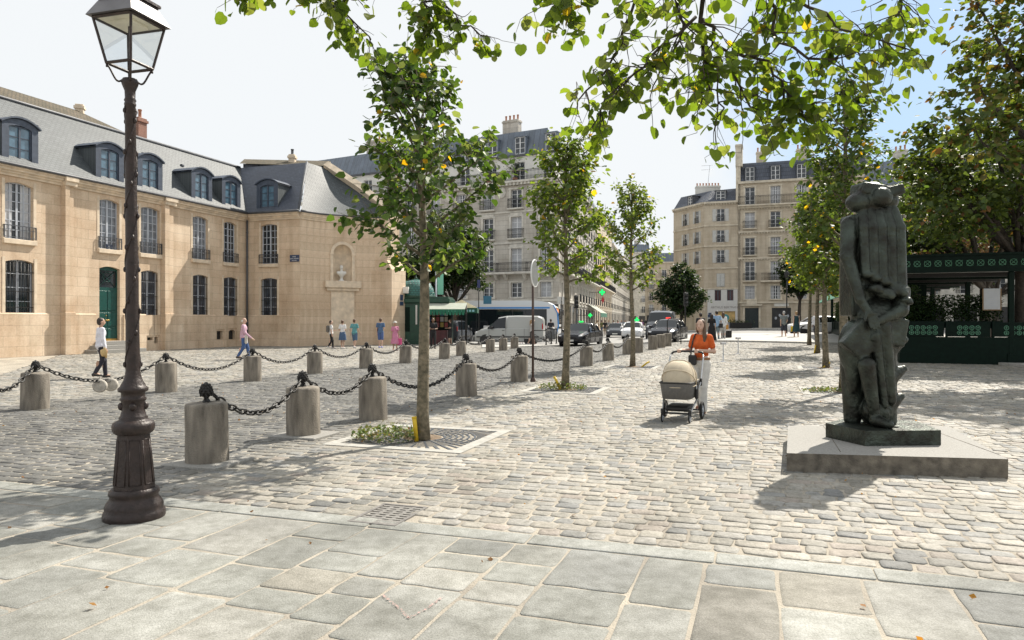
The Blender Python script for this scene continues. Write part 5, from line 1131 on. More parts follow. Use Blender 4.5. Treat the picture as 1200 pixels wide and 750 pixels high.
HA = empty('corner_apartment_block', K, 0, 'pale stone corner apartment block with zinc mansard roof, behind the white bus', 'building'); FA = rel(HA) @ frame(PA, DA)
XA = [(WA-(1.45+3.32*i), 1.25) for i in range(9)]
FLA = [(4.06, 5.55, 'sill'), (6.75, 9.05, 'none'), (10.1, 12.3, 'rail'), (13.2, 15.1, 'rail')]
DS = Vector((.207, .978, 0)); SL = 14.; FS = rel(HA) @ frame(K, DS); XS = [(2.2, 1.2), (5.4, 1.2), (8.6, 1.2), (11.8, 1.2)]
for Fm, W, XX in ((FA, WA, XA), (FS, SL, XS)):
    ops = [(x-w_/2, x+w_/2, a, b) for x, w_ in XX for a, b, _ in FLA]
    shops = [(x-1.35, x+1.35, .35, 3.3) for x, _ in XX]
    mb = MB(); wall(mb, W, 15.9, ops+shops, .25); mb.build('wall', M_stoneH, HA, Fm)
    std_windows(HA, Fm, XX, FLA, (M_stoneH, M_trimH))
    for x, _ in XX:
        mb = MB(); mb.box(x-1.35, x+1.35, .2, .24, .35, 3.3); mb.box(x-1.3, x+1.3, .1, .2, 2.6, 3.25); mb.build('shop_front', M_shopdark, HA, Fm)
    for y_, za_, zb_ in ((-.14, 3.62, 3.86), (-.10, 9.55, 9.78), (-.08, 12.75, 12.9)): mb = MB(); mb.box(0, W, y_, 0, za_, zb_); mb.build('string_course', M_trimH, HA, Fm)
    mb = MB(); mb.box(0, W, -.3, 0, 15.55, 15.75); mb.box(0, W, -.55, 0, 15.75, 15.95)
    for i in range(int(W/.42)): mb.box(.1+.42*i, .3+.42*i, -.45, -.3, 15.5, 15.748)
    mb.build('cornice', M_trimH, HA, Fm)
    mb = MB(); mb.bbox(0, W, -.85, 0, 6.4, 6.62, .03)
    for x, _ in XX:
        for s_ in (-1.1, 1.1): mb.xprism([(-.7, 6.4), (0, 6.4), (0, 5.8), (-.2, 5.85)], x+s_-.14, x+s_+.14)
    mb.build('balcony', M_trimH, HA, Fm)
    n_ = int(W/3.4)
    for i in range(n_): railing(HA, Fm @ TR(W*(i+.5)/n_, 0, 6.62), W/n_, .98, .78, .15); railing(HA, Fm @ TR(W*(i+.5)/n_, 0, 15.95), W/n_, 1.0, .48, .15)
    for x, _ in XX:                                     # carved panels between the storeys
        mb = MB(); mb.bbox(x-.8, x+.8, -.06, 0, 9.2, 9.5, .02); mb.build('carved_panel', M_trimH, HA, Fm)
        mb = MB(); mb.bbox(x-.7, x+.7, -.09, 0, 12.45, 12.72, .02); mb.build('carved_panel', M_trimH, HA, Fm); mb = MB(); mb.ell((x+1.66, -.05, 14.9), (.5, .12, .6), 10, 6); mb.build('carved_cartouche', M_trimH, HA, Fm)
# set-back white storey and zinc mansard
mb = MB()
SA, SB, SC = PA-Vector((DA.y, -DA.x, 0))*.9, K-Vector((DA.y, -DA.x, 0))*.9-DS.cross(Vector((0, 0, 1)))*.9, K+DS*SL-DS.cross(Vector((0, 0, 1)))*.9
def wallpoly(root, name, P0, P1, z0, z1, m, ops=(), dep=.2):
    d = (Vector(P1)-Vector(P0)); d.z = 0; mb = MB(); wall(mb, d.length, z1, [o for o in ops], dep, 0, z0); Fm = rel(root) @ frame((P0[0], P0[1], 0), d); mb.build(name, m, root, Fm); return Fm, d.length
Fq, Lq = wallpoly(HA, 'upper_wall', SA, SB, 15.95, 18.6, M_render, [(x-.6, x+.6, 16.0, 18.0) for x, _ in XA]); 
for x, _ in XA: window(HA, Fq @ TR(x, .15, 16.0), 1.2, 2.0, 2, 3, M_white, M_glass)
Fq2, Lq2 = wallpoly(HA, 'upper_wall', SB, SC, 15.95, 18.6, M_render)
for Fm, W in ((Fq, Lq), (Fq2, Lq2)): mb = MB(); mb.box(0, W, -.25, .2, 18.6, 18.8); mb.build('eaves', M_lead, HA, Fm)
nA = Vector((DA.y, -DA.x, 0)); nS = Vector((DS.y, -DS.x, 0)); e_ = 1.35
def mans(root, P0, P1, P2, z0, z1, d, m):
    n0 = Vector(((P1-P0).y, -(P1-P0).x, 0)).normalized(); n1 = Vector(((P2-P1).y, -(P2-P1).x, 0)).normalized()
    q0, q1, q2 = P0-n0*d, P1-n0*d-n1*d, P2-n1*d
    for (a, b, c, dd) in ((P0, P1, q1, q0), (P1, P2, q2, q1)):
        dr_ = (b-a).normalized(); Fm = rel(root) @ frame((a.x, a.y, 0), dr_); iv = frame((a.x, a.y, 0), dr_).inverted(); mb = MB()
        mb.add([iv @ z3(a, z0), iv @ z3(b, z0), iv @ z3(c, z1), iv @ z3(dd, z1)], [(0, 1, 2, 3)]); mb.build('roof', m, root, Fm)
    mb = MB(); mb.add([z3(q0, z1), z3(q1, z1), z3(q2, z1), z3(q2-n1*9, z1+.9), z3(q0-n0*9, z1+.9)], [(0, 1, 2, 3, 4)]); mb.build('roof', M_lead, root, rel(root))
mans(HA, SA, SB, SC, 18.8, 21.4, 1.1, M_zinc)
def flat_dormer(root, M, w, h, dep=.9, fm=M_white, gm=M_glass, roofm=M_zinc):
    a = MB(); a.box(-w/2-.14, -w/2, 0, dep, 0, h); a.box(w/2, w/2+.14, 0, dep, 0, h); a.box(-w/2-.2, w/2+.2, -.08, dep+.3, h, h+.12); o = a.build('dormer', roofm, root, M); window(o, TR(0, .04, .02), w, h-.03, 2, 3, fm, gm, .04, 0, 'dormer_window')
for L_ in (1.2, 4.7, 8.0, 11.4, 14.7, 18): flat_dormer(HA, Fq @ TR(WA-L_, -.02, 18.85), 1.15, 1.75, 1.0)
for s_ in (2, 5.3, 8.6): flat_dormer(HA, Fq2 @ TR(s_, -.02, 18.85), 1.1, 1.7, 1.0)
for px_, W_, hh in ((600, 1.9, 2.4), (442, 2.6, 2.4)):
    x_, Y_ = ux(px_, PA-nA*3.2, DA); chimney(HA, rel(HA) @ Matrix.Translation(z3(PA-nA*3.2+DA*x_, 20.8)) @ Matrix.Rotation(math.atan2(DA.y, DA.x), 4, 'Z'), W_, .8, hh, 4, M_stoneH)
# plants on the top balcony
rng = np.random.default_rng(3)
for px_, n_, r_ in ((601, 420, .75), (570, 160, .45)):
    x_, Y_ = ux(px_, PA, DA); c_ = PA+DA*x_-nA*.5; pt = empty('balcony_plant', z3(c_, 15.97), 0, 'leafy balcony shrub in front of the white top storey, %s' % ('larger one' if r_ > .5 else 'smaller one on its left'), 'plant', 'shrubs on the top balcony')
    mb = MB(); mb.lathe([(.2, 0), (.27, .45), (.24, .45)], 12); mb.build('pot', M_clay, pt); mb = MB(); mb.tube([(0, 0, .4), (.05, 0, 1.2)], .03, 6); mb.build('stem', M_bark, pt)
    pos = rng.normal(size=(n_, 3))*np.array([r_*.6, .25, r_*.7])+np.array([0, 0, .7+r_]); obj('foliage', leaves_mesh('foliage', pos, .15, M_leafdark, [(.05, .08, .035), (.07, .10, .05), (.04, .06, .03)], 'tiny', .2), pt)

# street of facades running away beyond the corner
def street_house(name, label, P0, d, L_, H, floors, m, tm, roofz=2.4, bay=3.0, shop=M_shopdark, bal=(), win=(1.1, 1.9), rail=True):
    t = empty(name, P0, 0, label, 'building'); Fm = rel(t) @ frame(P0, d); nb = max(1, int(L_/bay)); XX = [((i+.5)*L_/nb, win[0]) for i in range(nb)]
    ops = [(x-w_/2, x+w_/2, z, z+win[1]) for x, w_ in XX for z in floors]; sh = [(x-bay*.38, x+bay*.38, .3, 3.1) for x, _ in XX]
    mb = MB(); wall(mb, L_, H, ops+sh, .2); mb.build('wall', m, t, Fm); std_windows(t, Fm, XX, [(z, z+win[1], 'rail' if rail else 'sill') for z in floors], (m, tm), M_glass, .16)
    for x, _ in XX: mb = MB(); mb.box(x-bay*.38, x+bay*.38, .15, .19, .3, 3.1); mb.box(x-bay*.36, x+bay*.36, .1, .15, 2.5, 3.0); mb.build('shop_front', shop, t, Fm)
    mb = MB(); mb.box(0, L_, -.4, 0, H-.3, H); mb.build('cornice', tm, t, Fm)
    for z in [3.8]+floors[1:]: mb = MB(); mb.box(0, L_, -.1, 0, z-.4, z-.22); mb.build('string_course', tm, t, Fm)
    for z in bal:
        mb = MB(); mb.bbox(0, L_, -.8, -.01, z-.2, z, .03); mb.build('balcony', tm, t, Fm)
        for i in range(nb): railing(t, Fm @ TR((i+.5)*L_/nb, 0, z), L_/nb, 1, .74, .16)
    d = Vector((d[0], d[1], 0)).normalized(); n_ = Vector((d.y, -d.x, 0)); P0 = Vector((P0[0], P0[1], 0)); a, b = P0, P0+d*L_
    mb = MB(); iv = frame(P0, d).inverted()
    q = [z3(a+n_*.1, H), z3(b+n_*.1, H), z3(b-n_*1.1, H+roofz), z3(a-n_*1.1, H+roofz), z3(b-n_*9, H+roofz+.5), z3(a-n_*9, H+roofz+.5), z3(b-n_*10, 0), z3(a-n_*10, 0), z3(a, 0), z3(b, 0)]
    mb.add([iv @ p for p in q], [(0, 1, 2, 3), (3, 2, 4, 5)]); mb.build('roof', M_zinc, t, Fm)
    for f_ in ((8, 0, 3, 5, 7), (9, 6, 4, 2, 1), (5, 4, 6, 7)): mb = MB(); mb.add([iv @ p for p in q], [f_]); mb.build('party_wall', M_render, t, Fm)
    for i in range(max(1, nb//2)): chimney(t, Fm @ TR(L_*(i+.5)/max(1, nb//2), 2.5, H+roofz-.1), 1.6, .6, 1.4, 3, m)
    return t, Fm
C_S = K+DS*SL
h1_, FH1 = street_house('apartment_house', 'narrow stone house with green pharmacy cross, just beyond the street corner', C_S+DS*.02, DS, 24, 17.5, [3.9, 6.9, 9.9, 12.9], M_stoneH, M_trimH, bal=(6.9,), bay=3.4)
street_house('apartment_house', 'stone house with a long second floor balcony, farther down the street', C_S+DS*24.1, DS, 34, 18.5, [4.0, 7.1, 10.2, 13.3], M_stoneR, M_trimR, bal=(7.1,), bay=3.6)
street_house('apartment_house', 'farthest pale house down the left side of the street', C_S+DS*58.3, DS, 70, 17, [4, 7, 10, 13], M_stoneH, M_trimH, bay=4.5)
e0 = Vector((U(733)*215, 215, 0)); street_house('apartment_house', 'hazy grey house closing the far end of the street', e0, (1, -.1), 7, 22, [4, 7.2, 10.4, 13.6, 16.8], M_trimH, M_trimH, bay=3.4)
e0 = Vector((U(756)*190, 190, 0)); street_house('apartment_house', 'bright sunlit house far down the right side of the street', e0, (1, -.25), 13, 17, [4, 7, 10, 13], M_stoneR, M_trimR, bay=3.2)
# awning and lit pharmacy crosses
def awning(root, Fm, xa, xb, z, out, drop, m, valance=.28, m2=None):
    mb = MB(); mb.add([(xa, -.02, z), (xb, -.02, z), (xb, -out, z-drop), (xa, -out, z-drop), (xa, -.02, z+.04), (xb, -.02, z+.04), (xb, -out, z-drop+.04), (xa, -out, z-drop+.04)], [(0, 3, 2, 1), (4, 5, 6, 7), (0, 4, 7, 3), (1, 2, 6, 5)])
    o = mb.build('awning', m, root, Fm); mb = MB(); n = 14
    for i in range(n): x0_, x1_ = xa+(xb-xa)*i/n, xa+(xb-xa)*(i+1)/n; mb.add([(x0_, -out-.01, z-drop+.04), (x1_, -out-.01, z-drop+.04), (x1_-.03, -out-.01, z-drop-valance), ((x0_+x1_)/2, -out-.01, z-drop-valance-.06), (x0_+.03, -out-.01, z-drop-valance)], [(0, 4, 3, 2, 1)])
    mb.build('valance', m2 or m, o); return o
M_canvaspale = mat('pale_canvas', (.33, .36, .30), .85, .1, 4)
awning(h1_, FH1, 13, 23.5, 3.9, 1.8, 1.2, M_canvaspale, .5, M_awning)
M_cross = emit('green_neon', (.01, .75, .12), 1.0)
def cross(px, py, Y, s, label):
    p = Vector((U(px)*Y, Y, zat(py, Y))); t = empty('pharmacy_cross', p, .1, label, 'shop sign', 'lit green pharmacy crosses'); q = s/3
    mb = MB(); mb.prism([(-q, -s), (q, -s), (q, -q), (s, -q), (s, q), (q, q), (q, s), (-q, s), (-q, q), (-s, q), (-s, -q), (-q, -q)], -.08, .08, Matrix.Rotation(R(90), 4, 'X')); mb.build('casing', M_green, t)
    for y in (-.085, .085): mb = MB(); k_ = .82; mb.prism([(a*k_, b*k_) for a, b in [(-q, -s), (q, -s), (q, -q), (s, -q), (s, q), (q, q), (q, s), (-q, s), (-q, q), (-s, q), (-s, -q), (-q, -q)]], y-.01, y+.01, Matrix.Rotation(R(90), 4, 'X')); mb.build('lit_face', M_cross, t)
    mb = MB(); mb.box(-s-1.2, -s+.02, -.03, .03, -.03, .03); mb.build('bracket', M_iron, t)
cross(705.5, 342.5, 93, .45, 'lit green pharmacy cross projecting from the facade above the pale awning')
cross(746, 375, 150, .62, 'lit green pharmacy cross far down the street beside the third young tree')
cross(691.5, 369.5, 88, .3, 'small lit green pharmacy cross beside the shop front below the larger cross')
p = Vector((U(706.5)*93, 93, zat(351.5, 93))); t = empty('tobacco_sign', p, .1, 'red lozenge tobacco shop sign hanging below the green cross', 'shop sign'); mb = MB(); mb.prism([(0, -.5), (.2, 0), (0, .5), (-.2, 0)], -.06, .06, Matrix.Rotation(R(90), 4, 'X')); mb.build('lozenge', mat('red_sign', (.5, .03, .04), .4), t)
mb = MB(); mb.box(-.9, 0, -.02, .02, .2, .24); mb.build('bracket', M_iron, t)

# ---------------------------------------------------------------- right hand corner: older narrow house and tall stone house
PR = Vector((30.56, 98, 0)); g0 = .6
RB = empty('stone_apartment_house', PR, 0, 'tall sandy stone house with dark mansard roof and iron balconies, on the right', 'building'); FR = rel(RB) @ frame(PR, B); WR = 17.
XR = [(ux(px_, PR, B)[0], 1.25) for px_ in (878.8, 908.8, 939.5, 970)]
FR_Z = [(4.55, 6.35, 'sill'), (7.05, 9.6, 'rail'), (10.5, 12.8, 'rail'), (14.1, 16.2, 'rail'), (17.3, 19.6, 'none')]
ops = [(x-w_/2, x+w_/2, a, b) for x, w_ in XR for a, b, _ in FR_Z]
dx0, dx1 = ux(873, PR, B)[0], ux(889, PR, B)[0]; sx0, sx1 = ux(904.5, PR, B)[0], ux(927, PR, B)[0]
mb = MB(); wall(mb, WR, 20.4, ops+[(dx0, dx1, g0, zat(361, 98)), (sx0, sx1, g0+.1, zat(361, 98))], .25); mb.build('wall', M_stoneR, RB, FR); std_windows(RB, FR, XR, FR_Z, (M_stoneR, M_trimR))
for z in (4.0, 9.95, 13.5): mb = MB(); mb.box(0, WR, -.18, 0, z, z+.22); mb.build('string_course', M_trimR, RB, FR)
for z in (9.95, 13.5, 16.75):
    mb = MB(); [mb.box(.05+.36*i, .2+.36*i, -.14, 0, z-.18, z-.002) for i in range(int(WR/.36))]; mb.build('dentil_pattern', M_trimR, RB, FR)
mb = MB(); mb.box(0, WR, -.35, 0, 16.75, 17.0); mb.build('cornice', M_trimR, RB, FR); mb = MB(); mb.box(0, WR, -.28, 0, 20.1, 20.4); mb.build('cornice', M_trimR, RB, FR)
mb = MB(); mb.bbox(0, WR, -.7, 0, 17.0, 17.2, .02); mb.build('balcony', M_trimR, RB, FR)
for i in range(6): railing(RB, FR @ TR(WR*(i+.5)/6, 0, 17.2), WR/6, 1.15, .62, .2)
mb = MB(); x_ = XR[1][0]; mb.bbox(x_-1.9, x_+4.5, -.6, -.01, 6.8, 7.03, .02); mb.build('balcony', M_trimR, RB, FR); railing(RB, FR @ TR(x_+1.3, 0, 7.03), 6.2, 1, .55, .2)
mb = MB(); mb.box(dx0, dx1, .2, .24, g0, zat(361, 98)); dd_ = mb.build('door', mat('dark_teal_door', (.012, .022, .024), .35, .2, 4), RB, FR); mb = MB()
for i in range(4): mb.bbox(dx0+.1+(dx1-dx0)*i/4, dx0-.1+(dx1-dx0)*(i+1)/4, .17, .2, g0+.3, g0+1.8, .02); mb.bbox(dx0+.1+(dx1-dx0)*i/4, dx0-.1+(dx1-dx0)*(i+1)/4, .17, .2, g0+2.0, zat(361, 98)-.2, .02)
mb.build('door_panel', dd_.data.materials[0], dd_)
mb = MB(); zt = zat(361, 98); mb.bbox(dx0-.45, dx1+.45, -.3, 0, zt+.25, zt+.5, .02); mb.xprism([(-.28, 0), (0, 0), (0, .7), (-.05, .7)], dx0+.2, dx1-.2, TR(0, 0, zt+.5)); mb.bbox(dx0-.25, dx0-.02, -.12, 0, g0, zt+.25, .01); mb.bbox(dx1+.02, dx1+.25, -.12, 0, g0, zt+.25, .01); mb.build('door_surround', M_trimR, RB, FR)
mb = MB(); mb.box(sx0, sx1, .2, .24, g0+.1, zat(361, 98)); sf = mb.build('shop_front', M_shopdark, RB, FR); mb = MB(); mb.bbox((sx0+sx1)/2-.9, (sx0+sx1)/2+.9, -.06, -.001, zt+.2, zt+.6, .01); mb.build('shop_sign', M_render, RB, FR)
for j in range(5): mb = MB(); mb.ell((sx0+.5+j*.5, .17, 2.0+.5*math.sin(j*2.3)), (.16, .02, .2), 8, 5); mb.build('window_display', M_greypaint, sf)
aR0, aR1 = PR-Vector((B.y, -B.x, 0))*.0, PR+B*WR
mans(RB, aR0-Vector((B.y, -B.x, 0))*.4, aR1-Vector((B.y, -B.x, 0))*.4, aR1+A*8, 20.45, 23.1, .8, M_slateDark)
for x, _ in XR: flat_dormer(RB, FR @ TR(x, .3, 20.5), 1.1, 1.85, 1.0, M_white, M_glass, M_slateDark)
mb = MB(); mb.box(-.3, .3, 0, 8, 0, 24.0); mb.build('party_wall', M_trimR, RB, FR)
chimney(RB, FR @ TR(.1, 1.0, 22.5), .9, 2.2, 3.0, 0, M_trimR); 
for px_ in (892, 939): x_, _ = ux(px_, PR+A*3, B); chimney(RB, FR @ TR(x_, 3, 23.0), 1.3, .7, 1.9, 3, M_trimR, M_clay, .6)
# older narrow house with chamfered corner
Q_ = PR-B*4.5; DN = Vector((.368, -.93, 0)).normalized(); LN = 7.2; PN = Q_-DN*LN
NB = empty('stone_corner_house', Q_, 0, 'narrow sandy corner house with pale shutters and white shop front', 'building'); F1 = rel(NB) @ frame(Q_, B); F2 = rel(NB) @ frame(PN, DN)
x1 = ux(844.5, Q_, B)[0]; X1 = [(x1, 1.05)]; X2 = [(ux(803.3, PN, DN)[0], .85), (ux(816.8, PN, DN)[0], .85)]
ZN = [(6.3, 8.1), (9.55, 11.3), (12.35, 14.0), (15.2, 16.9)]; HN = 17.9
shop_ops = [(ux(837.5, Q_, B)[0], ux(845, Q_, B)[0], 4.4, 5.85), (ux(852, Q_, B)[0], ux(859.5, Q_, B)[0], 4.4, 5.85), (ux(838, Q_, B)[0], ux(862, Q_, B)[0]-.05, 1.0, 2.95)]
for Fm, W, XX, sh in ((F1, 4.5, X1, shop_ops), (F2, LN, X2, [])):
    mb = MB(); wall(mb, W, HN, [(x-w_/2, x+w_/2, a, b) for x, w_ in XX for a, b in ZN]+sh, .2); mb.build('wall', M_stoneR, NB, Fm)
    for i, (za, zb_) in enumerate(ZN):
        for x, w_ in XX:
            window(NB, Fm @ TR(x, .14, za), w_, zb_-za, 2, 3, M_white, M_glass, .04)
            if i: railing(NB, Fm @ TR(x, 0, za), w_+.1, .75, .08, .14, fancy=False)
            for s_ in (-1, 1):
                closed = i == 0; xs_ = x+s_*(w_*.25 if closed else w_*.75+.03); mb = MB(); hw = w_*.24; mb.bbox(-hw, hw, -.06, -.015, .02, zb_-za-.02, .01)
                for q in range(14): zz = .1+(zb_-za-.2)*q/14; mb.box(-hw+.05, hw-.05, -.068, -.061, zz, zz+.05)
                mb.build('shutter', M_shutter, NB, Fm @ TR(xs_, 0, za))
    for z in (5.95, 8.75, 11.75, 14.55): mb = MB(); mb.box(0, W, -.1, 0, z, z+.18); mb.build('string_course', M_trimR, NB, Fm)
    mb = MB(); mb.box(0, W, -.3, 0, HN-.25, HN); 
    for i in range(int(W/.36)): mb.box(.05+.36*i, .2+.36*i, -.22, 0, HN-.45, HN-.252)
    mb.build('cornice', M_trimR, NB, Fm)
M_shopwhite = mat('white_shop_paint', (.60, .59, .57), .6, .05, 3)
mb = MB(); so_ = [(a, b, c, d) for a, b, c, d in shop_ops]; wall(mb, 4.42, 5.9, so_, .06, ux(829, Q_, B)[0] if ux(829, Q_, B)[0] > .1 else .3, 0.0); o = mb.build('shop_facade', M_shopwhite, NB, F1 @ TR(0, -.06, 0))
for a, b, c, d in shop_ops[:2]: window(o, TR((a+b)/2, .14, c), b-a, d-c, 1, 1, M_bluegrey, mat('plum_pane', (.06, .025, .03), .2), .03, 0, 'shop_window')
a, b, c, d = shop_ops[2]; mb = MB(); mb.box(a, b, .2, .22, c, d); wn = mb.build('shop_window', mat('warm_lit_shop', (.55, .38, .15), .5, .4, 1.5), o)
mb = MB(); mb.ell(((a+b)/2, .19, (c+d)/2+.1), (.55, .012, .5), 14, 8); mb.build('window_display', mat('teal_display', (.08, .3, .33), .5), wn)
text(o, 'ARTHUS BERTRAND', TR((a+b)/2+.05, -.012, 3.35), .42, mat('grey_lettering', (.20, .18, .17), .5), 'lettering')
mb = MB(); mb.bbox(-.28, .28, -.03, -.002, 2.1, 2.5, .01); mb.bbox(-.2, .2, -.03, -.002, 2.52, 2.75, .01); mb.build('street_sign_plate', M_enamel, NB, F1 @ TR(ux(832, Q_, B)[0], -.07, 0))
mans(NB, PN, Q_, PR-B*.02, HN+.02, HN+1.9, 1.3, M_slateDark); flat_dormer(NB, F1 @ TR(x1, .15, HN+.1), 1.2, 1.35, 1.0, M_white, M_glass, M_lead); flat_dormer(NB, F2 @ TR(X2[0][0]+.9, .15, HN+.1), 1.0, 1.2, 1.0, M_white, M_glass, M_lead)
cq = PN+DN*3.5-Vector((DN.y, -DN.x, 0))*3.4; chimney(NB, rel(NB) @ Matrix.Translation(z3(cq, HN+.3)) @ Matrix.Rotation(-.1, 4, 'Z'), 3.4, .9, 2.8, 8, M_render, M_clay, .4)
mb = MB(); xa_ = z3(cq, HN+2.9); mb.tube([xa_, xa_+Vector((.3, 0, 3.2))], .02, 5); mb.tube([xa_+Vector((-.9, 0, 3.1)), xa_+Vector((1.0, 0, 3.2))], .015, 4); mb.tube([xa_+Vector((-.9, 0, 2.5)), xa_+Vector((.8, 0, 2.6))], .015, 4); mb.build('roof_aerial', M_iron, NB, rel(NB))
# mansard roofline far right, behind the pavilion
street_house('apartment_house', 'distant house with a steep grey roof seen between statue and right hand trees', Vector((U(1010)*88, 88, 0)), (.55, -.83), 20, 17.5, [4.6, 8, 11.2, 14.4], M_trimH, M_trimH, 3.2, 3.2)
# ---------------------------------------------------------------- green pavilion (cafe terrace) on the right
PV = Vector((U(1056)*28, 28, 0)); PV.z = .12; WPV = 4.55; LPV = 29.
M_lattice = mat('pale_green_lattice', (.095, .25, .16), .5, .2, 6); M_canopy = mat('white_canopy', (.55, .55, .52), .7, .1, 4); M_dkgreen = mat('bottle_green_paint', (.003, .012, .008), .5, .25, 6, spec=.12)
pv = empty('terrace_pavilion', PV, 0, 'dark green open terrace pavilion with lattice fascia and planter panels, behind the statue', 'pavilion'); FV = rel(pv) @ frame(PV, B); FVs = rel(pv) @ frame(PV+A*LPV, -A)
def ring(mb, x, z, r, y=-.03, t=.014, M=None): mb.tube([(x+r*math.cos(a), y, z+r*math.sin(a)) for a in np.linspace(0, 2*PI, 13)[:-1]], t, 4, M, True, True)
for Fm, W in ((FV, WPV), (FVs, LPV)):
    mb = MB(); mb.box(0, W, 0, .14, -.2, .92)
    n = max(1, int(W/1.25))
    mb.build('base_panel', M_dkgreen, pv, Fm)
    for i in range(n):
        x0, x1 = W*i/n, W*(i+1)/n; mb = MB(); mb.box(x0+.06, x1-.06, .02, .06, .93, 1.42); mb.box(x0, x0+.06, -.03, .12, .921, 1.5); mb.box(x0+.06, x1-.06, -.012, .1, 1.42, 1.47); pn = mb.build('planter_panel', M_dkgreen, pv, Fm)
        if W > 10 and i < n-6: continue
        mb = MB(); k = 4 if i else 5
        for q in range(k):
            xx = (x0+x1)/2+(q-(k-1)/2)*.2
            for zz in (1.08, 1.27): ring(mb, xx, zz, .075, .01); mb.box(xx-.05, xx+.05, .004, .018, zz-.008, zz+.008); mb.box(xx-.008, xx+.008, .003, .0175, zz-.05, zz+.05)
        mb.build('lattice', M_lattice, pn)
    mb = MB(); mb.box(-.12, W+.12, -.12, .06, 3.42, 3.98); mb.box(-.2, W+.2, -.2, .1, 3.981, 4.06); mb.box(-.16, W+.16, -.16, .08, 3.36, 3.419); mb.build('fascia', M_dkgreen, pv, Fm)
    mb = MB(); n = int(W/.34)
    for i in range(n):
        x = W*(i+.5)/n; z = 3.7; 
        ring(mb, x, z, .11, -.135, .012)
        for a in (PI/4, -PI/4): mb.tube([(x-.15*math.cos(a), -.135, z-.15*math.sin(a)), (x+.15*math.cos(a), -.135, z+.15*math.sin(a))], .010, 4)
    mb.build('fascia_lattice', M_lattice, pv, Fm)
for x, y in ((.06, .08), (3.65, .08), (.06, 6), (3.65, 6), (.06, 13), (.06, 20), (.06, LPV-.1), (3.65, LPV-.1), (3.65, 13)):
    mb = MB(); mb.bbox(x-.09, x+.09, y-.09, y+.09, -.2, 3.36, .015); mb.box(x-.13, x+.13, y-.13, y+.13, -.2, .3); mb.build('post', M_dkgreen, pv, FV)
mb = MB(); mb.add([(-.1, 0, 3.42), (WPV+.1, 0, 3.42), (WPV+.1, LPV, 3.42), (-.1, LPV, 3.42)], [(0, 1, 2, 3)]); mb.build('canopy_underside', M_canopy, pv, FV)
mb = MB(); mb.box(-.1, WPV+.1, .0, LPV, 3.95, 4.02); mb.build('roof', M_dkgreen, pv, FV)
for i in range(13): mb = MB(); mb.box(-.05, WPV+.05, 1+i*2.1, 1.1+i*2.1, 3.24, 3.4); mb.build('rafter', M_dkgreen if i % 2 else M_iron, pv, FV)
mb = MB(); mb.box(.6, 2.6, 9, 9.2, .0, 3.3); mb.box(2.4, 2.6, 7, 9, 0, 2.4); mb.build('inner_partition', M_dkgreen, pv, FV)
mb = MB(); mb.bbox(.8, 2.3, 8.8, 8.98, 2.3, 2.85, .02); mb.build('counter_board', mat('dark_brown_board', (.05, .035, .028), .5), pv, FV)
mb = MB(); mb.add([(-.25, -.12, 4.0), (-.25, LPV*.9, 4.0), (-1.1, LPV*.9, 3.05), (-1.1, 9.5, 3.05), (-.25, 7, 4.0)], [(0, 4, 3, 2, 1)]); 
mb = MB(); mb.add([(-.2, 8.5, 3.5), (-.2, 27, 3.5), (-1.25, 27, 2.75), (-1.25, 8.5, 2.75), (-.2, 8.5, 3.54), (-.2, 27, 3.54), (-1.25, 27, 2.79), (-1.25, 8.5, 2.79)], [(0, 1, 2, 3), (7, 6, 5, 4), (0, 3, 7, 4), (2, 1, 5, 6), (3, 2, 6, 7)]); mb.build('side_awning', M_awning, pv, FV)
mb = MB(); mb.add([(-.02, -.05, -.22), (WPV, -.05, -.22), (WPV, LPV, -.22), (-.02, LPV, -.22), (0, 0, -.19), (WPV, 0, -.19), (WPV, LPV, -.19), (0, LPV, -.19)], [(4, 5, 6, 7)]); mb.build('deck', mat('dark_timber_deck', (.06, .045, .035), .8, .3, 5), pv, FV)
def hedge(Fm, L_, d, z0, h, n, label, seed, size=.09):
    rng = np.random.default_rng(seed); o0 = Fm @ Vector((L_/2, d/2, z0)); t = empty('clipped_hedge', o0, 0, label, 'hedge', 'hedges of the terrace pavilion'); iv = inv_tr(o0)
    pos = np.stack([rng.random(n)*L_, rng.random(n)*d, z0+rng.random(n)**.8*h+.09*np.sin(rng.random(n)*40)], -1); P_ = np.array([tuple(iv @ Fm @ Vector(p)) for p in pos])
    obj('foliage', leaves_mesh('foliage', P_, size, M_leafdark, [(.02, .042, .016), (.028, .055, .02), (.016, .032, .013)], 'tiny', .1, rng=rng), t)
    mb = MB(); mb.box(.02, L_-.02, .02, d-.02, z0-.25, z0+.02); mb.build('trough', M_dkgreen, t, iv @ Fm)
FVw, FVsw = frame(PV, B), frame(PV+A*LPV, -A)
hedge(FVw @ TR(.15, .2, PV.z*0), 3.3, .5, 1.5, .95, 5200, 'dark hedge along the front of the green pavilion', 41)
hedge(FVsw @ TR(.0, .2, 0), LPV-.3, .5, 1.5, 1.35, 13000, 'long green hedge along the side of the pavilion, left of the statue', 42, .12)
t = empty('menu_board', FVw @ Vector((3.0, -.06, 1.95)), math.atan2(B.y, B.x), 'pale menu board hanging on the pavilion front', 'menu board'); mb = MB(); mb.bbox(-.27, .27, -.03, 0, 0, .78, .01); mb.build('board', mat('menu_white', (.45, .46, .48), .5, .05, 6), t)
mb = MB(); mb.box(-.3, .3, -.035, -.005, -.03, 0); mb.box(-.3, -.27, -.035, 0, 0, .78); mb.box(.27, .3, -.035, 0, 0, .78); mb.build('frame', mat('oak', (.25, .16, .08), .6), t)
mb = MB()
for i in range(9): mb.box(-.2, .2-.05*(i % 3), -.033, -.031, .08+.07*i, .095+.07*i)
mb.build('menu_lines', M_greypaint, t)
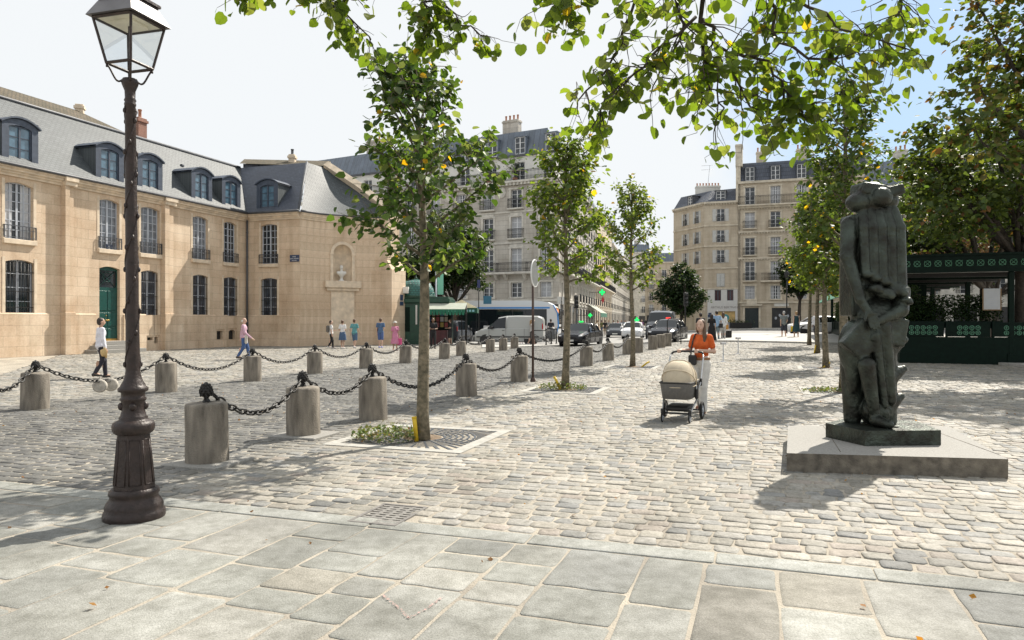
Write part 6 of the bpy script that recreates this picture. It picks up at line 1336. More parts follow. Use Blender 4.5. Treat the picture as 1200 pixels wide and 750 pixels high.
for i, (x, y) in enumerate(((1.0, 3.2), (2.3, 4.6), (1.2, 11), (2.6, 12.5))):
    c = FVw @ Vector((x, y, -.1)); t = empty('bistro_table', c, 0, 'small round bistro table under the pavilion roof', 'table', 'bistro tables inside the pavilion'); mb = MB(); mb.lathe([(.3, .74), (.3, .77)], 16); mb.build('top', M_greypaint, t); mb = MB(); mb.lathe([(.2, 0), (.03, .04), (.03, .74)], 10); mb.build('pedestal', M_iron, t)

# ---------------------------------------------------------------- newsstand kiosk with dome, awning, parasol
YK = 50.5; kp = Vector((U(487)*YK, YK, 0)); kk = empty('newsstand_kiosk', kp, -.06, 'green newsstand kiosk with scaled dome roof and awning, beside the end of the sandstone wall', 'kiosk')
M_kgreen = mat('kiosk_green', (.006, .05, .025), .4, .3, 3); M_dome = blockmat('dome_scales', (.03, .16, .13), (.025, .12, .10), (.01, .05, .045), .22, .16, .02, .4, 'XZ', .6)
mb = MB(); mb.bbox(-1.15, .55, 0, 2.4, 0, 2.9, .03); mb.box(-1.2, .6, -.06, .2, 0, .3); mb.build('cabin', M_kgreen, kk)
mb = MB(); mb.bbox(-1.3, 2.4, -.16, 2.6, 2.9, 3.2, .03); mb.bbox(-1.2, 2.3, -.08, 2.5, 3.2, 3.32, .02); mb.build('cornice', M_kgreen, kk)
mb = MB(); mb.box(.56, 2.3, 1.2, 2.4, 0, 2.88); mb.build('rear_cabin', M_dkgreen, kk); mb = MB(); mb.bbox(.56, 2.2, -.05, .8, 0, 1.0, .02); mb.build('counter', mat('red_counter', (.09, .02, .024), .5, .3, 3), kk)
rr = random.Random(4); mb = MB(); mcols = [mat('magazine_%s' % nm, c, .5) for nm, c in (('red', (.25, .04, .04)), ('cream', (.35, .32, .26)), ('blue', (.04, .08, .2)), ('yellow', (.35, .26, .05)), ('white', (.4, .4, .4)))]
for i in range(5):
    for j in range(3): mb.mi = rr.randrange(5); mb.box(.65+.3*i, .88+.3*i, 1.17, 1.195, 1.2+.4*j, 1.53+.4*j)
mb.build('magazine_display', mcols, kk)
mb = MB(); n = 20; prof = [(1.35, 3.32), (1.34, 3.6), (1.25, 3.95), (1.05, 4.25), (.7, 4.47), (.3, 4.56), (.1, 4.6)]; mb.lathe(prof, n, TR(-.2, 1.2, 0)); mb.build('dome', M_dome, kk)
mb = MB(); mb.lathe([(1.4, 3.3), (1.42, 3.36), (1.38, 3.42)], n, TR(-.2, 1.2, 0)); mb.lathe([(.12, 4.58), (.16, 4.66), (.05, 4.75), (.02, 4.95)], 10, TR(-.2, 1.2, 0)); mb.build('dome_moulding', M_kgreen, kk)
mb = MB(); mb.bbox(-1.1, -.4, -.02, -.001, .9, 2.6, .01); mb.build('side_panel', M_dkgreen, kk); mb = MB(); mb.bbox(.0, .12, -.03, -.002, 1.4, 2.75, .01); mb.build('pale_strip', M_render, kk)
mb = MB(); mb.bbox(-1.05, -.45, -.3, -.06, 3.55, 4.0, .02); mb.build('roof_sign', M_render, kk)
awning(kk, TR(0, 0, 0), .5, 3.6, 2.85, 1.2, .45, M_canvaspale, .32, M_awning); 
mb = MB(); [mb.tube([(x, -1.1, 2.42), (x, -.0, 2.1)], .02, 5) for x in (.6, 3.5)]; mb.tube([(3.5, -.02, 2.2), (3.5, -.02, 0)], .04, 6); mb.tube([(3.55, .05, 2.8), (3.55, .05, 0)], .05, 6); mb.build('awning_frame', M_iron, kk)
up = Vector((U(541)*51.5, 51.5, 0)); t = empty('market_parasol', up, 0, 'olive canvas parasol with green lettered valance beside the newsstand', 'parasol'); mb = MB(); q = 1.15
mb.add([(-q, -q, 2.55), (q, -q, 2.55), (q, q, 2.55), (-q, q, 2.55), (0, 0, 3.15)], [(0, 1, 4), (1, 2, 4), (2, 3, 4), (3, 0, 4)]); mb.build('canopy', mat('olive_canvas', (.22, .2, .12), .85, .15, 4), t)
mb = MB(); [mb.box(*b_) for b_ in ((-q, q, -q-.012, -q, 2.2, 2.55), (-q, q, q, q+.012, 2.2, 2.55), (-q-.012, -q, -q, q, 2.2, 2.55), (q, q+.012, -q, q, 2.2, 2.55))]; vl = mb.build('valance', mat('deep_green_canvas', (.008, .07, .04), .8), t)
mb = MB()
for i in range(9):
    if i != 3: mb.box(-.95+.22*i, -.80+.22*i, -q-.018, -q-.0125, 2.28, 2.42)
mb.build('valance_lettering', mat('pale_blue_lettering', (.25, .5, .55), .6), vl)
mb = MB(); mb.tube([(0, 0, 0), (0, 0, 3.2)], .03, 8); mb.lathe([(.3, 0), (.3, .08), (.05, .12)], 12); mb.build('pole', M_iron, t)

# ---------------------------------------------------------------- vehicles
M_tyre = mat('tyre', (.015, .015, .016), .85); M_rim = mat('alloy_rim', (.35, .36, .37), .35, .1, 8, metal=.8)
M_carglass = mat('car_glass', (.008, .011, .014), .04, spec=.5); M_lampglass = mat('headlamp', (.65, .66, .68), .12, spec=.8); M_red = mat('tail_lamp', (.4, .02, .02), .25); M_plate = mat('number_plate', (.62, .62, .58), .5)
def paint(name, c, rough=.25):
    m = mat(name, c, rough); p_ = m.node_tree.nodes['Principled BSDF']; p_.inputs['Specular IOR Level'].default_value = .3; p_.inputs['Coat Weight'].default_value = .25; p_.inputs['Coat Roughness'].default_value = .05; return m
P_black = paint('black_car_paint', (.006, .007, .011)); P_white = paint('white_car_paint', (.62, .63, .64), .4); P_grey = paint('dark_grey_car_paint', (.05, .055, .065)); P_silver = paint('pale_van_paint', (.36, .37, .36), .35)
def loft(stations, m, glass_rows, root, gl):
    """stations: (x, zsill, zbelt, ztop, wbelt, wtop); faces between belt and top are glass where glass_rows says so"""
    body, glass = MB(), MB(); rings = []
    for (x, zs, zb, zt, wb, wt) in stations:
        R_ = [(x, wb*.86, zs), (x, wb*.97, zs+.06), (x, wb, zs+(zb-zs)*.5), (x, wb*.985, zb-.03), (x, wb*.95, zb), (x, wt+.03, zt-.06), (x, wt*.9, zt-.008), (x, wt*.5, zt+.012), (x, 0, zt+.018)]
        rings.append(R_+[(p[0], -p[1], p[2]) for p in reversed(R_[:-1])])
    n = len(rings[0])
    for i in range(len(rings)-1):
        for k in range(n-1):
            q = [rings[i][k], rings[i+1][k], rings[i+1][k+1], rings[i][k+1]]; g = glass_rows[i]; side = k in (4, n-6); roof = 5 <= k <= n-7
            (glass if (('s' in g and side) or ('t' in g and (roof or side))) else body).add(q, [(0, 1, 2, 3)], None, True)
        q = [rings[i][0], rings[i][-1], rings[i+1][-1], rings[i+1][0]]; body.add(q, [(0, 1, 2, 3)], None, False)
    body.add(rings[0], [tuple(range(n))]); body.add(rings[-1], [tuple(range(n-1, -1, -1))])
    b = body.build('body', m, root)
    if glass.v: glass.build('windows', gl, root)
    return b
WH = {}
def wheels(root, xs, y, r, w_=.2):
    if r not in WH:
        a = MB(); Mx = Matrix.Rotation(R(90), 4, 'X'); a.lathe([(r*.62, -w_/2), (r*.92, -w_/2), (r, -w_/2+.03), (r, w_/2-.03), (r*.92, w_/2), (r*.62, w_/2)], 22, Mx, True, False)
        b = MB(); b.lathe([(r*.63, -w_/2+.02), (r*.55, -w_/2+.05), (.05, -w_/2+.03)], 22, Mx, True, False); b.lathe([(r*.63, w_/2-.02), (r*.55, w_/2-.05), (.05, w_/2-.03), (.001, w_/2-.03)], 22, Mx, True, False)
        for j in range(5):
            an = 2*PI*j/5
            for sy in (-1, 1): b.box(.03, r*.6, -.025, .025, sy*(w_/2-.03)-.012, sy*(w_/2-.03)+.012, Mx @ Matrix.Rotation(an, 4, 'Z'))
        WH[r] = (a.mesh('tyre', M_tyre), b.mesh('rim', M_rim))
    for x in xs:
        for s_ in (-1, 1):
            o = obj('wheel', WH[r][0], root, TR(x, s_*y, r)); obj('rim', WH[r][1], o)
            a = MB(); a.lathe([(r*1.16, -.03), (r*1.16, .012), (r*1.0, .013)], 22, Matrix.Rotation(R(90), 4, 'X')); a.build('wheel_arch', M_black, root, TR(x, s_*(y+.075), r+.01))
def lamp_pair(root, name, x, y, z, dx, dy, dz, m):
    for s_ in (-1, 1): a = MB(); a.ell((x, s_*y, z), (dx, dy, dz), 10, 6); a.build(name, m, root)
def place(name, px, Y, f, label, cat, group, z=None):
    X = U(px)*Y; return empty(name, (X, Y, float(gz(X, Y))-.03 if z is None else z), math.atan2(f[1], f[0]), label, cat, group)
def sedan(px, Y, f, label, m, group='cars on the road beyond the square', sign=None, cat='car', name='saloon_car'):
    t = place(name, px, Y, f, label, cat, group)
    loft([(2.28, .36, .55, .60, .55, .45), (2.2, .24, .66, .72, .80, .68), (1.85, .2, .76, .84, .90, .76), (1.0, .2, .88, .96, .92, .74), (.25, .2, .92, 1.40, .92, .62), (-.45, .2, .94, 1.46, .92, .63), (-1.15, .2, .96, 1.40, .92, .60), (-1.85, .22, .99, 1.06, .90, .64), (-2.2, .28, .92, .98, .82, .62), (-2.3, .42, .72, .78, .70, .5)], m,
         ['', '', '', 't', 's', 's', 't', '', ''], t, M_carglass)
    wheels(t, (1.38, -1.36), .80, .325); lamp_pair(t, 'headlight', 2.12, .62, .66, .13, .17, .07, M_lampglass); lamp_pair(t, 'tail_light', -2.2, .66, .85, .08, .14, .08, M_red)
    a = MB(); a.bbox(2.2, 2.27, -.45, .45, .40, .55, .02); a.build('grille', M_black, t); a = MB(); a.bbox(2.28, 2.30, -.26, .26, .33, .44, .004); a.build('number_plate', M_plate, t); a = MB(); a.bbox(-2.33, -2.305, -.26, .26, .55, .66, .004); a.build('number_plate', M_plate, t)
    for s_ in (-1, 1): a = MB(); a.ell((.72, s_*1.0, .99), (.07, .11, .075), 8, 6); a.build('wing_mirror', m, t)
    for s_ in (-1, 1):                                 # door gaps, handles, pillars
        a = MB()
        for x in (.95, -.1, -1.15): a.box(x-.008, x+.008, s_*.915-.012, s_*.915+.012, .3, .9)
        a.build('door_seam', M_black, t)
        for x in (.0, -1.02): a = MB(); a.bbox(x-.09+.16, x+.09+.16, s_*.93-.015, s_*.93+.015, .80, .825, .005); a.build('door_handle', M_black, t)
        a = MB(); a.tube([(-.08, s_*.885, .93), (-.10, s_*.655, 1.42)], .035, 5); a.tube([(-1.12, s_*.88, .95), (-1.2, s_*.64, 1.38)], .04, 5); a.tube([(1.0, s_*.88, .9), (.28, s_*.655, 1.37)], .035, 5); a.build('pillar', m, t)
    if sign: a = MB(); a.bbox(-.07, .07, -.15, .15, 1.48, 1.59, .03); a.build('roof_sign', sign, t)
    return t
sedan(681, 46.5, (-.40, -.92), 'black taxi with green roof lamp facing the square, behind the second young tree', P_black, sign=emit('green_roof_lamp', (.01, .6, .1), .8), name='taxi', cat='taxi')
sedan(783, 47.0, (-.42, -.91), 'black taxi with red roof lamp, left of the woman with the pram', P_black, sign=emit('red_roof_lamp', (.75, .04, .03), .8), name='taxi', cat='taxi')
sedan(742, 64, (-.22, -.97), 'small white car farther back between the two black taxis', P_white)
sedan(957, 56, (-.995, -.06), 'white car parked side-on behind the right hand tree row', P_white)
sedan(722, 74, (-.2, -.98), 'grey car waiting far back in the street', P_grey)
def van(px, Y, f, label, m, name='delivery_van', sc=1.0, glass=True):
    t = place(name, px, Y, f, label, 'van', 'vans on the road beyond the square')
    loft([(2.2, .36, .55, .62, .60, .5), (2.12, .25, .74, .82, .82, .7), (1.75, .2, .92, 1.02, .88, .76), (1.3, .2, 1.02, 1.14, .90, .78), (.62, .2, 1.08, 1.76, .91, .70), (.1, .2, 1.08, 1.86, .91, .74), (-.6, .2, 1.08, 1.88, .91, .75), (-1.9, .2, 1.08, 1.86, .91, .75), (-2.16, .24, 1.05, 1.76, .89, .72), (-2.24, .4, 1.0, 1.6, .86, .68)], m, ['', '', '', 't', 's' if not glass else 's', '' if not glass else 's', '' if not glass else 's', '', ''], t, M_carglass)
    wheels(t, (1.42, -1.40), .79, .32); lamp_pair(t, 'headlight', 2.02, .64, .78, .13, .15, .10, M_lampglass); lamp_pair(t, 'tail_light', -2.2, .8, 1.15, .05, .06, .25, M_red)
    a = MB(); a.bbox(2.15, 2.24, -.7, .7, .28, .52, .03); a.build('bumper', M_black, t); a = MB(); a.bbox(-2.32, -2.22, -.8, .8, .3, .52, .03); a.build('bumper', M_black, t)
    for s_ in (-1, 1):
        a = MB(); a.bbox(.92, 1.08, s_*.98-.1, s_*.98+.1, 1.02, 1.22, .03); a.build('wing_mirror', M_black, t)
        a = MB(); a.box(-2.0, 2.0, s_*.912-.014, s_*.912+.014, .5, .58); [a.box(x-.008, x+.008, s_*.908-.01, s_*.908+.01, .3, 1.05) for x in (1.2, .12, -1.05)]; a.bbox(.2, .36, s_*.92-.015, s_*.92+.015, .93, .96, .005); a.build('side_trim', M_black, t)
        a = MB(); a.tube([(.1, s_*.875, 1.1), (.08, s_*.76, 1.82)], .05, 5); a.build('pillar', m, t)
    t.scale = (sc, sc, sc); return t
van(597, 50.5, (-.985, .12), 'pale delivery van side-on in front of the white bus', P_silver, sc=1.08, glass=False)
van(775, 58, (-.3, -.95), 'dark windscreened van just behind the taxi with red roof lamp', P_grey, name='passenger_van', sc=1.15)
van(535, 57, (.25, .97), 'dark car seen from behind beside the newsstand counter', P_grey, name='small_van', sc=.9)
# city bus
def box_bus(px_right, Y, f):
    fx = Vector((f[0], f[1], 0)).normalized(); nose = Vector((U(px_right)*Y, Y, 0)); c = nose-fx*6; t = empty('city_bus', c, math.atan2(fx.y, fx.x), 'long white city bus with blue roof line and dark windows, behind the delivery van', 'bus')
    Lh, wd = 6.0, 1.25
    a = MB(); prof = [(-Lh, .35), (Lh-.25, .35), (Lh, .6), (Lh+.02, 1.2), (Lh-.08, 2.2), (Lh-.3, 2.85), (Lh-.6, 2.98), (-Lh+.15, 2.98), (-Lh, 2.8)]
    n = len(prof); ins = .06
    vs_ = [(x, -wd, z) for x, z in prof]+[(x, wd, z) for x, z in prof]; a.add(vs_, [tuple(range(n)), tuple(range(2*n-1, n-1, -1))]+[(i, n+i, n+(i+1) % n, (i+1) % n) for i in range(n)]); a.build('body', P_white, t)
    a = MB(); q = [(-Lh+.3, 2.98), (-Lh+.6, 3.18), (-1.5, 3.34), (Lh-1.8, 3.34), (Lh-.9, 3.2), (Lh-.5, 2.98)]; m_ = len(q); a.add([(x, -wd*.9, z) for x, z in q]+[(x, wd*.9, z) for x, z in q], [tuple(range(m_)), tuple(range(2*m_-1, m_-1, -1))]+[(i, m_+i, m_+(i+1) % m_, (i+1) % m_) for i in range(m_)]); a.build('roof_fairing', mat('bus_roof', (.60, .64, .68), .4), t)
    for s_ in (-1, 1):
        a = MB(); a.bbox(-Lh+.15, Lh-.95, s_*wd-.012 if s_ < 0 else wd-.02, s_*wd+.02 if s_ < 0 else wd+.012, 1.25, 2.62, .006); sg = a.build('side_windows', M_carglass, t)
        a = MB(); a.bbox(-Lh+.1, Lh-.7, s_*wd-.016 if s_ < 0 else wd-.01, s_*wd+.01 if s_ < 0 else wd+.016, 2.66, 2.80, .004); a.build('blue_stripe', mat('bus_blue', (.05, .22, .55), .4), t)
        a = MB(); a.bbox(-4.2, -2.2, s_*wd-.015 if s_ < 0 else wd-.01, s_*wd+.01 if s_ < 0 else wd+.015, .5, 1.18, .004); ad_ = a.build('advert_panel', mat('brown_advert', (.12, .075, .05), .5, .4, 1.2), t)
        for x in (-3.4, -.6, 2.2): a = MB(); a.box(x-.03, x+.03, s_*(wd+.016)-.004, s_*(wd+.016)+.004, 1.25, 2.62); a.build('window_pillar', M_black, sg)
        for x in (3.3, -.9): 
            a = MB(); a.bbox(x-.62, x+.62, s_*(wd+.012)-.008, s_*(wd+.012)+.008, .45, 2.55, .004); dr_ = a.build('door', M_carglass, t); a = MB(); a.box(x-.02, x+.02, s_*(wd+.024)-.003, s_*(wd+.024)+.003, .45, 2.55); a.build('door_seal', M_rubber, dr_)
    a = MB(); a.add([(Lh+.03, -1.12, 1.0), (Lh+.03, 1.12, 1.0), (Lh-.06, 1.12, 2.25), (Lh-.06, -1.12, 2.25)], [(0, 1, 2, 3)]); a.build('windscreen', M_carglass, t)
    a = MB(); a.add([(Lh-.05, -.9, 2.32), (Lh-.05, .9, 2.32), (Lh-.245, .9, 2.75), (Lh-.245, -.9, 2.75)], [(0, 1, 2, 3)]); a.build('destination_display', mat('orange_display', (.5, .17, .03), .5), t)
    a = MB(); a.tube([(Lh-.2, -wd+.0, .5), (Lh+.02, -wd+.02, 1.2), (Lh-.06, -wd+.02, 2.3), (Lh-.4, -wd+.02, 2.95)], .06, 6); a.build('front_edge', mat('bus_blue_edge', (.05, .25, .62), .4), t)
    lamp_pair(t, 'headlight', Lh-.02, .95, .72, .06, .16, .1, M_lampglass); wheels(t, (3.9-1.6+2.1, -3.0), 1.12, .48, .28)
    for s_ in (-1, 1): a = MB(); a.tube([(Lh-.3, s_*1.2, 2.7), (Lh+.15, s_*1.4, 2.6)], .025, 5); a.bbox(Lh+.08, Lh+.2, s_*1.42-.09, s_*1.42+.09, 2.1, 2.6, .02); a.build('wing_mirror', M_black, t)
box_bus(656, 61, (.985, -.17))

# ---------------------------------------------------------------- signs, signals and other street furniture
def post_thing(name, px, pyb, label, cat, h, r, parts, m=M_iron, group=None, rz=0, lift=0):
    p = G(px, pyb); t = empty(name, p, rz, label, cat, group); mb = MB(); mb.tube([(0, 0, -.05), (0, 0, h)], r, 8); mb.lathe([(r*2.2, -.02), (r*2.2, .04), (r*1.3, .12)], 10); mb.build('post', m, t)
    for nm, fn, mm in parts: mb = MB(); fn(mb); mb.build(nm, mm, t)
    return t
def disc(mb, z, r, y=-.05, th=.012, x=0): mb.lathe([(r, -th), (r, th)], 24, Matrix.Translation((x, y, z)) @ Matrix.Rotation(R(90), 4, 'X'))
def sb(*b): return lambda mb: mb.bbox(*b, .01)
M_signback = mat('sign_back_grey', (.30, .31, .32), .45, .15, 8, metal=.4)
post_thing('road_sign', 624.5, 447.5, 'slim brown pole with a round road sign seen from behind, by the fifth front bollard', 'road sign', 3.25, .034, [('sign_disc', lambda mb: disc(mb, 2.93, .36, -.055), M_signback), ('sign_rim', lambda mb: mb.tube([(.365*math.cos(a), -.055, 2.93+.365*math.sin(a)) for a in np.linspace(0, 2*PI, 25)[:-1]], .018, 5, None, True, True), M_white), ('bracket', lambda mb: (mb.box(-.3, .3, -.04, -.02, 2.78, 2.82), mb.box(-.3, .3, -.04, -.02, 3.04, 3.08)), M_signback)], mat('rust_brown_pole', (.06, .035, .028), .6, .3, 20), rz=R(72))
M_sigbody = mat('signal_housing', (.012, .013, .014), .5)
def signal(px, pyb, h, label, lit=None):
    def heads(mb): mb.bbox(-.14, .14, -.30, -.06, h-.95, h-.05, .03); [mb.tube([(0, -.30, h-.2-.28*i), (0, -.40, h-.2-.28*i)], .11, 10) for i in range(3)]
    p_ = [('signal_head', heads, M_sigbody)]
    if lit: p_.append(('green_light', lambda mb: disc(mb, h-.76, .09, -.41, .008), M_cross))
    return post_thing('traffic_light', px, pyb, label, 'traffic light', h, .05, p_, M_iron, 'traffic lights at the crossing')
signal(675, 403, 3.4, 'black traffic light right of the second young tree trunk'); signal(803, 398, 3.2, 'black traffic light in front of the dark round tree')
post_thing('street_sign', 658, 400, 'thin post with two pale rectangular sign backs above the bus front', 'street sign', 3.6, .03, [('sign_plate', sb(-.34, -.04, -.04, -.01, 3.0, 3.6), M_shutter), ('sign_plate', sb(.04, .34, -.04, -.01, 3.0, 3.6), M_shutter), ('bracket', sb(-.3, .3, -.012, .0, 3.2, 3.25), M_iron)])
post_thing('street_sign', 770, 392, 'white rectangular sign back on a post over the dark van', 'street sign', 3.0, .03, [('sign_plate', sb(-.3, -.02, -.04, -.01, 2.1, 2.75), M_white), ('sign_plate', sb(.02, .32, -.04, -.01, 2.1, 2.75), M_white)])
post_thing('bus_stop_sign', 561, 402, 'bus stop post with a blue panel left of the bus', 'bus stop', 4.7, .035, [('blue_panel', sb(.35, .95, -.05, -.01, 2.9, 3.5), mat('stop_blue', (.02, .12, .2), .4)), ('route_flag', sb(-.1, .1, -.03, -.005, 4.1, 4.7), mat('route_blue', (.02, .03, .14), .4))])
post_thing('banner_pole', 511, 402, 'grey lamp pole with a pale green banner above the newsstand', 'lamp pole', 5.6, .06, [('banner', sb(.1, .55, -.02, .0, 3.6, 5.5), mat('pale_green_banner', (.22, .55, .42), .7)), ('lamp_head', lambda mb: mb.ell((-.7, -.2, 4.35), (.35, .2, .18), 12, 8), M_greypaint), ('arm', lambda mb: mb.tube([(0, 0, 4.7), (-.4, -.1, 4.65), (-.7, -.2, 4.45)], .03, 6), M_greypaint)], M_greypaint)
def bin_(mb): mb.lathe([(.26, .35), (.30, .4), (.30, 1.05), (.27, 1.08)], 16)
post_thing('litter_bin', 646, 404, 'grey round litter bin on a post beside the bus front', 'litter bin', 1.2, .05, [('bin', bin_, mat('bin_grey', (.10, .105, .11), .6, .2, 8)), ('hood', lambda mb: mb.lathe([(.32, 1.09), (.30, 1.14), (.1, 1.2)], 16), M_iron)])
def stan(px, py, label):
    p = G(px, py); t = empty('metal_stanchion', p, 0, label, 'stanchion', 'steel stanchions behind the pram'); t.scale = (.8, .8, .72); mb = MB(); mb.lathe([(.17, 0), (.17, .02), (.03, .05), (.025, .95)], 14); mb.build('post', M_chrome, t); mb = MB(); mb.bbox(-.12, .12, -.12, .12, .95, 1.08, .01); mb.build('top_plate', M_chrome, t)
stan(847.5, 424, 'short steel stanchion with square top right of the woman, nearer one'); stan(865, 415, 'short steel stanchion with square top right of the woman, farther one')
def hoop(px, py, w_, h, label, rz=0):
    p = G(px, py); t = empty('street_barrier', p, rz, label, 'barrier', 'low street barriers'); mb = MB(); mb.tube([(-w_/2, 0, -.05), (-w_/2, 0, h-.1), (-w_/2+.1, 0, h), (w_/2-.1, 0, h), (w_/2, 0, h-.1), (w_/2, 0, -.05)], .03, 8); mb.build('frame', M_iron, t)
    mb = MB(); mb.tube([(-w_/2, 0, .45), (w_/2, 0, .45)], .02, 6); [mb.tube([(-w_/2, 0, z0), (w_/2, 0, z1)], .016, 6) for z0, z1 in ((.1, .9), (.9, .1))]; mb.build('cross_bars', M_iron, t)
hoop(634, 405, 1.4, 1.0, 'low crossed iron barrier beside the litter bin', .2); hoop(790, 403.5, .9, 1.5, 'narrow black iron barrier right of the taxi with red roof lamp', .3)
for i, (px, py) in enumerate(((652, 404), (640, 405.5), (666, 405))): post_thing('black_bollard', px, py, ['slim black street post right of the litter bin', 'slim black street post left of the litter bin', 'slim black street post left of the taxi with green roof lamp'][i], 'street post', 1.05, .045, [('knob', lambda mb: mb.ell((0, 0, 1.08), (.07, .07, .07), 10, 6), M_iron)], M_iron, 'slim black street posts')
p = G(1184, 423); t = empty('street_lamp', p, 0, 'tall black lamp post standing at the right end of the pavilion', 'street lamp'); mb = MB(); mb.lathe([(.16, -.1), (.16, .5), (.11, .6), (.085, 1.2), (.075, 4), (.06, 6.6), (.075, 6.62), (.075, 6.72), (.05, 6.75), (.05, 8.0)], 14); mb.build('shaft', M_iron, t)
mb = MB(); mb.lathe([(.06, 8.0), (.2, 8.1), (.28, 8.5), (.3, 8.52), (.12, 8.75), (.03, 8.95)], 12); mb.build('lantern', M_iron, t)
post_thing('wall_lamp_post', 922, 392, 'slim black lamp post in front of the shop on the right hand house', 'lamp post', 4.2, .05, [('lantern', lambda mb: mb.lathe([(.1, 4.2), (.22, 4.65), (.05, 4.85)], 8), M_iron)])
# dark low flower tubs and stone blocks before the right hand houses
for i, (px, Y, w_) in enumerate(((857, 94, 2.2), (868, 93, 2.6))):
    c = Vector((U(px)*Y, Y, .68)); t = empty('flower_tub', c, 0, ['low grey planter before the white shop front', 'low dark planter left of the dark teal door'][i], 'planter', 'low planters before the houses'); mb = MB(); mb.bbox(-w_/2, w_/2, -.4, .4, 0, .75, .03); mb.build('trough', M_greypaint if i == 0 else M_iron, t)
    rng = np.random.default_rng(i); obj('foliage', leaves_mesh('foliage', rng.normal(size=(220, 3))*np.array([w_*.3, .2, .16])+np.array([0, 0, .85]), .16, M_leafdark, [(.03, .05, .02), (.045, .07, .03)], 'tiny', .1, rng=rng), t)
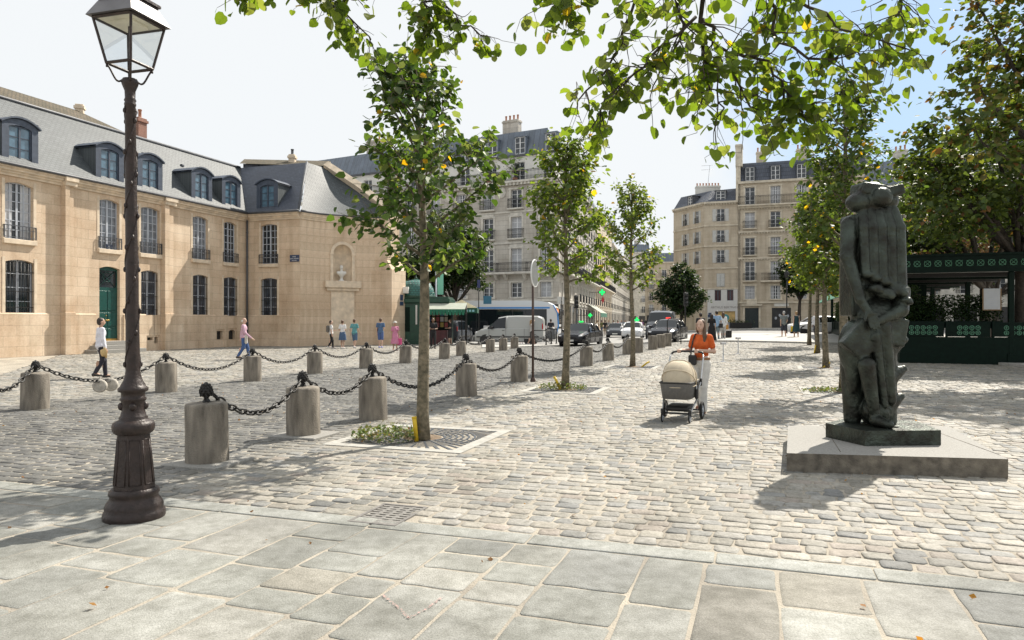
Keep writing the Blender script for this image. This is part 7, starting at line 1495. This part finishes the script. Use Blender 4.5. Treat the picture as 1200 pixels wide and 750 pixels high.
# ---------------------------------------------------------------- people
CM = {}
def cmat(c, rough=.85):
    k = (tuple(round(x, 3) for x in c), rough)
    if k not in CM: CM[k] = mat('cloth_%d' % len(CM), c, rough, .12, 12, .25, 90)
    return CM[k]
SKIN = [mat('skin_fair', (.50, .33, .25), .55, .06, 10), mat('skin_tan', (.38, .235, .165), .55, .06, 10), mat('skin_brown', (.17, .095, .06), .55, .06, 10)]
HAIR = dict(dark=(.025, .018, .014), brown=(.09, .05, .028), fair=(.30, .19, .09), grey=(.35, .34, .33), white=(.62, .6, .56), pink=(.55, .08, .22), red=(.2, .07, .03))
def person(px, py, face, H, label, top=(.5, .5, .5), bottom=(.05, .06, .1), kind='trousers', sleeve='s', hair='dark', hstyle='short', shoes=(.05, .05, .05), stride=.0, armL='down', armR='down', skin=0, fem=False, vox=.02, group=None, pos=None, detail=False, lean=0., hat=None, head_tilt=0., extra=None, width=1.):
    p = G(px, py) if pos is None else Vector(pos); t = empty('person', p, face, label, 'person', group); s = H/1.72; sh = .158 if fem else .182; hp = .088 if fem else .08
    J = lambda x, y, z: np.array((x*s*width, (y+lean*max(0, z-.9))*s, z*s)); C = lambda a, b, r0, r1: ('c', J(*a), J(*b), r0*s, r1*s); E_ = lambda c, r: ('e', tuple(J(*c)), tuple(np.array(r)*s), None)
    fl = {}; legs = {}
    for sd, sg in (('R', -1), ('L', 1)):
        fy = -stride*sg; lift = .07*(stride > .12)*(sg < 0); an = (sg*.085, fy+.02, .085+lift); kn = (sg*.09, fy*.45-.035-(.05 if lift else 0), .49+lift*.4); legs[sd] = ((sg*hp, 0, .90), kn, an, (sg*.10, an[1]-.15, .04+lift*.6))
    arms = {}
    for sd, sg, pose in (('R', -1, armR), ('L', 1, armL)):
        shd = (sg*sh, .01, 1.405); sw = stride*sg*.9
        el, ha = {'down': ((sg*(sh+.055), .03, 1.12), (sg*(sh+.05), -.03, .86)), 'swing': ((sg*(sh+.05), .04+sw*.6, 1.13), (sg*(sh+.03), -.08+sw*1.4, .90)), 'bent': ((sg*(sh+.06), .06, 1.13), (sg*.10, -.23, 1.12)), 'front': ((sg*(sh+.04), .0, 1.14), (sg*.13, -.30, 1.05)),
                  'up': ((sg*(sh+.16), -.08, 1.36), (sg*.14, -.15, 1.60)), 'hip': ((sg*(sh+.16), .08, 1.17), (sg*(sh+.0), -.02, .98)), 'carry': ((sg*(sh+.05), .02, 1.12), (sg*(sh+.07), -.04, .86)), 'wave': ((sg*(sh+.20), -.02, 1.42), (sg*(sh+.2), -.08, 1.68))}.get(pose, pose)
        arms[sd] = (shd, el, ha)
    fat = 1.0
    tors = [E_((0, .01, .94), (.16 if fem else .155, .115, .13)), E_((0, 0, 1.11), (.118 if fem else .135, .095, .16)), E_((0, .0, 1.29), (.142 if fem else .162, .11, .155)), C((-sh+.045, .01, 1.395), (sh-.045, .01, 1.395), .055, .055)]
    if fem: tors += [E_((-.065, -.075, 1.27), (.06, .055, .058)), E_((.065, -.075, 1.27), (.06, .055, .058))]
    hx = head_tilt
    head = [C((0, .015, 1.42), (hx*.4, .0, 1.53), .05, .046), E_((hx, -.005, 1.625), (.073, .093, .108)), E_((hx, -.035, 1.565), (.052, .055, .055)), C((hx, -.09, 1.622), (hx, -.112, 1.598), .010, .014), E_((hx-.075, .01, 1.61), (.014, .024, .032)), E_((hx+.075, .01, 1.61), (.014, .024, .032)), C((hx-.028, -.083, 1.565), (hx+.028, -.083, 1.565), .011, .011)]
    body = tors+head
    for sd in 'RL':
        a, b, c, d = legs[sd]; body += [C(a, b, .08, .054), C(b, c, .052, .034), E_(((b[0]+c[0])/2, (b[1]+c[1])/2+.025, b[2]*.68+c[2]*.32), (.046, .05, .11)), C(c, d, .038, .028), C((c[0], c[1]+.045, c[2]*.5), c, .03, .034)]
        a, b, c = arms[sd]; sg = -1 if sd == 'R' else 1; dv = np.array(c)-np.array(b); dv = dv/np.linalg.norm(dv); wr = np.array(c)
        body += [C(a, b, .048, .036), C(b, tuple(wr), .037, .024)]
        if detail:                                     # hand closed over the pram handle, four fingers and thumb
            body += [E_(tuple(wr+np.array((0, -.03, .0))), (.036, .042, .018))]
            for q, ln in enumerate((.9, 1.0, .97, .8)):
                x = wr[0]-.027+.018*q; body += [C((x, wr[1]-.06, wr[2]+.006), (x, wr[1]-.06-.03*ln, wr[2]-.002), .0085, .008), C((x, wr[1]-.06-.03*ln, wr[2]-.002), (x, wr[1]-.075-.022*ln, wr[2]-.034), .008, .0075), C((x, wr[1]-.075-.022*ln, wr[2]-.034), (x, wr[1]-.064, wr[2]-.042), .0075, .007)]
            body += [C((wr[0]-sg*.03, wr[1]-.025, wr[2]-.006), (wr[0]-sg*.042, wr[1]-.055, wr[2]-.022), .011, .009), C((wr[0]-sg*.042, wr[1]-.055, wr[2]-.022), (wr[0]-sg*.025, wr[1]-.078, wr[2]-.034), .009, .008)]
        else:
            body += [C(tuple(wr), tuple(wr+dv*.07), .026, .03)]
            for q in range(4 if vox < .025 else 0): body.append(C(tuple(wr+dv*.08+np.array((0, -.024+.016*q, 0))), tuple(wr+dv*(.15-.012*abs(q-1.5))+np.array((-sg*.008, -.024+.016*q, 0))), .0135, .011))
            body.append(C(tuple(wr+dv*.03+np.array((0, -.025, 0))), tuple(wr+dv*.085+np.array((-sg*.005, -.048, 0))), .012, .009))
    obj('body', sdf_mesh('body', body, vox if not detail else .0075, SKIN[skin], .018 if detail else .025), t)
    e = .014
    inf = lambda L_, ee: [(q[0], q[1], q[2], q[3]+ee*s, q[4]+ee*s) if q[0] == 'c' else (q[0], q[1], tuple(np.array(q[2])+ee*s), None) for q in L_]
    cv = min(vox, .016)
    if top is not None:
        T_1 = inf(tors, e)
        if kind not in ('dress',): T_1 += [C((0, .005, .93), (0, .005, 1.02), .135, .135), E_((0, .008, .93), (.188, .142, .075))] if not detail else [E_((0, .008, 1.0), (.152, .115, .10))]
        if detail: T_1 = inf(tors[1:], .012)+[E_((0, .008, 1.0), (.152, .115, .07))]
        for sd in 'RL':
            a, b, c = arms[sd]; a_, b_, c_ = map(np.array, (a, b, c))
            if sleeve == 's': T_1.append(C(a, tuple(a_+(b_-a_)*.62), .062, .058))
            if sleeve == 'l': T_1 += [C(a, b, .062, .052), C(b, tuple(b_+(c_-b_)*.93), .05, .04)]
        obj('shirt' if kind != 'dress' else 'dress_top', sdf_mesh('shirt', T_1, cv if not detail else .0085, cmat(top), .02), t)
    bm = cmat(bottom); B_ = []
    if kind in ('trousers', 'shorts'):
        B_ = [E_((0, .012, .93), (.168, .126, .115))]+([] if not detail else [C((-.05, .005, 1.0), (.05, .005, 1.0), .10, .10)])
        for sd in 'RL':
            a, b, c, d = legs[sd]; a_, b_, c_ = map(np.array, (a, b, c))
            if kind == 'trousers': B_ += [C(a, b, .094 if detail else .098, .066 if detail else .070), C(b, tuple(b_+(c_-b_)*.96), .062 if detail else .068, .056 if not detail else .078)]
            else: B_ += [C(a, tuple(a_+(b_-a_)*.92), .105, .088)]
        obj(kind, sdf_mesh(kind, B_, cv if not detail else .009, bm, .02), t)
    else:
        zt, zb_ = (1.02, .52) if kind == 'skirt' else ((1.02, .16) if kind == 'longskirt' else (1.30, .42 if kind == 'dress' else .3)); mb = MB(); n = 20; K_ = 9; vs_ = []
        for q in range(K_):
            f = q/(K_-1); z = zt+(zb_-zt)*f; r = np.interp(z, [.1, .5, .93, 1.08, 1.3], [.30, .25, .19, .142, .172])
            for k in range(n): an = 2*PI*k/n; fold = 1+.05*f*math.sin(an*6+1); vs_.append(tuple(J(r*fold*math.cos(an), r*.78*fold*math.sin(an)+.01+stride*0, z)))
        mb.add(vs_, [(q*n+k, (q+1)*n+k, (q+1)*n+(k+1) % n, q*n+(k+1) % n) for q in range(K_-1) for k in range(n)], None, True); mb.build('dress' if kind == 'dress' else 'skirt', bm, t)
    S_ = []
    for sd in 'RL':
        a, b, c, d = legs[sd]; o = MB(); S_ = [C((c[0], c[1]+.05, c[2]-.05), (d[0], d[1], d[2]+.0), .042, .036), E_((c[0], c[1]+.03, c[2]-.035), (.042, .055, .045))]; obj('shoe', sdf_mesh('shoe', S_, cv, cmat(shoes, .6), .015), t)
    hc = cmat(HAIR[hair], .6); Hh = [E_((hx, .022, 1.655), (.083, .092, .092)), E_((hx, .045, 1.60), (.076, .068, .08))]
    if hstyle == 'long': Hh += [C((hx, .06, 1.62), (hx, .085, 1.38), .075, .055), C((hx-.06, .03, 1.62), (hx-.065, .05, 1.42), .035, .03), C((hx+.06, .03, 1.62), (hx+.065, .05, 1.42), .035, .03)]
    if hstyle == 'front': Hh += [C((hx, .06, 1.62), (hx+.03, .08, 1.45), .06, .05), C((hx+.07, .0, 1.62), (hx+.10, -.05, 1.42), .028, .038), C((hx+.10, -.05, 1.42), (hx+.10, -.10, 1.30), .038, .02), C((hx-.07, .0, 1.64), (hx-.078, .02, 1.5), .022, .02)]
    if hstyle == 'bun': Hh += [E_((hx, .10, 1.69), (.045, .045, .045))]
    if hstyle == 'bald': Hh = [E_((hx, .045, 1.60), (.08, .065, .06))]
    if hstyle != 'hat': obj('hair', sdf_mesh('hair', Hh, cv if not detail else .008, hc, .02), t)
    if hat: mb = MB(); mb.lathe([(.085*s, 0), (.15*s, .0), (.155*s, .012), (.10*s, .015), (.092*s, .07*s), (.06*s, .10*s), (.01, .105*s)], 18, Matrix.Translation(tuple(J(hx, .02, 1.68)))); mb.build('hat', cmat(hat), t)
    if detail:
        mb = MB(); [mb.ell(tuple(J(hx+sg*.031, -.082, 1.628)), (.012*s, .008*s, .007*s), 10, 6) for sg in (-1, 1)]; 
        for sg in (-1, 1): mb = MB(); mb.ell(tuple(J(hx+sg*.030, -.084, 1.628)), (.0115*s, .007*s, .0065*s), 10, 6); mb.build('eye', cmat((.05, .035, .03), .3), t); mb = MB(); mb.tube([tuple(J(hx+sg*.015, -.092, 1.645)), tuple(J(hx+sg*.031, -.091, 1.650)), tuple(J(hx+sg*.047, -.082, 1.645))], .0035*s, 5); mb.build('eyebrow', hc, t)
        mb = MB(); mb.tube([tuple(J(hx-.022, -.0905, 1.567)), tuple(J(hx, -.0955, 1.566)), tuple(J(hx+.022, -.0905, 1.567))], [.003*s, .006*s, .003*s], 6); mb.build('lips', cmat((.35, .13, .11), .5), t)
    return t, s
def held(name, t, s, loc, build, label, cat, mats):
    w_ = t.matrix_basis @ Vector((loc[0]*s, loc[1]*s, loc[2]*s)); mb = MB(); build(mb); o = mb.build(name, mats, None, Matrix.Translation(w_) @ Matrix.Rotation(t.rotation_euler.z, 4, 'Z')); return tag(o, label, cat)
def bagf(w_, d, h): 
    def f(mb): mb.bbox(-w_/2, w_/2, -d/2, d/2, -h, 0, .02); mb.tube([(-w_*.3, 0, 0), (-w_*.25, 0, .10), (w_*.25, 0, .10), (w_*.3, 0, 0)], .008, 5)
    return f
# face: 0 looks at the viewer, pi looks away, +90deg looks to the right of the picture
gw = 'passers-by by the sandstone wall'; rt = R(90)
a, s = person(118.5, 443, R(135), 1.72, 'man in white shirt walking away behind the lamp post with a straw hat', (.62, .62, .68), (.02, .02, .03), 'trousers', 'l', 'dark', 'short', (.02, .02, .02), .16, 'down', 'carry', 1, vox=.015)
w_ = held('straw_hat', a, s, (-.235, -.02, .74), lambda mb: mb.lathe([(.06, -.09), (.10, -.08), (.11, 0), (.17, .01), (.17, .02), (.1, .03)], 16, Matrix.Rotation(R(80), 4, 'X')), 'straw hat carried in the hand of the man in white shirt', 'hat', mat('straw', (.5, .36, .17), .8, .2, 30))
a, s = person(286, 421.5, R(100), 1.76, 'balding man in pink checked shirt and blue jeans walking past the building corner', (.50, .32, .40), (.05, .10, .24), 'trousers', 'l', 'white', 'bald', (.06, .05, .04), .20, 'swing', 'swing', 0)
held('cloth_jacket', a, s, (-.2, -.12, .95), lambda mb: mb.bbox(-.1, .1, -.05, .05, -.3, .1, .04), 'pale jacket carried by the man in pink shirt', 'jacket', cmat((.5, .47, .42)))
a, s = person(388, 408.5, R(110), 1.66, 'person in white top and black trousers with a grey backpack by the wall', (.60, .6, .6), (.015, .015, .018), 'trousers', 's', 'dark', 'short', (.5, .5, .5), .14, 'bent', 'down', 0, group=None)
held('backpack', a, s, (0, .2, 1.22), lambda mb: mb.bbox(-.14, .14, -.08, .09, -.22, .2, .05), 'grey backpack worn by the person in white top and black trousers', 'backpack', cmat((.13, .12, .11)))
person(401.5, 408.5, R(170), 1.68, 'woman in white tee and denim skirt walking away along the wall', (.66, .66, .66), (.06, .11, .2), 'skirt', 's', 'brown', 'bun', (.5, .5, .5), .06, 'bent', 'bent', 0, True)
person(406.5, 404, R(170), 1.76, 'person in teal top partly hidden behind the woman in denim skirt', (.16, .3, .3), (.1, .09, .09), 'trousers', 's', 'brown', 'long', (.1, .1, .1), .0, 'down', 'down', 0, True)
person(415.5, 408.5, R(160), 1.74, 'man in teal tee and denim shorts walking away beside the wall', (.10, .28, .30), (.07, .13, .22), 'shorts', 's', 'brown', 'short', (.5, .5, .52), .14, 'swing', 'swing', 0)
a, s = person(446, 407.5, R(175), 1.80, 'man in blue shirt and blue shorts with shoulder bag facing the wall', (.07, .13, .24), (.07, .12, .28), 'shorts', 's', 'brown', 'short', (.15, .2, .5), .05, 'down', 'bent', 0)
held('shoulder_bag', a, s, (.16, -.16, 1.05), lambda mb: (mb.bbox(-.1, .1, -.05, .05, -.12, .1, .03), mb.tube([(.05, .05, .1), (-.1, .3, .3), (-.3, .2, .38)], .014, 5)), 'small dark bag slung across the man in blue shirt', 'bag', cmat((.03, .03, .05)))
a, s = person(463, 411, R(20), 1.58, 'white haired woman in long pink dress with bag, near the end of the wall', (.50, .19, .30), (.50, .19, .30), 'dress', 's', 'white', 'short', (.35, .1, .08), .08, 'carry', 'down', 1, True, hat=(.6, .58, .54))
held('shopping_bag', a, s, (.25, -.04, .74), bagf(.28, .12, .36), 'pink and green shopping bag carried by the woman in pink dress', 'bag', cmat((.5, .07, .2)))
person(500.5, 404.5, R(180), 1.66, 'person with bright pink hair and denim shorts at the newsstand counter', (.03, .03, .04), (.05, .09, .2), 'shorts', 'n', 'pink', 'short', (.4, .4, .4), .0, 'bent', 'bent', 0, True)
person(507.5, 408.7, R(15), 1.80, 'man dressed in black reading a phone in front of the newsstand', (.012, .012, .014), (.012, .012, .014), 'trousers', 's', 'dark', 'short', (.02, .02, .02), .12, 'bent', 'bent', 2)
person(517, 403, R(150), 1.72, 'person in grey top and jeans leaning at the red newsstand counter', (.28, .16, .19), (.06, .1, .18), 'trousers', 's', 'grey', 'short', (.1, .1, .1), .0, 'front', 'front', 0, True)
person(527.5, 404, R(-100), 1.76, 'man in black tee and shorts looking towards the newsstand', (.012, .012, .014), (.02, .02, .022), 'shorts', 's', 'brown', 'short', (.03, .03, .03), .05, 'bent', 'down', 0)
person(611, 402.5, R(10), 1.40, 'boy in navy tee with arms raised in front of the delivery van', (.02, .025, .05), (.3, .26, .2), 'shorts', 's', 'brown', 'short', (.05, .08, .3), .06, 'front', 'up', 0)
person(623, 404.5, R(80), 1.70, 'woman in grey top with raised arm behind the brown sign pole', (.42, .4, .38), (.13, .11, .1), 'shorts', 's', 'fair', 'long', (.3, .3, .3), .22, 'down', 'up', 0, True)
person(645.5, 400, R(180), 1.78, 'man in dark clothes standing before the bus front by the litter bin', (.02, .02, .025), (.03, .03, .035), 'trousers', 's', 'dark', 'short', (.03, .03, .03), .0, 'down', 'bent', 1)
gc = 'people under the pale awning far down the street'
rr = random.Random(12); CL = [('white', (.6, .6, .6)), ('navy', (.03, .05, .14)), ('sky blue', (.2, .35, .55)), ('black', (.015, .015, .015)), ('grey', (.3, .3, .3)), ('beige', (.45, .36, .25)), ('red', (.4, .06, .06)), ('olive', (.15, .16, .07)), ('violet', (.2, .06, .2))]
for i, (px, cn_) in enumerate(((700, 5), (705, 7), (709, 3), (713, 4), (719, 0), (724, 6), (728, 1), (732.5, 2), (752, 8))):
    Y = [82, 84, 80, 83, 86, 90, 84, 82, 84][i]; person(px, 0, rr.uniform(0, 6.28), 1.72, 'distant person in %s top in the street beyond the black taxi' % CL[cn_][0], CL[cn_][1], rr.choice([(.03, .03, .04), (.06, .1, .2), (.25, .2, .15)]), 'trousers', 's', rr.choice(['dark', 'brown', 'fair']), 'short', stride=rr.choice([0, .1, .18]), fem=i % 2 == 0, vox=.03, group=gc, pos=(U(px)*Y, Y, float(gz(U(px)*Y, Y))))
gr_ = None
person(821, 404, R(180), 1.80, 'man in black tee walking away behind the woman with the pram', (.015, .015, .018), (.05, .05, .06), 'trousers', 's', 'dark', 'short', stride=.08, vox=.018)
person(834, 401.8, R(170), 1.70, 'woman in a long black dress beside the rolling suitcase', (.012, .012, .014), (.012, .012, .014), 'longskirt', 's', 'dark', 'long', stride=.06, fem=True, vox=.018)
a, s = person(840, 399, R(175), 1.85, 'man in light blue shirt and grey trousers with shoulder bag', (.25, .38, .55), (.16, .2, .22), 'trousers', 's', 'dark', 'short', stride=.08, vox=.018)
held('shoulder_bag', a, s, (-.2, .06, 1.0), bagf(.3, .12, .28), 'black shoulder bag carried by the man in light blue shirt', 'bag', M_black)
a, s = person(847.5, 398.5, R(165), 1.76, 'woman in white shirt and pale trousers pulling a black suitcase', (.66, .66, .66), (.45, .44, .42), 'trousers', 'l', 'brown', 'long', stride=.1, fem=True, vox=.018)
held('handbag', a, s, (-.22, 0, .95), bagf(.2, .1, .3), 'orange handbag of the woman in white shirt', 'bag', cmat((.5, .24, .05)))
p = G(851, 397.5); t = empty('rolling_suitcase', p, .3, 'black rolling suitcase beside the woman in white shirt', 'suitcase'); mb = MB(); mb.bbox(-.32, .32, -.16, .16, .08, .62, .05); [mb.bbox(-.25+.16*i, -.17+.16*i, -.18, -.16, .12, .58, .01) for i in range(4)]; mb.build('shell', M_black, t)
mb = MB(); mb.tube([(-.1, .1, .6), (-.1, .1, 1.0), (.1, .1, 1.0), (.1, .1, .6)], .012, 6); mb.build('handle', M_chrome, t); mb = MB(); [mb.lathe([(.05, -.02), (.05, .02)], 10, Matrix.Translation((x, y, .05)) @ Matrix.Rotation(rt, 4, 'Y')) for x in (-.26, .26) for y in (-.1, .1)]; mb.build('castors', M_rubber, t)
person(918.5, 396, R(180), 1.78, 'man in grey tee and dark shorts walking away on the right pavement', (.17, .19, .19), (.03, .035, .05), 'shorts', 's', 'grey', 'short', (.2, .2, .2), .1, 'swing', 'swing', 0, vox=.018)
a, s = person(933, 396.5, R(180), 1.76, 'blonde woman in dark teal dress walking away beside the man in grey', (.012, .045, .055), (.012, .045, .055), 'dress', 'n', 'fair', 'short', (.4, .35, .3), .1, 'swing', 'carry', 0, True, vox=.018)
held('shopping_bag', a, s, (.24, -.02, .78), bagf(.2, .1, .36), 'yellow shopping bag between the man in grey and the woman in teal', 'bag', cmat((.6, .42, .02)))
person(956, 396.5, R(-60), 1.74, 'person in white shirt and dark trousers behind the second right hand tree', (.6, .6, .62), (.03, .03, .05), 'trousers', 'l', 'dark', 'short', stride=.08, vox=.018)
# ---------------------------------------------------------------- woman with pram
pp = G(797, 495); pp = Vector((pp.x+.05, pp.y+.25, 0)); prz = R(-24)
pram = empty('pram', pp, prz, 'pram with beige hood and grey carrycot, pushed by the woman in orange', 'pram')
M_beige = mat('beige_canvas', (.50, .43, .32), .85, .1, 8, .3, 120); M_felt = mat('grey_felt', (.14, .138, .135), .95, .12, 30, .3, 120); M_tubeg = mat('grey_tube', (.42, .43, .44), .35, .1, 20, metal=.7)
def hoodgrid(mb, v0, v1, sc=1., n=18, m_=10):
    vs_ = []
    for q in range(m_+1):
        v = v0+(v1-v0)*q/m_
        for k in range(n+1): u = PI*k/n; vs_.append((-.255*sc*math.copysign(abs(math.cos(u))**.75, math.cos(u)), -.36*sc*math.sin(u)**.75*math.cos(v)-.02, .60+.40*sc*math.sin(u)**.75*math.sin(v)))
    mb.add(vs_, [(q*(n+1)+k, q*(n+1)+k+1, (q+1)*(n+1)+k+1, (q+1)*(n+1)+k) for q in range(m_) for k in range(n)], None, True)
mb = MB(); hoodgrid(mb, R(-4), R(132)); hoodgrid(mb, R(132), R(-4), .975); mb.build('hood', M_beige, pram)
mb = MB()
for v in (R(-4), R(38), R(85), R(132)): mb.tube([(-.278*math.copysign(abs(math.cos(u))**.75, math.cos(u)), -.364*math.sin(u)**.75*math.cos(v)-.02, .60+.404*math.sin(u)**.75*math.sin(v)) for u in np.linspace(.02, PI-.02, 17)], .008, 5)
mb.build('hood_ribs', M_beige, pram)
def rrect(hx, y0, y1, r=.1, n=5): 
    P_ = []
    for cx, cy, a0 in ((hx-r, y1-r, 0), (-hx+r, y1-r, 90), (-hx+r, y0+r, 180), (hx-r, y0+r, 270)):
        for i in range(n+1): an = R(a0+90*i/n); P_.append((cx+r*math.cos(an), cy+r*math.sin(an)))
    return P_
mb = MB(); lo_, hi_ = rrect(.225, -.36, .44), rrect(.262, -.39, .48); n = len(lo_); mb.add([(*p_, .38) for p_ in lo_]+[(*p_, .64) for p_ in hi_], [(i, (i+1) % n, n+(i+1) % n, n+i) for i in range(n)]+[tuple(range(n-1, -1, -1))], None, True); mb.build('carrycot', M_felt, pram)
mb = MB(); mb.tube([(*p_, .645) for p_ in hi_], .014, 6, None, True, True); mb.build('carrycot_rim', M_black, pram)
mb = MB(); hi2 = rrect(.258, .05, .475); n = len(hi2); mb.add([(*p_, .66) for p_ in hi2]+[(0, .26, .70)], [(i, (i+1) % n, n) for i in range(n)], None, True); mb.build('apron', M_beige, pram)
for sg in (-1, 1):
    mb = MB(); mb.tube([(sg*.27, -.02, .60), (sg*.28, .10, .34), (sg*.27, .30, .16)], .014, 7); mb.tube([(sg*.27, .05, .42), (sg*.285, .36, .62), (sg*.285, .62, 1.02), (sg*.27, .68, 1.07)], .014, 7); mb.tube([(sg*.28, .08, .38), (sg*.22, -.30, .14)], .014, 7); mb.build('frame', M_tubeg, pram)
for sg in (-1, 1): mb = MB(); mb.bbox(sg*.27-.025, sg*.27+.025, .0, .10, .36, .66, .015); mb.build('joint', M_black, pram); mb = MB(); mb.bbox(sg*.285-.02, sg*.285+.02, .34, .40, .55, .68, .012); mb.build('joint', M_black, pram); mb = MB(); mb.bbox(sg*.22-.025, sg*.22+.025, -.33, -.27, .09, .22, .012); mb.build('joint', M_black, pram)
mb = MB(); mb.tube([(-.22, -.30, .15), (.22, -.30, .15)], .016, 7); mb.tube([(-.29, .32, .15), (.29, .32, .15)], .016, 7); mb.build('axles', M_black, pram)
mb = MB(); mb.tube([(-.27, .68, 1.07), (-.25, .73, 1.10), (-.15, .75, 1.115), (.15, .75, 1.115), (.25, .73, 1.10), (.27, .68, 1.07)], .019, 8); mb.build('handlebar', M_black, pram)
mb = MB(); mb.bbox(-.20, .20, -.24, .28, .17, .26, .03); mb.build('basket', M_black, pram)
def pw(x, y, r, w_=.05):
    a = MB(); My = Matrix.Rotation(rt, 4, 'Y'); a.tube([(0, r*.84*math.cos(q), r*.84*math.sin(q)) for q in np.linspace(0, 2*PI, 23)[:-1]], r*.17, 8, None, True, True); o = a.build('wheel', M_rubber, pram, TR(x, y, r)); b = MB(); b.lathe([(r*.2, -w_/2), (r*.2, w_/2)], 12, My)
    for j in range(6): an = 2*PI*j/6; b.box(-.012, .012, -.012, .012, r*.1, r*.78, Matrix.Rotation(an, 4, 'X'))
    b.tube([(0, r*.72*math.cos(q), r*.72*math.sin(q)) for q in np.linspace(0, 2*PI, 19)[:-1]], .012, 5, None, True, True); b.build('rim', M_greypaint, o)
for sg in (-1, 1): pw(sg*.22, -.31, .085); pw(sg*.205+.05*0, -.31, .0801) if False else None; pw(sg*.31, .33, .148)
hb_ = pram.matrix_basis @ Vector((0, .76, 1.115)); wp = pram.matrix_basis @ Vector((.17, 1.12, 0))
wfac = R(-34)
def toloc(v, base, rz, s): q = Matrix.Rotation(-rz, 4, 'Z') @ (v-base); return (q.x/s, q.y/s, q.z/s)
Hw = 1.66; sw_ = Hw/1.72
hR = toloc(pram.matrix_basis @ Vector((-.17, .75, 1.115)), wp, wfac, sw_); hL = toloc(pram.matrix_basis @ Vector((.15, .75, 1.115)), wp, wfac, sw_)
off = lambda h: (h[0], h[1]+.075, h[2]+.018)
wo, s = person(0, 0, wfac, Hw, 'woman in orange vee neck top and white trousers pushing the beige pram', (.56, .10, .015), (.60, .585, .55), 'trousers', 's', 'brown', 'front', (.25, .09, .05), .17, ((.23, .06, 1.14), off(hL)), ((-.25, .04, 1.15), off(hR)), 0, True, detail=True, pos=wp, head_tilt=-.012, width=.94)
held('tan_belt', wo, s, (0, .005, 1.01), lambda mb: mb.lathe([(.152, -.022), (.156, -.015), (.156, .015), (.152, .022)], 28, Matrix.Diagonal((1, .76, 1, 1))), 'tan leather belt worn by the woman in orange', 'belt', mat('tan_leather', (.25, .12, .05), .5))
held('shoulder_bag', wo, s, (-.11, -.17, 1.06), lambda mb: (mb.bbox(-.07, .07, -.04, .04, -.16, .02, .02), mb.tube([(-.03, .0, .02), (-.03, .03, .15), (-.01, .06, .28), (.005, .12, .385), (.0, .20, .40), (-.0, .29, .30)], .012, 6)), 'dark bag on a strap over the shoulder of the woman in orange', 'bag', M_black)
